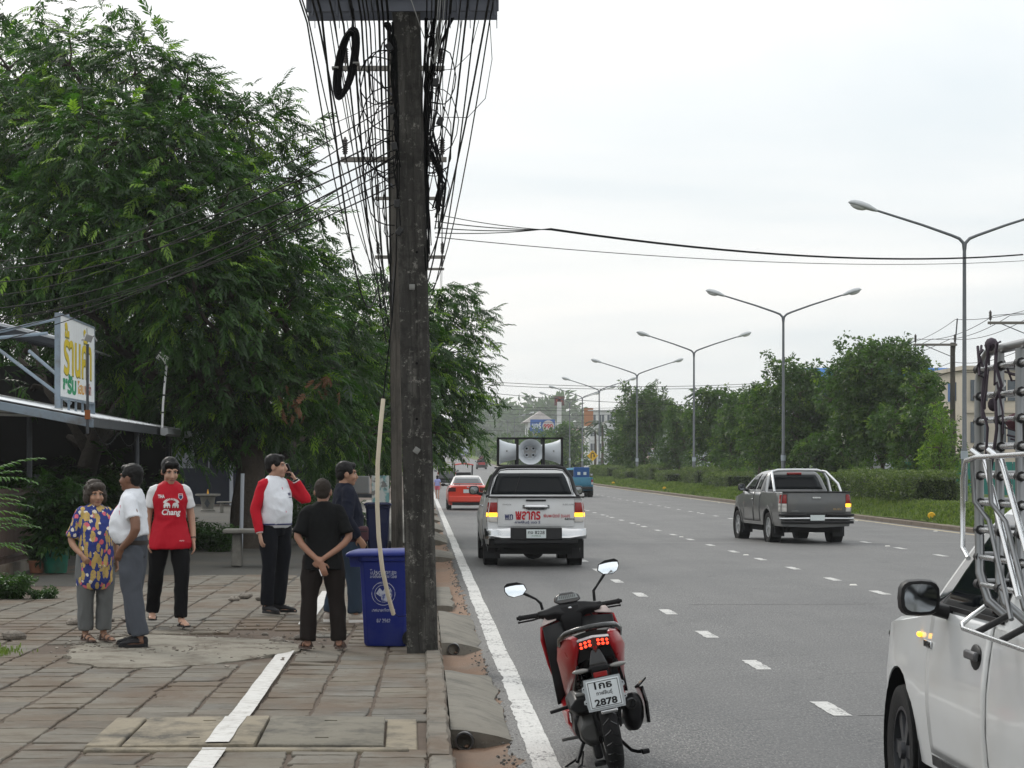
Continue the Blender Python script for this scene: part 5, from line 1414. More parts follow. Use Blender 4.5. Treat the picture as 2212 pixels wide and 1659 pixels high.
    def cab(s):
        rg = []; H = s.roof - s.belt
        for f in (-.08, 0, .2, .4, .6, .78, .88, .95, .985, 1.0):
            z = s.belt + H * f; hw, yr, yf = s.hw(z), s.yr(z), s.yf(z)
            e = 0
            if f > .9: e = .06 * ((f - .9) / .1) ** 2
            hw -= e; yr += e; yf -= e * 1.5; c_ = .10; r = []
            for (cx, cy, a0) in ((hw - c_, yf - c_, 0), (-hw + c_, yf - c_, 90), (-hw + c_, yr + c_, 180), (hw - c_, yr + c_, 270)):
                for k in range(4): a = R(a0 + 30 * k); r.append((cx + c_ * math.cos(a), cy + c_ * math.sin(a), z))
            rg.append(r)
        z = s.roof + .022; r0 = rg[-1]; cy = sum(p[1] for p in r0) / len(r0)
        rg.append([(p[0] * .8, cy + (p[1] - cy) * .85, z) for p in r0]); rg.append([(p[0] * .2, cy + (p[1] - cy) * .2, z + .008) for p in r0])
        b = MB(); b.rings(rg); s.cabo = b.build('cab', s.paint, s.t, ang=42)
    def rear_glass(s, x=.07, z0=.06, z1=.80, m=GLASS):
        H = s.roof - s.belt; b = MB()
        def fn(u, v):
            z = s.belt + H * (z0 + (z1 - z0) * v); w = s.hw(z) - x; e = .03 * (1 - abs(2 * u - 1) ** 8) if v in (0, 1) else 0
            return ((2 * u - 1) * w, s.yr(z) - .012, z)
        b.grid(fn, 8, 5); return b.build('rear_window', m, s.t, solid=.008)
    def wind_glass(s):
        H = s.roof - s.belt; b = MB()
        b.grid(lambda u, v: ((2 * u - 1) * (s.hw(s.belt + H * (.04 + .84 * v)) - .08), s.yf(s.belt + H * (.04 + .84 * v)) + .012, s.belt + H * (.04 + .84 * v)), 6, 5)
        return b.build('windscreen', GLASS_C, s.t, solid=.008)
    def side_glass(s, ya, yb, sd, z0=.06, z1=.84, fr=False):
        """ya, yb at belt; the front edge of a front window follows the windscreen"""
        H = s.roof - s.belt; b = MB()
        def fn(u, v):
            z = s.belt + H * (z0 + (z1 - z0) * v); lim = s.yf(z) - .17; y0 = ya; y1 = min(yb, lim)
            return (sd * (s.hw(z) + .006), y0 + (y1 - y0) * u, z)
        b.grid(fn, 6, 5); return b.build('side_window', GLASS, s.t, solid=.006)
    def patch(s, name, ya, yb, za, zb, sd, off=.004, m=None, n=8, parent=None, edge=None):
        b = MB()
        def fn(u, v):
            y = ya + (yb - ya) * u; z = za + (zb - za) * v
            if edge: y += edge(u, v)
            return (sd * (s.x(y, z) + off), y, z)
        b.grid(fn, n, n); return b.build(name, m or s.paint, parent or s.t, solid=.006)
    def mirror(s, y, sd, z=None, m=BLKP, w=.23, big=.8):
        z = z or s.belt + .02; x0 = s.half - .06
        k = bpy.data.objects.new('wing_mirror', None); COL.objects.link(k); k.parent = s.t
        b = MB(); rg = []
        for j, (d, wx, hz) in enumerate(((-.05, .085, .07), (-.045, .115, .10), (0, .125, .11), (.05, .11, .095), (.09, .06, .05))):
            rg.append([(sd * (x0 + .15) + wx * big * math.copysign(abs(math.cos(2 * PI * i / 16)) ** .6, math.cos(2 * PI * i / 16)), y + d, z + .08 + hz * big * math.copysign(abs(math.sin(2 * PI * i / 16)) ** .65, math.sin(2 * PI * i / 16))) for i in range(16)])
        b.rings(rg); b.build('housing', m, k)
        MB().tube([(sd * (x0 - .02), y + .02, z), (sd * (x0 + .1), y + .02, z + .03)], [.035, .03], 8).build('arm', BLKP, k)
        b = MB(); b.rings([[(sd * (x0 + .15) + .095 * big * math.copysign(abs(math.cos(2 * PI * i / 16)) ** .6, math.cos(2 * PI * i / 16)) * q, y - .052, z + .08 + .082 * big * math.copysign(abs(math.sin(2 * PI * i / 16)) ** .65, math.sin(2 * PI * i / 16)) * q) for i in range(16)] for q in (1,)] * 1 + [[(sd * (x0 + .15), y - .0525, z + .08)] * 16], cap=False)
        b.build('mirror_glass', mat('mirror_glass', (.30, .32, .34), .06, 1.0, var=0), k)
        return k
    def rear(s, light, tw=.68, z0=.73, z1=None, tail=True, amber=(1, 1), lz=(.81, 1.16)):
        z0 -= s.low; z1 = (z1 or 1.245) - s.low
        g = MB(); n = 10
        g.grid(lambda u, v: ((2 * u - 1) * tw, -.012 - .012 * math.sin(PI * min(1, v * 1.15)) , z0 + (z1 - z0) * v), 10, 8)
        s.tail = g.build('tailgate', s.paint, s.t, solid=.02, bevel=.004)
        for sd in (-1, 1):
            for nm, za, zb, mm in (('tail_lamp', lz[0] + (lz[1] - lz[0]) * .48, lz[1], REDL), ('turn_lamp', lz[0] + (lz[1] - lz[0]) * .27, lz[0] + (lz[1] - lz[0]) * .47, AMBER_ON if amber[0 if sd < 0 else 1] else CLEARL), ('reverse_lamp', lz[0], lz[0] + (lz[1] - lz[0]) * .26, CLEARL)):
                b = MB(); za -= s.low; zb -= s.low
                b.rings([[(sd * (tw + .012), -.022, z), (sd * (s.x(.02, z) - .035), -.02, z), (sd * (s.x(.04, z) + .006), .03, z), (sd * (s.x(.12, z) + .008), .15, z), (sd * (tw + .012), .15, z)] for z in (za, (za + zb) / 2, zb)])
                b.build(nm, mm if light is None or nm != 'tail_lamp' else light, s.t, bevel=.006)
    def plate(s, lines, z, y, w=.36, h=.15):
        z -= s.low
        k = MB().box((0, y, z), (w, .012, h)).build('number_plate', PLATE_W, s.t, bevel=.004)
        for tx, dz, ww, hh, mm in lines: text('plate_text', tx, .08, mm, k, (0, y - .0075, z + dz), (R(90), 0, 0), width=ww, height=hh, bold=.012)
        return k

# ---- silver campaign pickup with loudspeakers
A1 = Pickup('pearl white pickup with red Thai lettering and horn loudspeakers on its roof', (2.05, 43.05, 0), R(0.4), SILVERP)
A1.rear(None); A1.rear_glass(); A1.wind_glass()
for sd in (-1, 1):
    A1.side_glass(2.0, 2.75, sd); A1.side_glass(2.83, 3.9, sd); A1.mirror(3.55, sd, 1.26)
    for ya, yb in ((1.72, 2.76), (2.79, 3.78)):
        d = A1.patch('door', ya, yb, .5, 1.22, sd); MB().box((sd * (A1.x(ya + .12, 1.06) + .02), ya + .12, 1.06), (.03, .16, .035)).build('handle', CHROME, d, bevel=.008)
    MB().box((sd * .76, 1.25 - .5, .34), (.3, .02, .42)).build('mud_flap', BLKP, A1.t)
    b = MB(); rg = []
    for k, (x, y) in enumerate(((.46, -.09), (.60, -.10), (.78, -.085), (.88, -.03), (.915, .08), (.92, .3))):
        zt = .69 if k else .70; zb = .53 if k > 1 else .50
        rg.append([(sd * x, y, zt), (sd * x, y - .03, (zt * .75 + zb * .25)), (sd * x, y - .02, (zt + zb) / 2 - .03), (sd * x, y - .035, zb + .03), (sd * x, y + .02, zb - .02), (sd * (x - .03), y + .08, zb), (sd * (x - .03), y + .08, zt)])
    b.rings(rg); b.build('bumper_corner', CHROME, A1.t, ang=50)
    # sport bar
    MB().tube([(sd * .83, 1.0, 1.25), (sd * .80, 1.38, 1.34), (sd * .73, 1.5, 1.6), (sd * .60, 1.55, 1.77), (sd * .45, 1.55, 1.80), (0, 1.55, 1.805)], [(.035, .03)] * 6, 10).build('sport_bar', BLKP, A1.t)
    MB().tube([(sd * .775, 1.46, 1.28), (sd * .70, 1.54, 1.6), (sd * .585, 1.56, 1.735), (sd * .45, 1.56, 1.755), (0, 1.56, 1.76)], .022, 8).build('sport_bar_trim', CHROME, A1.t)
MB().box((0, -.04, .60), (.95, .14, .22), top=(.98, .8)).build('bumper', BLKP, A1.t, bevel=.02)
MB().box((0, -.02, .46), (1.5, .14, .08)).build('bumper_step', BLKP, A1.t, bevel=.02)
MB().box((0, .10, .43), (1.68, .26, .16)).build('valance', UNDER, A1.t); MB().box((0, .2, .33), (1.3, .1, .2)).ell((0, .9, .27), .2, .2, .16, 12, 8).build('rear_axle', UNDER, A1.t)
MB().box((0, -.035, 1.255), (1.72, .05, .03)).build('tailgate_cap', BLKP, A1.t, bevel=.008)
MB().box((0, -.035, 1.195), (.36, .02, .03)).build('brake_camera_slot', BLKP, A1.tail, bevel=.008)
b = MB(); b.rings([[(x, -.03 - .035 * (1 - (x / .24) ** 2), z0) for x in [-.24 + .48 * i / 10 for i in range(11)]] for z0 in (1.05, 1.11)], cap=False, closed=False)
b.add([(-.24, -.035, 1.11), (.24, -.035, 1.11), (.18, -.05, 1.035), (-.18, -.05, 1.035)], [(0, 1, 2, 3)]); b.build('tailgate_handle', CHROME, A1.tail, solid=.008)
MB().box((0, -.05, 1.045), (.3, .03, .03)).build('handle_recess', BLKP, A1.tail, bevel=.006)
TR = (R(90), 0, 0)
for tx, x, z, w_, h_, m_, bo in (('พท', -.485, .905, .15, .085, INK_N, .03), ('พลากร', -.145, .925, .45, .155, INK_R, .035), ('พิมพะนิตย์ (บอล)', .37, .915, .47, .082, INK_R, .008), ('กาฬสินธุ์ เขต 2', -.15, .80, .455, .062, INK_N, .012),
                               ('TOYOTA', -.52, 1.12, .16, .022, INK_K, 0), ('HILUX', .585, 1.125, .21, .026, CHROME, .02), ('REVO', .60, .862, .17, .032, INK_K, .03)):
    text('lettering', tx, .1, m_, A1.tail, (x, -.0385, z), TR, width=w_, height=h_, bold=bo)
MB().box((-.485, -.039, .855), (.14, .002, .008)).build('underline', INK_N, A1.tail)
A1.plate([('กง 8228', .025, .30, .06, INK_K), ('กาฬสินธุ์', -.038, .16, .03, INK_G)], .60, -.12, .35, .155)
MB().box((0, -.1, .515), (.3, .012, .02)).build('plate_bracket', BLKP, A1.t)
w_ = MB().tube([(-.30, A1.yr(1.32) - .03, 1.32), (-.19, A1.yr(1.6) - .02, 1.66)], .006, 5).build('aerial', BLKP, A1.t)
# loudspeakers in their rack
sp = thing('loudspeaker_rack', 'black frame with three grey horn loudspeakers on the pickup roof', 'loudspeakers', (2.05 + .0, 45.2, 1.82))
HORN = mat('horn_grey', (.50, .53, .56), .45, 0, var=.06, coat=.2); HORN_IN = mat('horn_inside', (.34, .34, .34), .55, 0, var=.1)
b = MB()
X3 = (-.60, -.245, .245, .60)
for x in X3:
    wd_ = .03 if abs(x) > .5 else .05
    for y in (0, .55): MB().box((x, y, .255), (wd_, .03, .52)).build('upright', BLKP, sp)
for y in (0, .55):
    for z in (0.0, .51): MB().box((0, y, z), (1.23, .03, .03)).build('rail', BLKP, sp)
for x in (-.6, .6):
    for z in (0, .51): MB().box((x, .275, z), (.03, .52, .03)).build('side_rail', BLKP, sp)
for y in (.05, .5): MB().tube([(-.66, y, -.045), (.66, y, -.045)], .016, 6).build('crossbar', BLKP, sp)
for sd, axis in ((0, None), (-1, 1), (1, 1)):
    if sd == 0: m = Matrix.Translation((0, .28, .255)) @ Euler((R(90), 0, 0)).to_matrix().to_4x4(); bell = [(.10, -.18), (.105, -.10), (.125, .02), (.165, .14), (.215, .24), (.24, .275), (.242, .285), (.236, .285), (.21, .25), (.165, .17), (.13, .06), (.02, .05)]
    else: m = Matrix.Translation((sd * .42, .27, .255)) @ Euler((0, R(90 * sd), 0)).to_matrix().to_4x4(); bell = [(.09, -.30), (.145, -.18), (.155, -.1), (.175, .0), (.21, .10), (.235, .145), (.238, .155), (.23, .155), (.2, .1), (.16, .0), (.02, -.02)]
    h = MB().lathe(bell, m, 40).build('horn', HORN, sp, ang=60)
    if sd == 0:
        MB().lathe([(.14, .05), (.145, .058), (.01, .06)], m, 32).build('throat_plate', HORN_IN, h)
        for (dx, dz) in ((-.062, .062), (.062, .062), (-.062, -.062), (.062, -.062)):
            mm = m @ Matrix.Translation((dx, dz, .06))
            MB().lathe([(.040, 0), (.040, .03), (.032, .034), (.026, .02), (.02, .012)], mm, 20).build('driver_ring', HORN, h)
            MB().lathe([(.021, .004), (.02, .014), (.002, .015)], mm, 14).build('driver_hole', BLKP, h)
    else:
        MB().lathe([(.016, 0), (.016, .01), (.002, .011)], Matrix.Translation((sd * .44, .27 - .19, .27)) @ Euler((R(90), 0, 0)).to_matrix().to_4x4(), 12).build('badge', BOLT, h)

# ---- grey pickup in the far lane
A2 = Pickup('dark grey pickup with a pale roll bar driving in the middle lane', (8.86 + .30, 55.85, 0), R(6.2), GREYP, L=4.95, ra=1.12, fa=4.12, bed=1.75, cabr=1.83, cabf=3.78, roof=1.68, belt=1.20, rail=1.20, wr=.355, half=.885, roofr=1.98, rooff=2.85, hoodz=1.10)
A2.rear(None, .69, .70, 1.19, amber=(0, 1), lz=(.74, 1.14)); A2.rear_glass(.12, .10, .82); A2.wind_glass()
for sd in (-1, 1):
    A2.side_glass(2.05, 2.42, sd, .08, .86); A2.side_glass(2.52, 3.7, sd, .08, .86); A2.mirror(3.2, sd, 1.2)
    d = A2.patch('door', 2.48, 3.52, .48, 1.17, sd); MB().box((sd * (A2.x(2.6, 1.0) + .02), 2.6, 1.0), (.03, .15, .035)).build('handle', CHROME, d, bevel=.008)
    A2.patch('rear_door', 1.9, 2.45, .48, 1.17, sd)
    MB().box((sd * .72, 1.12 - .46, .33), (.28, .02, .36)).build('mud_flap', BLKP, A2.t); MB().box((sd * .72, 4.12 - .46, .3), (.26, .02, .26)).build('mud_flap', BLKP, A2.t)
    RB = mat('roll_bar_silver', (.5, .51, .52), .35, .6, var=.1)
    MB().tube([(sd * .78, 1.55, 1.19), (sd * .72, 1.6, 1.5), (sd * .62, 1.63, 1.66), (sd * .48, 1.64, 1.70), (0, 1.64, 1.705)], .035, 10).build('roll_bar', RB, A2.t)
    MB().tube([(sd * .80, .72, 1.19), (sd * .78, .9, 1.38), (sd * .66, 1.5, 1.66), (sd * .6, 1.62, 1.68)], .03, 10).build('roll_bar_leg', RB, A2.t)
    MB().tube([(sd * .1, -.09, .585), (sd * .8, -.10, .58), (sd * .87, -.04, .58)], .03, 8).build('bumper_tube', CHROME, A2.t)
    MB().tube([(sd * .25, -.08, .67), (sd * .82, -.09, .665), (sd * .88, -.02, .665)], .03, 8).build('bumper_tube', BLKP, A2.t)
MB().tube([(-.86, -.1, .50), (.86, -.1, .50)], .035, 8).build('bumper_tube', BLKP, A2.t)
MB().box((0, .0, .62), (1.5, .06, .16)).build('bumper', BLKP, A2.t, bevel=.01)
MB().box((0, .3, .36), (1.2, .3, .2)).build('rear_axle', UNDER, A2.t)
MB().box((0, -.035, 1.195), (1.62, .05, .03)).build('tailgate_cap', BLKP, A2.t, bevel=.006)
MB().box((0, -.04, 1.06), (.2, .02, .05)).build('tailgate_handle', CHROME, A2.tail, bevel=.012)
MB().box((0, A2.yr(1.62) - .02, 1.62), (.36, .03, .05)).build('brake_lamp', REDL, A2.t, bevel=.01)
text('lettering', 'ISUZU', .1, mat('badge_gold', (.35, .25, .12), .4, .5), A2.tail, (.50, -.033, .80), TR, width=.2, height=.045, bold=.02)
text('lettering', 'D-MAX', .1, CHROME, A2.tail, (-.5, -.033, .76), TR, width=.15, height=.025)
A2.plate([], .60, -.135, .34, .13)

# ---- white pickup at the right edge with the pipe cage
A3 = Pickup('white pickup close to the camera cut by the right edge', (3.385, 8.27, 0), 0, WHITEP, L=5.3, bed=1.95, cabr=2.12, cabf=3.86, roof=1.78, belt=1.22, rail=1.24, low=.085, wr=.345, half=.905, roofr=2.28, rooff=3.0, rim=RIMD, hoodz=1.15, flare=0)
A3.rear(None); A3.rear_glass(); A3.wind_glass()
for sd in (-1, 1):
    A3.side_glass(2.32, 3.74, sd, .03, .84); A3.mirror(3.30, sd, 1.12, BLKP, big=.82)
    d = A3.patch('door', 2.40, 3.66, .42, 1.125, sd, .005, n=14, edge=lambda u, v: (-.05 * (1 - v) ** 2 * (1 if u > .5 else 0)))
    hd = (sd * (A3.x(2.62, .97) + .008), 2.62, .965)
    MB().ell(hd, .016, .105, .062, 12, 8).build('handle_cup', BLKP, d); MB().box((hd[0] + sd * .022, hd[1] + .01, hd[2] + .01), (.026, .21, .042)).build('handle', mat('handle_grey', (.10, .10, .105), .35, .4), d, bevel=.01)
    MB().box((sd * (A3.hw(1.15) + .012), 3.0, 1.148), (.014, 1.45, .022)).build('belt_trim', BLKP, A3.t)
    f_ = A3.t
    MB().ell((sd * (A3.x(3.86, .99) + .012), 3.86, .985), .012, .035, .014, 10, 6).build('side_indicator', AMBER_ON, f_)
    bd = MB().box((sd * (A3.x(3.66, .95) + .014), 3.63, .952), (.008, .17, .036)).build('badge', CHROME, f_, bevel=.004)
    text('badge_text', 'HILUX', .03, INK_K, bd, (sd * (A3.x(3.66, .95) + .0185), 3.63, .952), (R(90), 0, R(-90 * 1) if sd < 0 else R(90)), width=.14, height=.022, bold=.03)
    A3.patch('sill', 1.75, 3.6, .36, .41, sd, .006, BLKP)
    MB().box((sd * .74, 4.335 - .43, .34), (.26, .02, .3)).build('mud_flap', BLKP, A3.t)
    MB().ell((sd * .66, 5.10, .90), .13, .17, .06, 14, 8).build('headlamp', mat('headlamp_dark', (.10, .105, .11), .12, .3, coat=.8), A3.t)
MB().ell((-.5, 3.35, 1.12), .06, .04, .05, 12, 8).build('dash_gauge', BLKP, A3.t)
MB().box((0, -.04, .55), (1.6, .14, .2)).build('bumper', CHROME, A3.t, bevel=.02)
# cage of polished pipes
cg = thing('cargo_cage', 'polished steel pipe cage standing on the white pickup bed', 'cage', (0, 0, 0))
PIPE = mat('polished_pipe', (.62, .63, .64), .24, .9, var=.12, vs=12); PIPED = mat('dull_pipe', (.24, .245, .25), .32, .85, var=.2); WELD = mat('weld_black', (.018, .018, .019), .6)
XS = 2.475
zsr = [1.31, 1.43, 1.55, 1.67, 1.79, 1.915, 2.03, 2.14, 2.26]
MB().tube([(XS + .1, 10.52, 1.16), (XS + .02, 10.58, 1.24), (XS, 10.66, 1.36), (XS, 10.68, 1.6), (XS, 10.68, 2.2), (XS + .01, 10.66, 2.29), (XS + .02, 10.58, 2.335), (XS + .02, 9.0, 2.35)], .0215, 10).build('corner_post', PIPED, cg)
for Y in (10.30, 9.95, 9.6): MB().tube([(XS + .09, Y - .12, 1.17), (XS + .01, Y - .06, 1.25), (XS, Y, 1.34), (XS, Y, 2.32)], .0200, 10).build('post', PIPED, cg)
for z in zsr:
    MB().tube([(XS, 10.68, z), (XS, 8.9, z)], .0122, 8).build('side_rail', PIPE, cg)
    MB().tube([(XS, 10.70, z + .01), (XS + 1.75, 10.70, z + .01)], .0122, 8).build('front_rail', PIPED, cg)
    for Y in (10.68, 10.30, 9.95): MB().tube([(XS, Y + .03, z), (XS, Y - .03, z)], .0218, 8).build('clamp', WELD, cg)
for X in (XS + .6, XS + 1.2, XS + 1.75): MB().tube([(X, 10.7, 1.2), (X, 10.7, 2.33)], .0200, 10).build('front_post', PIPED, cg)
# rear edge of foldable side frame leaning outward
MB().tube([(2.33, 10.25, 1.44), (2.33, 10.36, 1.48), (2.335, 10.38, 1.6), (2.335, 10.38, 1.78), (2.34, 10.34, 1.855), (2.36, 10.24, 1.87), (2.38, 9.0, 1.885)], .0115, 8).build('outer_frame', PIPE, cg)
for k, (ya, yb) in enumerate(((10.32, 9.75), (10.02, 9.4))):
    MB().tube([(2.36, ya, 1.90), (2.40, ya - .06, 1.86), (2.42, yb, 1.30)], .0133, 8).build('diagonal', PIPE, cg)
    MB().tube([(2.36, ya - .01, 1.86), (2.37, ya - .01, 1.68), (2.42, ya - .06, 1.6), (2.43, yb + .16, 1.2)], .0111, 8).build('diagonal', PIPED, cg)
MB().tube([(XS - .10, 9.2, 1.105), (XS - .10, 10.55, 1.12), (XS - .08, 10.66, 1.13), (XS - .03, 10.68, 1.17), (XS + .02, 10.64, 1.215)], .0107, 8).build('lower_bar', PIPE, cg)
for Y in (10.35, 9.9): MB().tube([(XS - .09, Y, 1.115), (XS + .05, Y, 1.19)], .0148, 8).build('bracket', WELD, cg)
rp = MB(); rq = random.Random(4)
for k in range(7):
    p = Vector((XS - .02, 10.62 - .07 * k, 2.36)); pts = [p]
    for j in range(6): p = p + Vector((rq.uniform(-.02, .03), rq.uniform(-.07, .05), rq.uniform(-.13, .03))); pts.append(p)
    rp.tube(pts, rq.uniform(.004, .007), 6)
for k in range(9):
    a = Vector((XS + rq.uniform(0, .1), 10.6 - rq.uniform(0, .5), rq.uniform(1.95, 2.3))); rp.tube([a, a + Vector((rq.uniform(0, .2), -.12, -.05)), a + Vector((rq.uniform(.1, .4), -.3, rq.uniform(-.1, .12)))], .005, 6)
rp.ell((XS, 10.45, 2.36), .03, .05, .03, 8, 5).ell((XS + .02, 10.5, 2.1), .025, .04, .03, 8, 5)
o = rp.build('rope', mat('dark_rope', (.045, .035, .045), .85, var=.4, vs=20))
T(o, 'dark knotted ropes tied over the pipe cage', 'rope')
T(MB().ell((2.62, 10.1, 2.02), .16, .3, .06, 12, 6).ell((2.75, 9.9, 1.98), .14, .2, .08, 10, 6).build('netting', mat('maroon_cloth', (.07, .02, .03), .9, var=.4, bump=.6, bs=20)), 'crumpled dark maroon cloth bundled inside the pipe cage', 'cloth')

# ---- red sedan by the kerb
def sedan(label, loc, rz, paint, sc=1.0):
    t_ = thing('car', label, 'car', loc, rz); t_.scale = (sc, sc, sc)
    L = 4.5
    def zt(y): return interp([(0, .98), (.12, 1.03), (.55, 1.06), (3.2, 1.0), (4.1, .82), (4.5, .62)], y)
    def xw(y, z):
        x = interp([(0, .80), (.15, .855), (.6, .875), (3.6, .875), (4.2, .82), (4.5, .6)], y)
        return x + interp([(.2, -.09), (.35, -.02), (.6, 0), (.8, -.01), (1.05, -.10)], z)
    rg = []
    for y in (0, .04, .12, .3, .55, .8, 1.0, 1.3, 2, 2.6, 3.1, 3.4, 3.7, 4.0, 4.25, 4.42, 4.5):
        side = [(xw(y, .22 + (zt(y) - .03 - .22) * k / 8), y, .22 + (zt(y) - .03 - .22) * k / 8) for k in range(9)] + [(xw(y, zt(y)) - .06, y, zt(y)), (.3, y, zt(y) + .01)]
        rg.append([(0, y, .2)] + side + [(0, y, zt(y) + .012)] + [(-p[0], p[1], p[2]) for p in side[::-1]])
    bo = MB().rings(rg).build('body', paint, t_, ang=42)
    cut(bo, [MB().lathe([(.36, -.12), (.36, .3)], Matrix.Translation((sd * .79, a, .32)) @ Euler((0, R(90 * sd), 0)).to_matrix().to_4x4(), 28) for a in (.95, 3.62) for sd in (-1, 1)])
    for a in (.95, 3.62):
        for sd in (-1, 1): wheel(t_, (sd * .77, a, .315), .315, .2, sd, RIMD)
    rg = []
    for f in (0, .3, .6, .85, .95, 1.0):
        z = 1.0 + .44 * f; hw = .74 - .2 * f - .05 * max(0, f - .85) / .15; yr = .6 + .95 * f ** 1.15; yf = 3.35 - 1.15 * f; c_ = .1
        r = []
        for (cx, cy, a0) in ((hw - c_, yf - c_, 0), (-hw + c_, yf - c_, 90), (-hw + c_, yr + c_, 180), (hw - c_, yr + c_, 270)):
            for k in range(4): a = R(a0 + 30 * k); r.append((cx + c_ * math.cos(a), cy + c_ * math.sin(a), z))
        rg.append(r)
    rg.append([(p[0] * .3, 1.9 + (p[1] - 1.9) * .3, 1.455) for p in rg[-1]])
    MB().rings(rg).build('cabin', mat('white_roof', (.62, .60, .58), .35, coat=.5), t_, ang=45)
    b = MB(); b.grid(lambda u, v: ((2 * u - 1) * (.70 - .2 * v * .85 - .03), .6 + .95 * (.05 + .8 * v) ** 1.15 - .012, 1.0 + .44 * (.05 + .8 * v)), 8, 5); b.build('rear_window', GLASS_C, t_, solid=.008)
    for sd in (-1, 1):
        b = MB(); b.grid(lambda u, v: (sd * (.74 - .2 * (.08 + .72 * v) + .008), 1.15 + .6 * v + (1.9 - 1.25 * v) * u, 1.0 + .44 * (.08 + .72 * v)), 5, 4); b.build('side_window', GLASS, t_, solid=.006)
        b = MB(); b.rings([[(sd * .50, -.014, z), (sd * (xw(0, z) - .01), -.012, z), (sd * (xw(.1, z) + .012), .08, z), (sd * (xw(.3, z) + .008), .3, z), (sd * .50, .3, z)] for z in (.78, .88, .95)]); b.build('tail_lamp', mat('dark_red_lamp', (.06, .006, .006), .2, coat=.5), t_, bevel=.006)
        MB().ell((sd * 1.0, 2.75, 1.05), .10, .06, .07, 10, 6).tube([(sd * .8, 2.75, 1.0), (sd * .95, 2.75, 1.03)], .025, 6).build('wing_mirror', BLKP, t_)
        MB().box((sd * .35, .12, 1.08), (.03, .06, .05)).build('spoiler_foot', BLKP, t_)
    MB().box((0, .10, 1.11), (1.25, .14, .025)).build('spoiler', paint, t_, bevel=.01)
    MB().box((0, -.03, .47), (1.62, .14, .26), top=(1, .9)).build('bumper', paint, t_, bevel=.04)
    MB().box((0, -.03, .27), (1.3, .12, .12)).build('diffuser', BLKP, t_, bevel=.01)
    k = MB().box((0, -.02, .80), (.36, .02, .15)).build('number_plate', PLATE_W, t_)
    MB().ell((0, -.01, .955), .045, .012, .035, 10, 6).build('emblem', CHROME, t_)
    return t_
sedan('orange red sedan with a pale roof stopped by the kerb', (1.86, 96.4, 0), R(0), REDP, .955)

# ---- blue pickup half hidden behind the loudspeaker pickup
A4 = Pickup('old light blue pickup half hidden behind the loudspeaker pickup', (8.72, 133.6, 0), 0, BLUEC, L=4.8, ra=1.1, fa=4.0, bed=2.1, cabr=2.2, cabf=3.7, roof=1.62, belt=1.12, rail=1.12, wr=.34, half=.87, hoodz=1.05)
A4.rear(None, .7, .66, 1.11, amber=(0, 0), lz=(.72, 1.0)); A4.rear_glass(); A4.wind_glass()
for sd in (-1, 1): A4.side_glass(2.5, 3.6, sd); A4.mirror(3.3, sd, 1.15); MB().box((sd * .72, .66, .3), (.3, .02, .36)).build('mud_flap', BLKP, A4.t)
MB().box((0, -.03, .52), (1.6, .1, .18)).build('bumper', BLKP, A4.t, bevel=.02)
A4.plate([], .56, -.1)
cb = thing('cabinet', 'tall dark blue cabinet standing in the blue pickup bed', 'cabinet', (8.95, 134.6, .78))
MB().box((0, 0, .45), (.85, .6, .9)).build('case', mat('cabinet_blue', (.012, .07, .22), .5), cb, bevel=.02)
for x in (-.16, .18): MB().box((x, -.31, .55), (.16, .02, .16)).build('label', PLATE_W, cb)
MB().box((0, -.32, .1), (.7, .03, .04)).build('handle', BLKP, cb)

# ---- far vehicles
def far_pickup(label, loc, paint, load=None):
    p = Pickup(label, loc, 0, paint, L=4.9, ra=1.1, fa=4.05, bed=1.7, cabr=1.8, cabf=3.75, roof=1.7, belt=1.18, rail=1.18, half=.88, hoodz=1.08, wr=.36)
    p.rear(None, .68, .66, 1.17, amber=(0, 0)); p.rear_glass(); p.wind_glass()
    MB().box((0, -.03, .55), (1.6, .1, .18)).build('bumper', BLKP, p.t)
    for sd in (-1, 1): p.mirror(3.2, sd)
    return p
MAROON = mat('maroon_paint', (.10, .012, .012), .5); DGREY = mat('slate_paint', (.05, .055, .06), .5)
far_pickup('far dark pickup with a red tailgate and tall load on the road', (10.0, 398, zr(398)), DGREY)
ld = thing('cargo', 'heaped dark load on the far red tailgate pickup', 'cargo', (10.0, 399, zr(399) + 1.1))
for k in range(7): MB().ell((random.uniform(-.5, .5), random.uniform(-.3, .5), .35 + .12 * k), .35 - .03 * k, .4, .2, 8, 5).build('bundle', MAROON if k % 2 else BLKP, ld)
MB().box((10.0, 397.95, zr(398) + .95), (1.1, .06, .4)).build('tailgate_banner', mat('banner_red', (.35, .02, .02), .6), None)
T(bpy.data.objects['tailgate_banner'], 'red banner on the tailgate of the far dark pickup', 'banner')
gp = far_pickup('grey pickup parked by the kerb beyond the red sedan, loaded with white racks', (2.2, 206, 0), mat('old_grey_paint', (.12, .125, .13), .55))
for k in range(3):
    rk = thing('rack', 'pale stacked rack on the parked grey pickup, %s' % ['lowest', 'middle', 'topmost'][k], 'rack', (2.1 + .1 * k, 207 + .2 * k, 1.2 + .42 * k), 0, 'racks on the grey pickup')
    for z in (.0, .36): MB().box((0, 0, z), (1.5, 1.3, .06)).build('shelf', mat('old_cream', (.42, .40, .35), .7), rk)
    for x in (-.7, 0, .7): MB().box((x, -.6, .18), (.06, .06, .36)).build('upright', mat('old_cream', (.42, .40, .35), .7), rk)
tk = thing('three_wheeler', 'red canopied three wheeler with passengers seats ahead of the sedan', 'three wheeler', (3.1, 176, 0))
for sd in (-1, 1): wheel(tk, (sd * .55, .5, .27), .27, .13, sd, RIMD)
wheel(tk, (0, 2.6, .27), .27, .12, 1, RIMD)
MB().box((0, .9, .5), (1.25, 1.7, .35), top=(.95, .96)).build('body', MAROON, tk, bevel=.05)
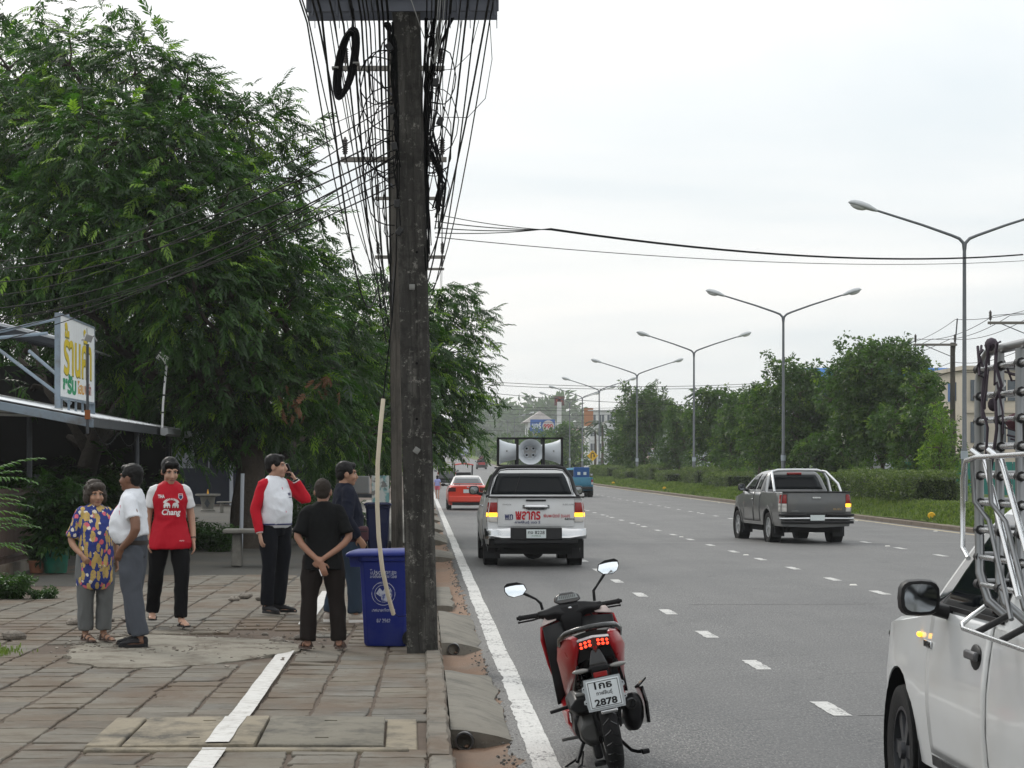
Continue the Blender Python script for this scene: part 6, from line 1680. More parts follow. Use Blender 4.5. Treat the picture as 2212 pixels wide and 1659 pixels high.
MB().box((0, .75, .95), (1.1, .2, .6)).build('seat_back', BLKP, tk, bevel=.04); MB().box((0, 1.1, .75), (1.1, .6, .15)).build('seat', BLKP, tk, bevel=.03)
b = MB(); b.grid(lambda u, v: ((2 * u - 1) * .72, -.1 + 2.4 * v, 1.78 + .12 * math.cos((2 * u - 1) * 1.3) - .04 * (v < .1)), 8, 6); b.build('canopy', mat('canopy_red', (.40, .035, .03), .6), tk, solid=.05)
for sd in (-1, 1):
    for y in (0, 2.1): MB().tube([(sd * .62, y, .6), (sd * .66, y, 1.82)], .03, 6).build('canopy_post', BLKP, tk)
MB().tube([(0, 2.6, .3), (0, 2.35, 1.1)], .05, 8).tube([(-.35, 2.3, 1.1), (.35, 2.3, 1.1)], .02, 6).build('fork', BLKP, tk)
MB().ell((0, 1.5, .8), .3, .6, .3, 10, 6).build('tank', MAROON, tk)
for x in (-.45, .45): MB().box((x, -.02, .55), (.12, .04, .1)).build('tail_lamp', REDL, tk)
lr = thing('box_truck', 'far pale box truck at the top of the rise', 'truck', (13.2, 745, zr(745)))
MB().box((0, 3, 2.3), (2.4, 6, 2.7)).build('cargo_box', mat('truck_blue_grey', (.32, .37, .42), .6), lr, bevel=.05)
MB().box((0, 7, 1.7), (2.3, 1.8, 2.0), top=(1, .8)).build('cab', mat('truck_blue_grey', (.32, .37, .42), .6), lr, bevel=.1)
MB().box((0, 3.5, .75), (2.2, 7.5, .4)).build('chassis', UNDER, lr)
for y in (1.2, 2.4, 7): 
    for sd in (-1, 1): wheel(lr, (sd * 1.0, y, .5), .5, .3, sd, RIMD)
MB().box((0, -.05, .8), (2.2, .1, .3)).build('bumper', UNDER, lr)
for i, (x, y, m_) in enumerate(((36, 318, WHITEP), (41, 300, DGREY), (40, 262, SILVERP))):
    o = far_pickup(['white vehicle parked beyond the median near the turn sign', 'dark vehicle parked beyond the median', 'silver vehicle parked beyond the median trees'][i], (x, y, zr(y)), m_)

# ============================================================ SCOOTER
mo = thing('scooter', 'red and black scooter parked on its stand at the edge line', 'scooter', (1.175, 14.45, 0))
mo.rotation_euler = (0, R(-11.5), R(.5))
RED_M = mat('scooter_red', (.26, .005, .009), .3, 0, var=.06, coat=.25, spec=.25); BLK = mat('scooter_black', (.009, .009, .010), .42, 0, spec=.2, var=.15, bump=.08, bs=120); BLKG = mat('scooter_gloss_black', (.01, .01, .011), .2, 0, var=.05, coat=.6)
GRM = mat('scooter_grey_metal', (.22, .22, .215), .45, .7, var=.2); SEATM = mat('scooter_seat', (.02, .019, .018), .6, 0, var=.15, bump=.25, bs=200, bd=.003)
def strip(name, secs, m, parent=mo, solid=.01, bevel=0, ang=40):
    """open loft through sections (lists of points)"""
    return MB().rings(secs, cap=False, closed=False).build(name, m, parent, solid=solid, bevel=bevel, ang=ang)
def solid(name, secs, m, parent=mo, bevel=.0, ang=40, subd=0):
    return MB().rings(secs).build(name, m, parent, bevel=bevel, ang=ang, subd=subd)
def mirror_x(sec): return [(-p[0], p[1], p[2]) for p in sec]
# wheels
def mwheel(y, r, w, nm):
    t_ = bpy.data.objects.new(nm, None); COL.objects.link(t_); t_.parent = mo
    m = Matrix.Translation((0, y, r)) @ Euler((0, R(90), 0)).to_matrix().to_4x4(); q = r * .64
    ty = MB().lathe([(q, -w * .38), (r * .80, -w * .5), (r * .92, -w * .42), (r * .985, -w * .2), (r, 0), (r * .985, w * .2), (r * .92, w * .42), (r * .80, w * .5), (q, w * .38)], m, 44, cap=False).build('tyre', RUB_, t_)
    gr = MB()
    for k in range(26):
        a = 2 * PI * k / 26
        for s in (-1, 1):
            pts = []
            for j, (x, dr, da) in enumerate(((.004, .0015, 0), (.2 * w, -.003, .05), (.4 * w, -r * .07, .11))):
                aa = a + da + (.06 if s > 0 else 0); rr = r + dr + .0012; pts.append((s * x, y + rr * math.cos(aa), r + rr * math.sin(aa)))
            gr.tube(pts, .0035, 4)
    o = gr.build('tread_groove', BLKG, t_); o['kind'] = 'stuff'
    MB().lathe([(q, -w * .38), (q * .92, -w * .36), (q * .9, 0), (q * .92, w * .36), (q, w * .38)], m, 32, cap=False).build('rim', BLKG, t_)
    for k in range(5):
        a = 2 * PI * k / 5; MB().tube([(0, y + .04 * math.cos(a), r + .04 * math.sin(a)), (0, y + q * .92 * math.cos(a + .15), r + q * .92 * math.sin(a + .15))], [.016, .012], 6).build('spoke', BLKG, t_)
    MB().lathe([(.045, -.06), (.05, 0), (.045, .06)], m, 16).build('hub', GRM, t_)
mwheel(0, .283, .105, 'rear_wheel'); mwheel(1.27, .275, .09, 'front_wheel')
# rear hugger and swing arm / engine on the left
solid('mud_guard', [[(x * .062, y, z) for x, z in ((-1, z0 - .055), (-.85, z0 - .01), (0, z0 + .008), (.85, z0 - .01), (1, z0 - .055))] + [(x * .055, y + .004, z) for x, z in ((1, z0 - .06), (0, z0 - .004), (-1, z0 - .06))] for y, z0 in ((-.20, .40), (-.15, .46), (-.06, .52), (.06, .56), (.2, .58))], BLK)
for s in (-1, 1): solid('mud_guard_fin', [[(s * .065, y, z), (s * .085, y, z - .02), (s * .07, y, z - .14), (s * .058, y, z - .14)] for y, z in ((-.19, .42), (-.08, .50), (.05, .55))], BLK)
solid('engine_case', [[(x0, y, z) for x0, z in ((-.075, zc + h), (-.14, zc + h * .92), (-.175, zc + h * .3), (-.17, zc - h * .5), (-.13, zc - h * .95), (-.075, zc - h))] for y, zc, h in ((-.11, .27, .06), (-.06, .28, .105), (.05, .28, .115), (.25, .27, .105), (.42, .25, .12), (.5, .25, .08))], mat('engine_grey', (.06, .06, .058), .5, .5, var=.25), bevel=.012)
solid('cooling_cover', [[(x0, y, z) for x0, z in ((-.10, .37), (-.185, .36), (-.195, .26), (-.17, .19), (-.10, .2))] for y in (.08, .2, .38)], BLK, bevel=.02)
solid('air_box', [[(-.10, y, z1), (-.165, y, z1), (-.205, y, z1 - .04), (-.205, y, z0 + .03), (-.17, y, z0), (-.10, y, z0)] for y, z0, z1 in ((-.12, .40, .48), (-.06, .375, .50), (.15, .37, .51), (.3, .38, .5))], BLK, bevel=.015)
solid('air_box_cap', [[(-.105, y, .512), (-.16, y, .515), (-.16, y, .49), (-.105, y, .49)] for y in (-.09, .12)], GRM, bevel=.006)
MB().box((-.09, -.02, .15), (.05, .12, .1)).build('oil_pan', BLK, mo, bevel=.015)
MB().box((-.06, .0, .285), (.07, .1, .12)).build('gear_case', mat('engine_grey', (.06, .06, .058), .5, .5), mo, bevel=.012)
# shock absorber
sh = MB().tube([(-.115, -.06, .33), (-.095, .04, .66)], .014, 8).build('shock_absorber', BLKG, mo)
pts = []
for i in range(110):
    f = i / 109; a = f * 2 * PI * 9; c_ = Vector((-.113, -.05, .37)).lerp(Vector((-.097, .03, .61)), f); pts.append(c_ + Vector((.027 * math.cos(a), .027 * math.sin(a), 0)))
MB().tube(pts, .0055, 5).build('spring', BLKG, sh)
MB().box((-.115, -.065, .31), (.03, .03, .05)).build('shock_clevis', GRM, mo, bevel=.006)
# muffler
mf = MB(); rg = []
for y, k, z in ((-.20, .55, .37), (-.185, .78, .365), (-.12, 1, .345), (.1, 1, .32), (.28, .85, .28), (.36, .5, .26)):
    rg.append([(.165 + .058 * k * math.cos(2 * PI * i / 18) + (.012 * math.sin(2 * PI * i / 18)), y, z + .115 * k * math.sin(2 * PI * i / 18)) for i in range(18)])
muf = mf.rings(rg).build('muffler', BLK, mo)
MB().lathe([(.032, 0), (.036, .02), (.026, .022), (.022, .004)], Matrix.Translation((.15, -.195, .405)) @ Euler((R(90), 0, 0)).to_matrix().to_4x4(), 18).build('exhaust_tip', BLKG, muf)
strip('heat_shield', [[(.235, y, z + .13), (.245, y, z + .03), (.235, y, z - .09)] for y, z in ((-.19, .36), (-.05, .345), (.25, .31))], BLKG, muf, solid=.012)
MB().prism([(.215, -.20, .49), (.265, -.20, .53), (.25, -.05, .50), (.20, -.05, .47)], (0, 0, .012)).build('shield_fin', BLKG, muf)
MB().tube([(.14, .36, .25), (.08, .5, .22), (0, .62, .24)], .018, 8).build('exhaust_pipe', GRM, mo)
MB().tube([(.075, -.02, .29), (.10, -.04, .46), (.10, -.03, .5)], .012, 6).build('muffler_stay', GRM, mo)
MB().tube([(.09, .02, .285), (.09, .35, .25)], .02, 8).build('swing_arm', GRM, mo)
# tail: black core, red side panels, seat
solid('tail_core', [[(-w, y, z1), (w, y, z1), (w * 1.05, y, (z0 + z1) / 2), (w * .7, y, z0), (-w * .7, y, z0), (-w * 1.05, y, (z0 + z1) / 2)] for y, w, z0, z1 in ((-.21, .075, .70, .83), (-.12, .10, .66, .845), (.1, .12, .58, .80), (.35, .13, .5, .77), (.6, .12, .42, .72))], BLK, bevel=.012)
for s in (-1, 1):
    secs = []
    for y, xt, zt, xm, zm_, xb, zb in ((-.245, .088, .845, .10, .83, .088, .80), (-.19, .105, .858, .135, .80, .115, .71), (-.08, .12, .85, .178, .765, .125, .61), (.08, .135, .82, .20, .735, .135, .545), (.25, .145, .79, .205, .70, .16, .50), (.42, .15, .76, .195, .65, .17, .44), (.58, .14, .70, .185, .58, .17, .38)):
        secs.append([(s * xt, y, zt), (s * (xt + xm) / 2 + s * .012, y, zt - .012), (s * xm, y, zm_), (s * ((xm + xb) / 2 + .004), y, (zm_ + zb) / 2), (s * xb, y, zb)])
    strip('side_panel', secs, RED_M, solid=.008)
    strip('side_panel_trim', [[(s * x, y, z), (s * (x + .012), y, z - .06)] for y, x, z in ((-.16, .115, .70), (-.02, .135, .6), (.15, .15, .53))], BLK, solid=.008)
    # floor side strip: red lower panel running forward
    strip('lower_panel', [[(s * .13, y, z1), (s * .20, y, z1 - .03), (s * .205, y, (z0 + z1) / 2), (s * .16, y, z0)] for y, z0, z1 in ((.32, .22, .40), (.5, .17, .38), (.75, .15, .36), (.95, .2, .42))], RED_M, solid=.008)
    # leg shield wings
    strip('leg_shield', [[(s * .11, 1.12, .90), (s * .19, 1.02, .90), (s * .235, .93, .86)], [(s * .115, 1.16, .80), (s * .205, 1.04, .80), (s * .25, .92, .78)], [(s * .12, 1.17, .62), (s * .2, 1.05, .62), (s * .235, .93, .62)], [(s * .12, 1.13, .45), (s * .18, 1.03, .45), (s * .205, .93, .46)], [(s * .12, 1.05, .3), (s * .17, .98, .3), (s * .19, .92, .34)]], RED_M, solid=.012)
    strip('leg_shield_lip', [[(s * .235, .925, .865), (s * .13, .98, .885)], [(s * .2, .97, .915), (s * .11, 1.06, .915)]], mat('scooter_pink_white', (.5, .42, .40), .35), solid=.008)
    # turn lamps
    MB().tube([(0, -.255, .655), (s * .07, -.26, .655)], .014, 8, flat=.8).build('turn_lamp_stalk', BLK, mo)
    MB().ell((s * .112, -.27, .655), .05, .017, .015, 14, 8).build('turn_lamp', mat('smoke_lens', (.2, .2, .19), .2, coat=.4), mo)
    # passenger peg
strip('inner_shield', [[(-.225, .90, z), (-.1, 1.0, z + .01), (0, 1.02, z + .01), (.1, 1.0, z + .01), (.225, .90, z)] for z in (.86, .7, .5, .36)], BLK, solid=.01)
MB().box((0, .78, .31), (.34, .42, .05)).build('floor_board', BLK, mo, bevel=.02)
solid('centre_tunnel', [[(-.08, y, z), (.08, y, z), (.1, y, .33), (-.1, y, .33)] for y, z in ((.5, .5), (.75, .42), (.98, .55))], BLK, bevel=.02)
solid('front_cowl', [[(-w, y, z1), (w, y, z1), (w * 1.1, y, (z0 + z1) / 2), (w * .6, y, z0), (-w * .6, y, z0), (-w * 1.1, y, (z0 + z1) / 2)] for y, w, z0, z1 in ((1.05, .15, .45, .93), (1.2, .12, .5, .9), (1.32, .06, .6, .8))], RED_M, bevel=.02)
solid('front_fender', [[(-.065, y, z - .04), (-.05, y, z), (.05, y, z), (.065, y, z - .04)] for y, z in ((1.0, .38), (1.08, .52), (1.22, .58), (1.4, .55), (1.52, .44))], RED_M)
solid('seat', [[(-w, y, z - .03), (-w * .95, y, z - .008), (-w * .5, y, z), (0, y, z + .004), (w * .5, y, z), (w * .95, y, z - .008), (w, y, z - .03), (w * .8, y, z - .06), (-w * .8, y, z - .06)] for y, w, z in ((-.15, .10, .865), (-.08, .125, .872), (.12, .14, .865), (.24, .145, .85), (.3, .14, .815), (.42, .135, .80), (.58, .11, .80), (.66, .08, .78))], SEATM)
# grab rail
MB().tube([(-.185, .06, .80), (-.185, -.05, .845), (-.15, -.17, .88), (-.08, -.245, .895), (0, -.265, .90), (.08, -.245, .895), (.15, -.17, .88), (.185, -.05, .845), (.185, .06, .80)], [(.013, .017)] * 9, 8).build('grab_rail', mat('rail_black', (.02, .02, .02), .25, .3, coat=.5), mo)
MB().box((0, -.235, .882), (.07, .05, .02)).build('rail_bridge', BLK, mo, bevel=.006)
# tail lamp: two clusters of lit dots
tl = solid('tail_lamp', [[(-.10 + .0, y, z1), (0, y - .012, z1 + .012), (.10, y, z1), (.085, y, z0), (.02, y - .01, z0 - .008), (0, y - .01, z0 - .04), (-.02, y - .01, z0 - .008), (-.085, y, z0)] for y, z0, z1 in ((-.262, .785, .825), (-.2, .775, .835))], mat('lamp_dark_red', (.05, .003, .003), .15, coat=.8), bevel=.004)
for s in (-1, 1):
    for k in range(3):
        for j in range(2):
            MB().ell((s * (.026 + .026 * k), -.274 + .006 * k, .818 - .022 * j - .004 * k), .0095, .006, .0085, 10, 6).build('led', REDON, tl)
MB().prism([(-.014, -.277, .785), (.014, -.277, .785), (0, -.268, .745)], (0, .01, 0)).build('lamp_triangle', REDL, tl)
solid('tail_valance', [[(-w, y, z), (w, y, z), (w * .7, y + .03, z - .04), (-w * .7, y + .03, z - .04)] for y, w, z in ((-.255, .03, .77), (-.265, .05, .70), (-.27, .06, .66), (-.255, .05, .6))], BLKG, bevel=.008)
for s in (-1, 1): solid('tail_wing', [[(s * .02, y, z), (s * .095, y + .02, z + .02), (s * .11, y + .06, z - .07), (s * .03, y + .02, z - .05)] for y, z in ((-.25, .765), (-.1, .74))], BLK, bevel=.006)
MB().box((.0, -.262, .655), (.11, .05, .045)).build('stalk_bracket', BLK, mo, bevel=.012)
MB().box((0, -.275, .618), (.082, .014, .032)).build('reflector', REDL, mo, bevel=.004)
solid('plate_bracket', [[(-.05, y, z), (.05, y, z), (.04, y + .015, z - .02), (-.04, y + .015, z - .02)] for y, z in ((-.25, .66), (-.27, .6), (-.285, .5), (-.27, .42))], BLK)
text('maker_mark', 'HONDA', .02, CHROME, mo, (0, -.286, .594), (R(90), 0, 0), width=.055, height=.011, bold=.03)
# plate in its grey frame
pl = MB().prism([(x, -.298, .505 + z) for x, z in ((-.11, -.095), (.11, -.095), (.115, -.05), (.128, -.045), (.128, -.028), (.115, -.02), (.115, .02), (.128, .03), (.126, .05), (.112, .06), (.108, .095), (-.108, .095), (-.112, .06), (-.126, .05), (-.128, .03), (-.115, .02), (-.115, -.02), (-.128, -.028), (-.128, -.045), (-.115, -.05))], (0, .01, 0)).build('plate_frame', mat('plate_frame_grey', (.42, .45, .47), .35, .4), mo)
MB().box((0, -.301, .505), (.196, .006, .166)).build('number_plate', mat('plate_bright', (.60, .64, .66), .35), mo, bevel=.01)
b = MB(); b.rings([[(math.copysign(.09 - q, c_) , -.3045, .505 + math.copysign(.076 - q, d)) for c_, d in ((-1, -1), (1, -1), (1, 1), (-1, 1))] for q in (0, .0035)], cap=False); b.build('plate_border', INK_K, pl)
for tx, z, w_, h_, bo in (('1กธ', .556, .105, .042, .03), ('กาฬสินธุ์', .508, .095, .032, .006), ('2878', .457, .135, .042, .035)): text('plate_text', tx, .05, INK_K, pl, (0, -.3046, z), (R(90), 0, 0), width=w_, height=h_, bold=bo)
for x in (-.117, .117):
    for z in (.045, -.038): MB().lathe([(.004, 0), (.004, .004), (.001, .005)], Matrix.Translation((x, -.3, .505 + z)) @ Euler((R(90), 0, 0)).to_matrix().to_4x4(), 8).build('screw', BLKG, pl)
MB().box((.01, -.285, .395), (.10, .02, .028)).build('tool_tube', CHROME, mo, bevel=.01)
# handlebar assembly, turned slightly left
hb = bpy.data.objects.new('handlebar', None); COL.objects.link(hb); hb.parent = mo; hb.location = (-.03, 1.03, .93); hb.rotation_euler = (0, R(2), R(5)); hb.scale = (.9, .95, .95)
solid('handle_cover', [[(x, y0, z0), (x, y0 - .03, (z0 + z1) / 2), (x, y0, z1), (x, y0 + d, z1 - .01), (x, y0 + d, z0 + .01)] for x, y0, d, z0, z1 in ((-.235, -.03, .05, -.02, .02), (-.18, -.04, .07, -.045, .03), (-.11, -.03, .10, -.05, .045), (-.05, -.015, .13, -.09, .05), (0, -.01, .14, -.10, .05), (.05, -.015, .13, -.09, .05), (.11, -.03, .10, -.05, .045), (.18, -.04, .07, -.045, .03), (.235, -.03, .05, -.02, .02))], BLK, hb, bevel=.01)
solid('steering_cowl', [[(-w, y, z), (w, y, z), (w * .8, y + .1, z), (-w * .8, y + .1, z)] for y, w, z in ((-.03, .075, .04), (-.045, .085, -.04), (-.04, .07, -.13), (-.01, .05, -.22))], BLK, hb, bevel=.015)
mt = MB().prism([(x, -.035, .075 + z * .75) for x, z in ((-.095, -.03), (-.06, -.052), (.06, -.052), (.095, -.03), (.085, .02), (.04, .052), (-.04, .052), (-.085, .02))], (0, .06, .02)).build('meter', BLKG, hb, bevel=.008, rot=(R(-22), 0, 0))
MB().prism([(x, -.0385, .08 + z * .6) for x, z in ((-.075, -.025), (.075, -.025), (.065, .025), (-.065, .025))], (0, .002, 0)).build('display', mat('lcd', (.22, .24, .24), .2), mt)
for k in range(9): MB().box((-.055 + .0135 * k, -.040, .082), (.004, .002, .026 - .002 * abs(k - 4))).build('display_bar', INK_K, mt)
MB().ell((.0, -.05, .015), .014, .006, .009, 8, 5).build('wing_emblem', CHROME, hb)
for s in (-1, 1):
    g = MB(); rg = []; n = 14
    m = Matrix.Translation((s * .235, -.02, 0)) @ Euler((0, R(90 * s), R(8 * s))).to_matrix().to_4x4()
    prof = [(.014, -.06), (.016, 0)]
    for k in range(9): prof += [(.0175, .006 + .0125 * k), (.0155, .012 + .0125 * k)]
    prof += [(.019, .122), (.019, .134), (.012, .138), (.012, .15), (.004, .152)]
    MB().lathe(prof, m, 14).build('grip', RUB_, hb)
    MB().box((s * .21, -.025, .0), (.05, .05, .05)).build('switch_box', BLK, hb, bevel=.012)
    MB().tube([(s * .2, .02, -.02), (s * .27, .03, -.03), (s * .36, .015, -.03), (s * .375, .01, -.03)], [.008, .007, .006, .009], 6).build('brake_lever', BLK, hb)
    mr = MB().tube([(s * .19, -.005, .03), (s * .195, -.005, .10), (s * .22, -.01, .125), (s * .29, -.02, .20)] if s > 0 else [(s * .19, -.005, .03), (s * .195, -.005, .075), (s * .225, -.01, .11), (s * .31, -.02, .165)], [.011, .011, .008, .011], 8).build('mirror_stem', BLK, hb)
    hs_ = [(-.085, -.01), (-.07, .03), (-.02, .05), (.05, .052), (.075, .035), (.078, .0), (.06, -.03), (.02, -.05), (-.05, -.042)]
    hs_ = [(x * s, z) for x, z in hs_]
    c_ = (s * .325, -.03, .24) if s > 0 else (s * .365, -.03, .195)
    MB().rings([[(c_[0] + x * k, c_[1] + y, c_[2] + z * k) for x, z in hs_] for y, k in ((0, 1.0), (-.006, 1.0), (.012, .97), (.03, .7), (.034, .3))][0:1] + [[(c_[0] + x * k, c_[1] + y, c_[2] + z * k) for x, z in hs_] for y, k in ((.012, .97), (.03, .7), (.034, .3))]).build('mirror_back', BLK, hb, rot=None)
    q = mat('bright_mirror', (.86, .90, .93), .03, 1.0, var=0)
    gl = MB().rings([[(x * .92, -.0, z * .92) for x, z in hs_], [(x * .5, -.0012, z * .5) for x, z in hs_], [(0, -.0015, 0)] * len(hs_)], cap=False).build('mirror_glass', q, hb, loc=(c_[0], c_[1] - .004, c_[2]), rot=(R(-9), 0, 0))
MB().tube([(.12, -.02, -.02), (.17, -.04, -.08), (.1, -.03, -.13), (.02, .0, -.12)], .006, 6).build('cable', BLK, hb)
MB().tube([(-.12, -.02, -.02), (-.16, -.03, -.08), (-.08, -.02, -.14)], .006, 6).build('cable', BLK, hb)
# stands and pegs
MB().tube([(-.12, .38, .2), (-.17, .33, .12), (-.21, .25, .065)], .012, 8).build('stand_arm', BLK, mo)
MB().tube([(-.19, .30, .085), (-.255, .22, .07), (-.30, .17, .06), (-.30, .12, .035), (-.24, .11, .035), (-.19, .2, .05), (-.16, .32, .11)], .0075, 6).build('stand_loop', BLK, mo)
MB().box((-.23, .12, .04), (.07, .05, .01)).build('stand_foot', BLK, mo)
MB().tube([(-.14, .36, .20), (-.24, .34, .205), (-.27, .33, .205)], .011, 8).build('kick_pedal', GRM, mo)
MB().box((-.25, .22, .405), (.13, .035, .022), (0, R(-6), 0)).build('foot_peg', BLK, mo, bevel=.006)
MB().tube([(.06, .3, .16), (.12, .1, .09), (.15, .02, .085), (.18, .0, .085)], .011, 8).build('centre_stand', BLK, mo)
MB().box((.19, -.01, .085), (.05, .06, .03)).build('centre_stand_foot', BLK, mo, bevel=.008)
MB().box((-.09, -.03, .07), (.07, .05, .03)).build('centre_stand_foot', BLK, mo, bevel=.008)

# ============================================================ PEOPLE
def skin_mat(name, c):
    t = NT(name); q = t.mix(t.noise(14, 4), tuple(x * .86 for x in c), tuple(min(1, x * 1.1) for x in c))
    t.set(col=q, rough=.5, spec=.35, sss=.08); t.b.inputs['Subsurface Radius'].default_value = (.012, .005, .003); t.b.inputs['Subsurface Scale'].default_value = .6
    return t.m
def cloth(name, c, rough=.85, var=.14, bump=.35, bs=26):
    t = NT(name); q = t.mix(t.noise(5, 5), tuple(x * (1 - var) for x in c), tuple(min(1, x * (1 + var)) for x in c))
    t.set(col=q, rough=rough, spec=.12); t.bump(t.math('ADD', t.noise(bs, 3, .5, sc3=(1, 1, .6)), t.math('MULTIPLY', t.noise(350, 2), .25)), bump, .01)
    return t.m
SKIN_T = skin_mat('skin_tan', (.33, .185, .12)); SKIN_D = skin_mat('skin_deep', (.17, .082, .05)); SKIN_L = skin_mat('skin_light', (.40, .235, .165)); SKIN_N = skin_mat('skin_neck', (.28, .145, .095))
HAIR_K = mat('hair_black', (.005, .0045, .0045), .5, var=.3, vs=60, bump=.3, bs=160, bd=.003, spec=.18); HAIR_G = mat('hair_brown_grey', (.045, .036, .03), .6, var=.5, vs=40, bump=.6, bs=120, bd=.006, spec=.2); HAIR_B = mat('hair_cropped', (.026, .02, .016), .75, var=.4, vs=90, bump=.5, bs=220, bd=.003, spec=.2)
EYE_W = mat('eye_white', (.45, .42, .40), .3, var=0); EYE_K = mat('eye_dark', (.010, .007, .006), .2, var=0); LIP = mat('lip', (.22, .085, .075), .5, var=.1)

def fold(amp, fz=1.0, seed=0.0, freq=7.0):
    def f(co, no):
        d = np.empty(len(co))
        for i, p in enumerate(co):
            v = Vector((p[0] * freq + seed, p[1] * freq, p[2] * freq * fz + seed))
            w = mnoise.noise(v * .6) * 1.2
            n = mnoise.noise(v + Vector((w, w, w)))
            g = mnoise.noise(v * 2.1 + Vector((7, 1, w)))
            d[i] = ((1 - abs(n) * 2.4) + .45 * (1 - abs(g) * 2.4)) * amp
        return co + no * d[:, None]
    return f

def hand(mb, wrist, d, nrm, curl=.35, s=1.0, thumb=1):
    """palm and five separate bent fingers; d = direction of the fingers, nrm = back of the hand, thumb = side"""
    w = Vector(wrist); d = Vector(d).normalized(); nrm = Vector(nrm); nrm = (nrm - d * nrm.dot(d)).normalized(); sd = d.cross(nrm).normalized() * thumb
    mb.tube([w - d * .02, w + d * .015, w + d * .05, w + d * .085, w + d * .095], [(.024 * s, .019 * s), (.027 * s, .018 * s), (.038 * s, .016 * s), (.037 * s, .014 * s), (.03 * s, .011 * s)], 10, up=nrm)
    for k, (o, l) in enumerate(((.028, .066), (.0095, .076), (-.0095, .071), (-.028, .055))):
        p = w + d * .085 * s + sd * o * s; dir_ = d.copy(); pts = [p - d * .02 * s]
        for j, f in enumerate((.45, .32, .23)):
            dir_ = (Matrix.Rotation(-curl * (.6 + .5 * j) * (1 + .08 * k), 3, sd * thumb) @ dir_).normalized()
            pts.append(p); p = p + dir_ * l * f * s
        pts.append(p)
        mb.tube(pts, [.0095 * s, .009 * s, .0085 * s, .008 * s, .0065 * s], 7)
    t0 = w + d * .02 * s + sd * .024 * s; t1 = t0 + (d * .5 + sd * .75 - nrm * .35).normalized() * .035 * s; t2 = t1 + (d * .85 + sd * .25 - nrm * .4).normalized() * .03 * s
    mb.tube([t0 - sd * .012, t0, t1, t2, t2 + d * .02 * s], [.013 * s, .0135 * s, .011 * s, .0095 * s, .007 * s], 7)

def smooth_pts(P, R_, n=3):
    """Catmull-Rom through joints so limbs bend softly"""
    P = [Vector(p) for p in P]; out_ = []; ro = []
    for i in range(len(P) - 1):
        p0, p1, p2, p3 = P[max(i - 1, 0)], P[i], P[i + 1], P[min(i + 2, len(P) - 1)]
        for k in range(n):
            t_ = k / n
            q = .5 * ((2 * p1) + (p2 - p0) * t_ + (2 * p0 - 5 * p1 + 4 * p2 - p3) * t_ ** 2 + (3 * p1 - p0 - 3 * p2 + p3) * t_ ** 3)
            out_.append(q); ro.append(R_[i] + (R_[i + 1] - R_[i]) * t_)
    out_.append(P[-1]); ro.append(R_[-1])
    return out_, ro

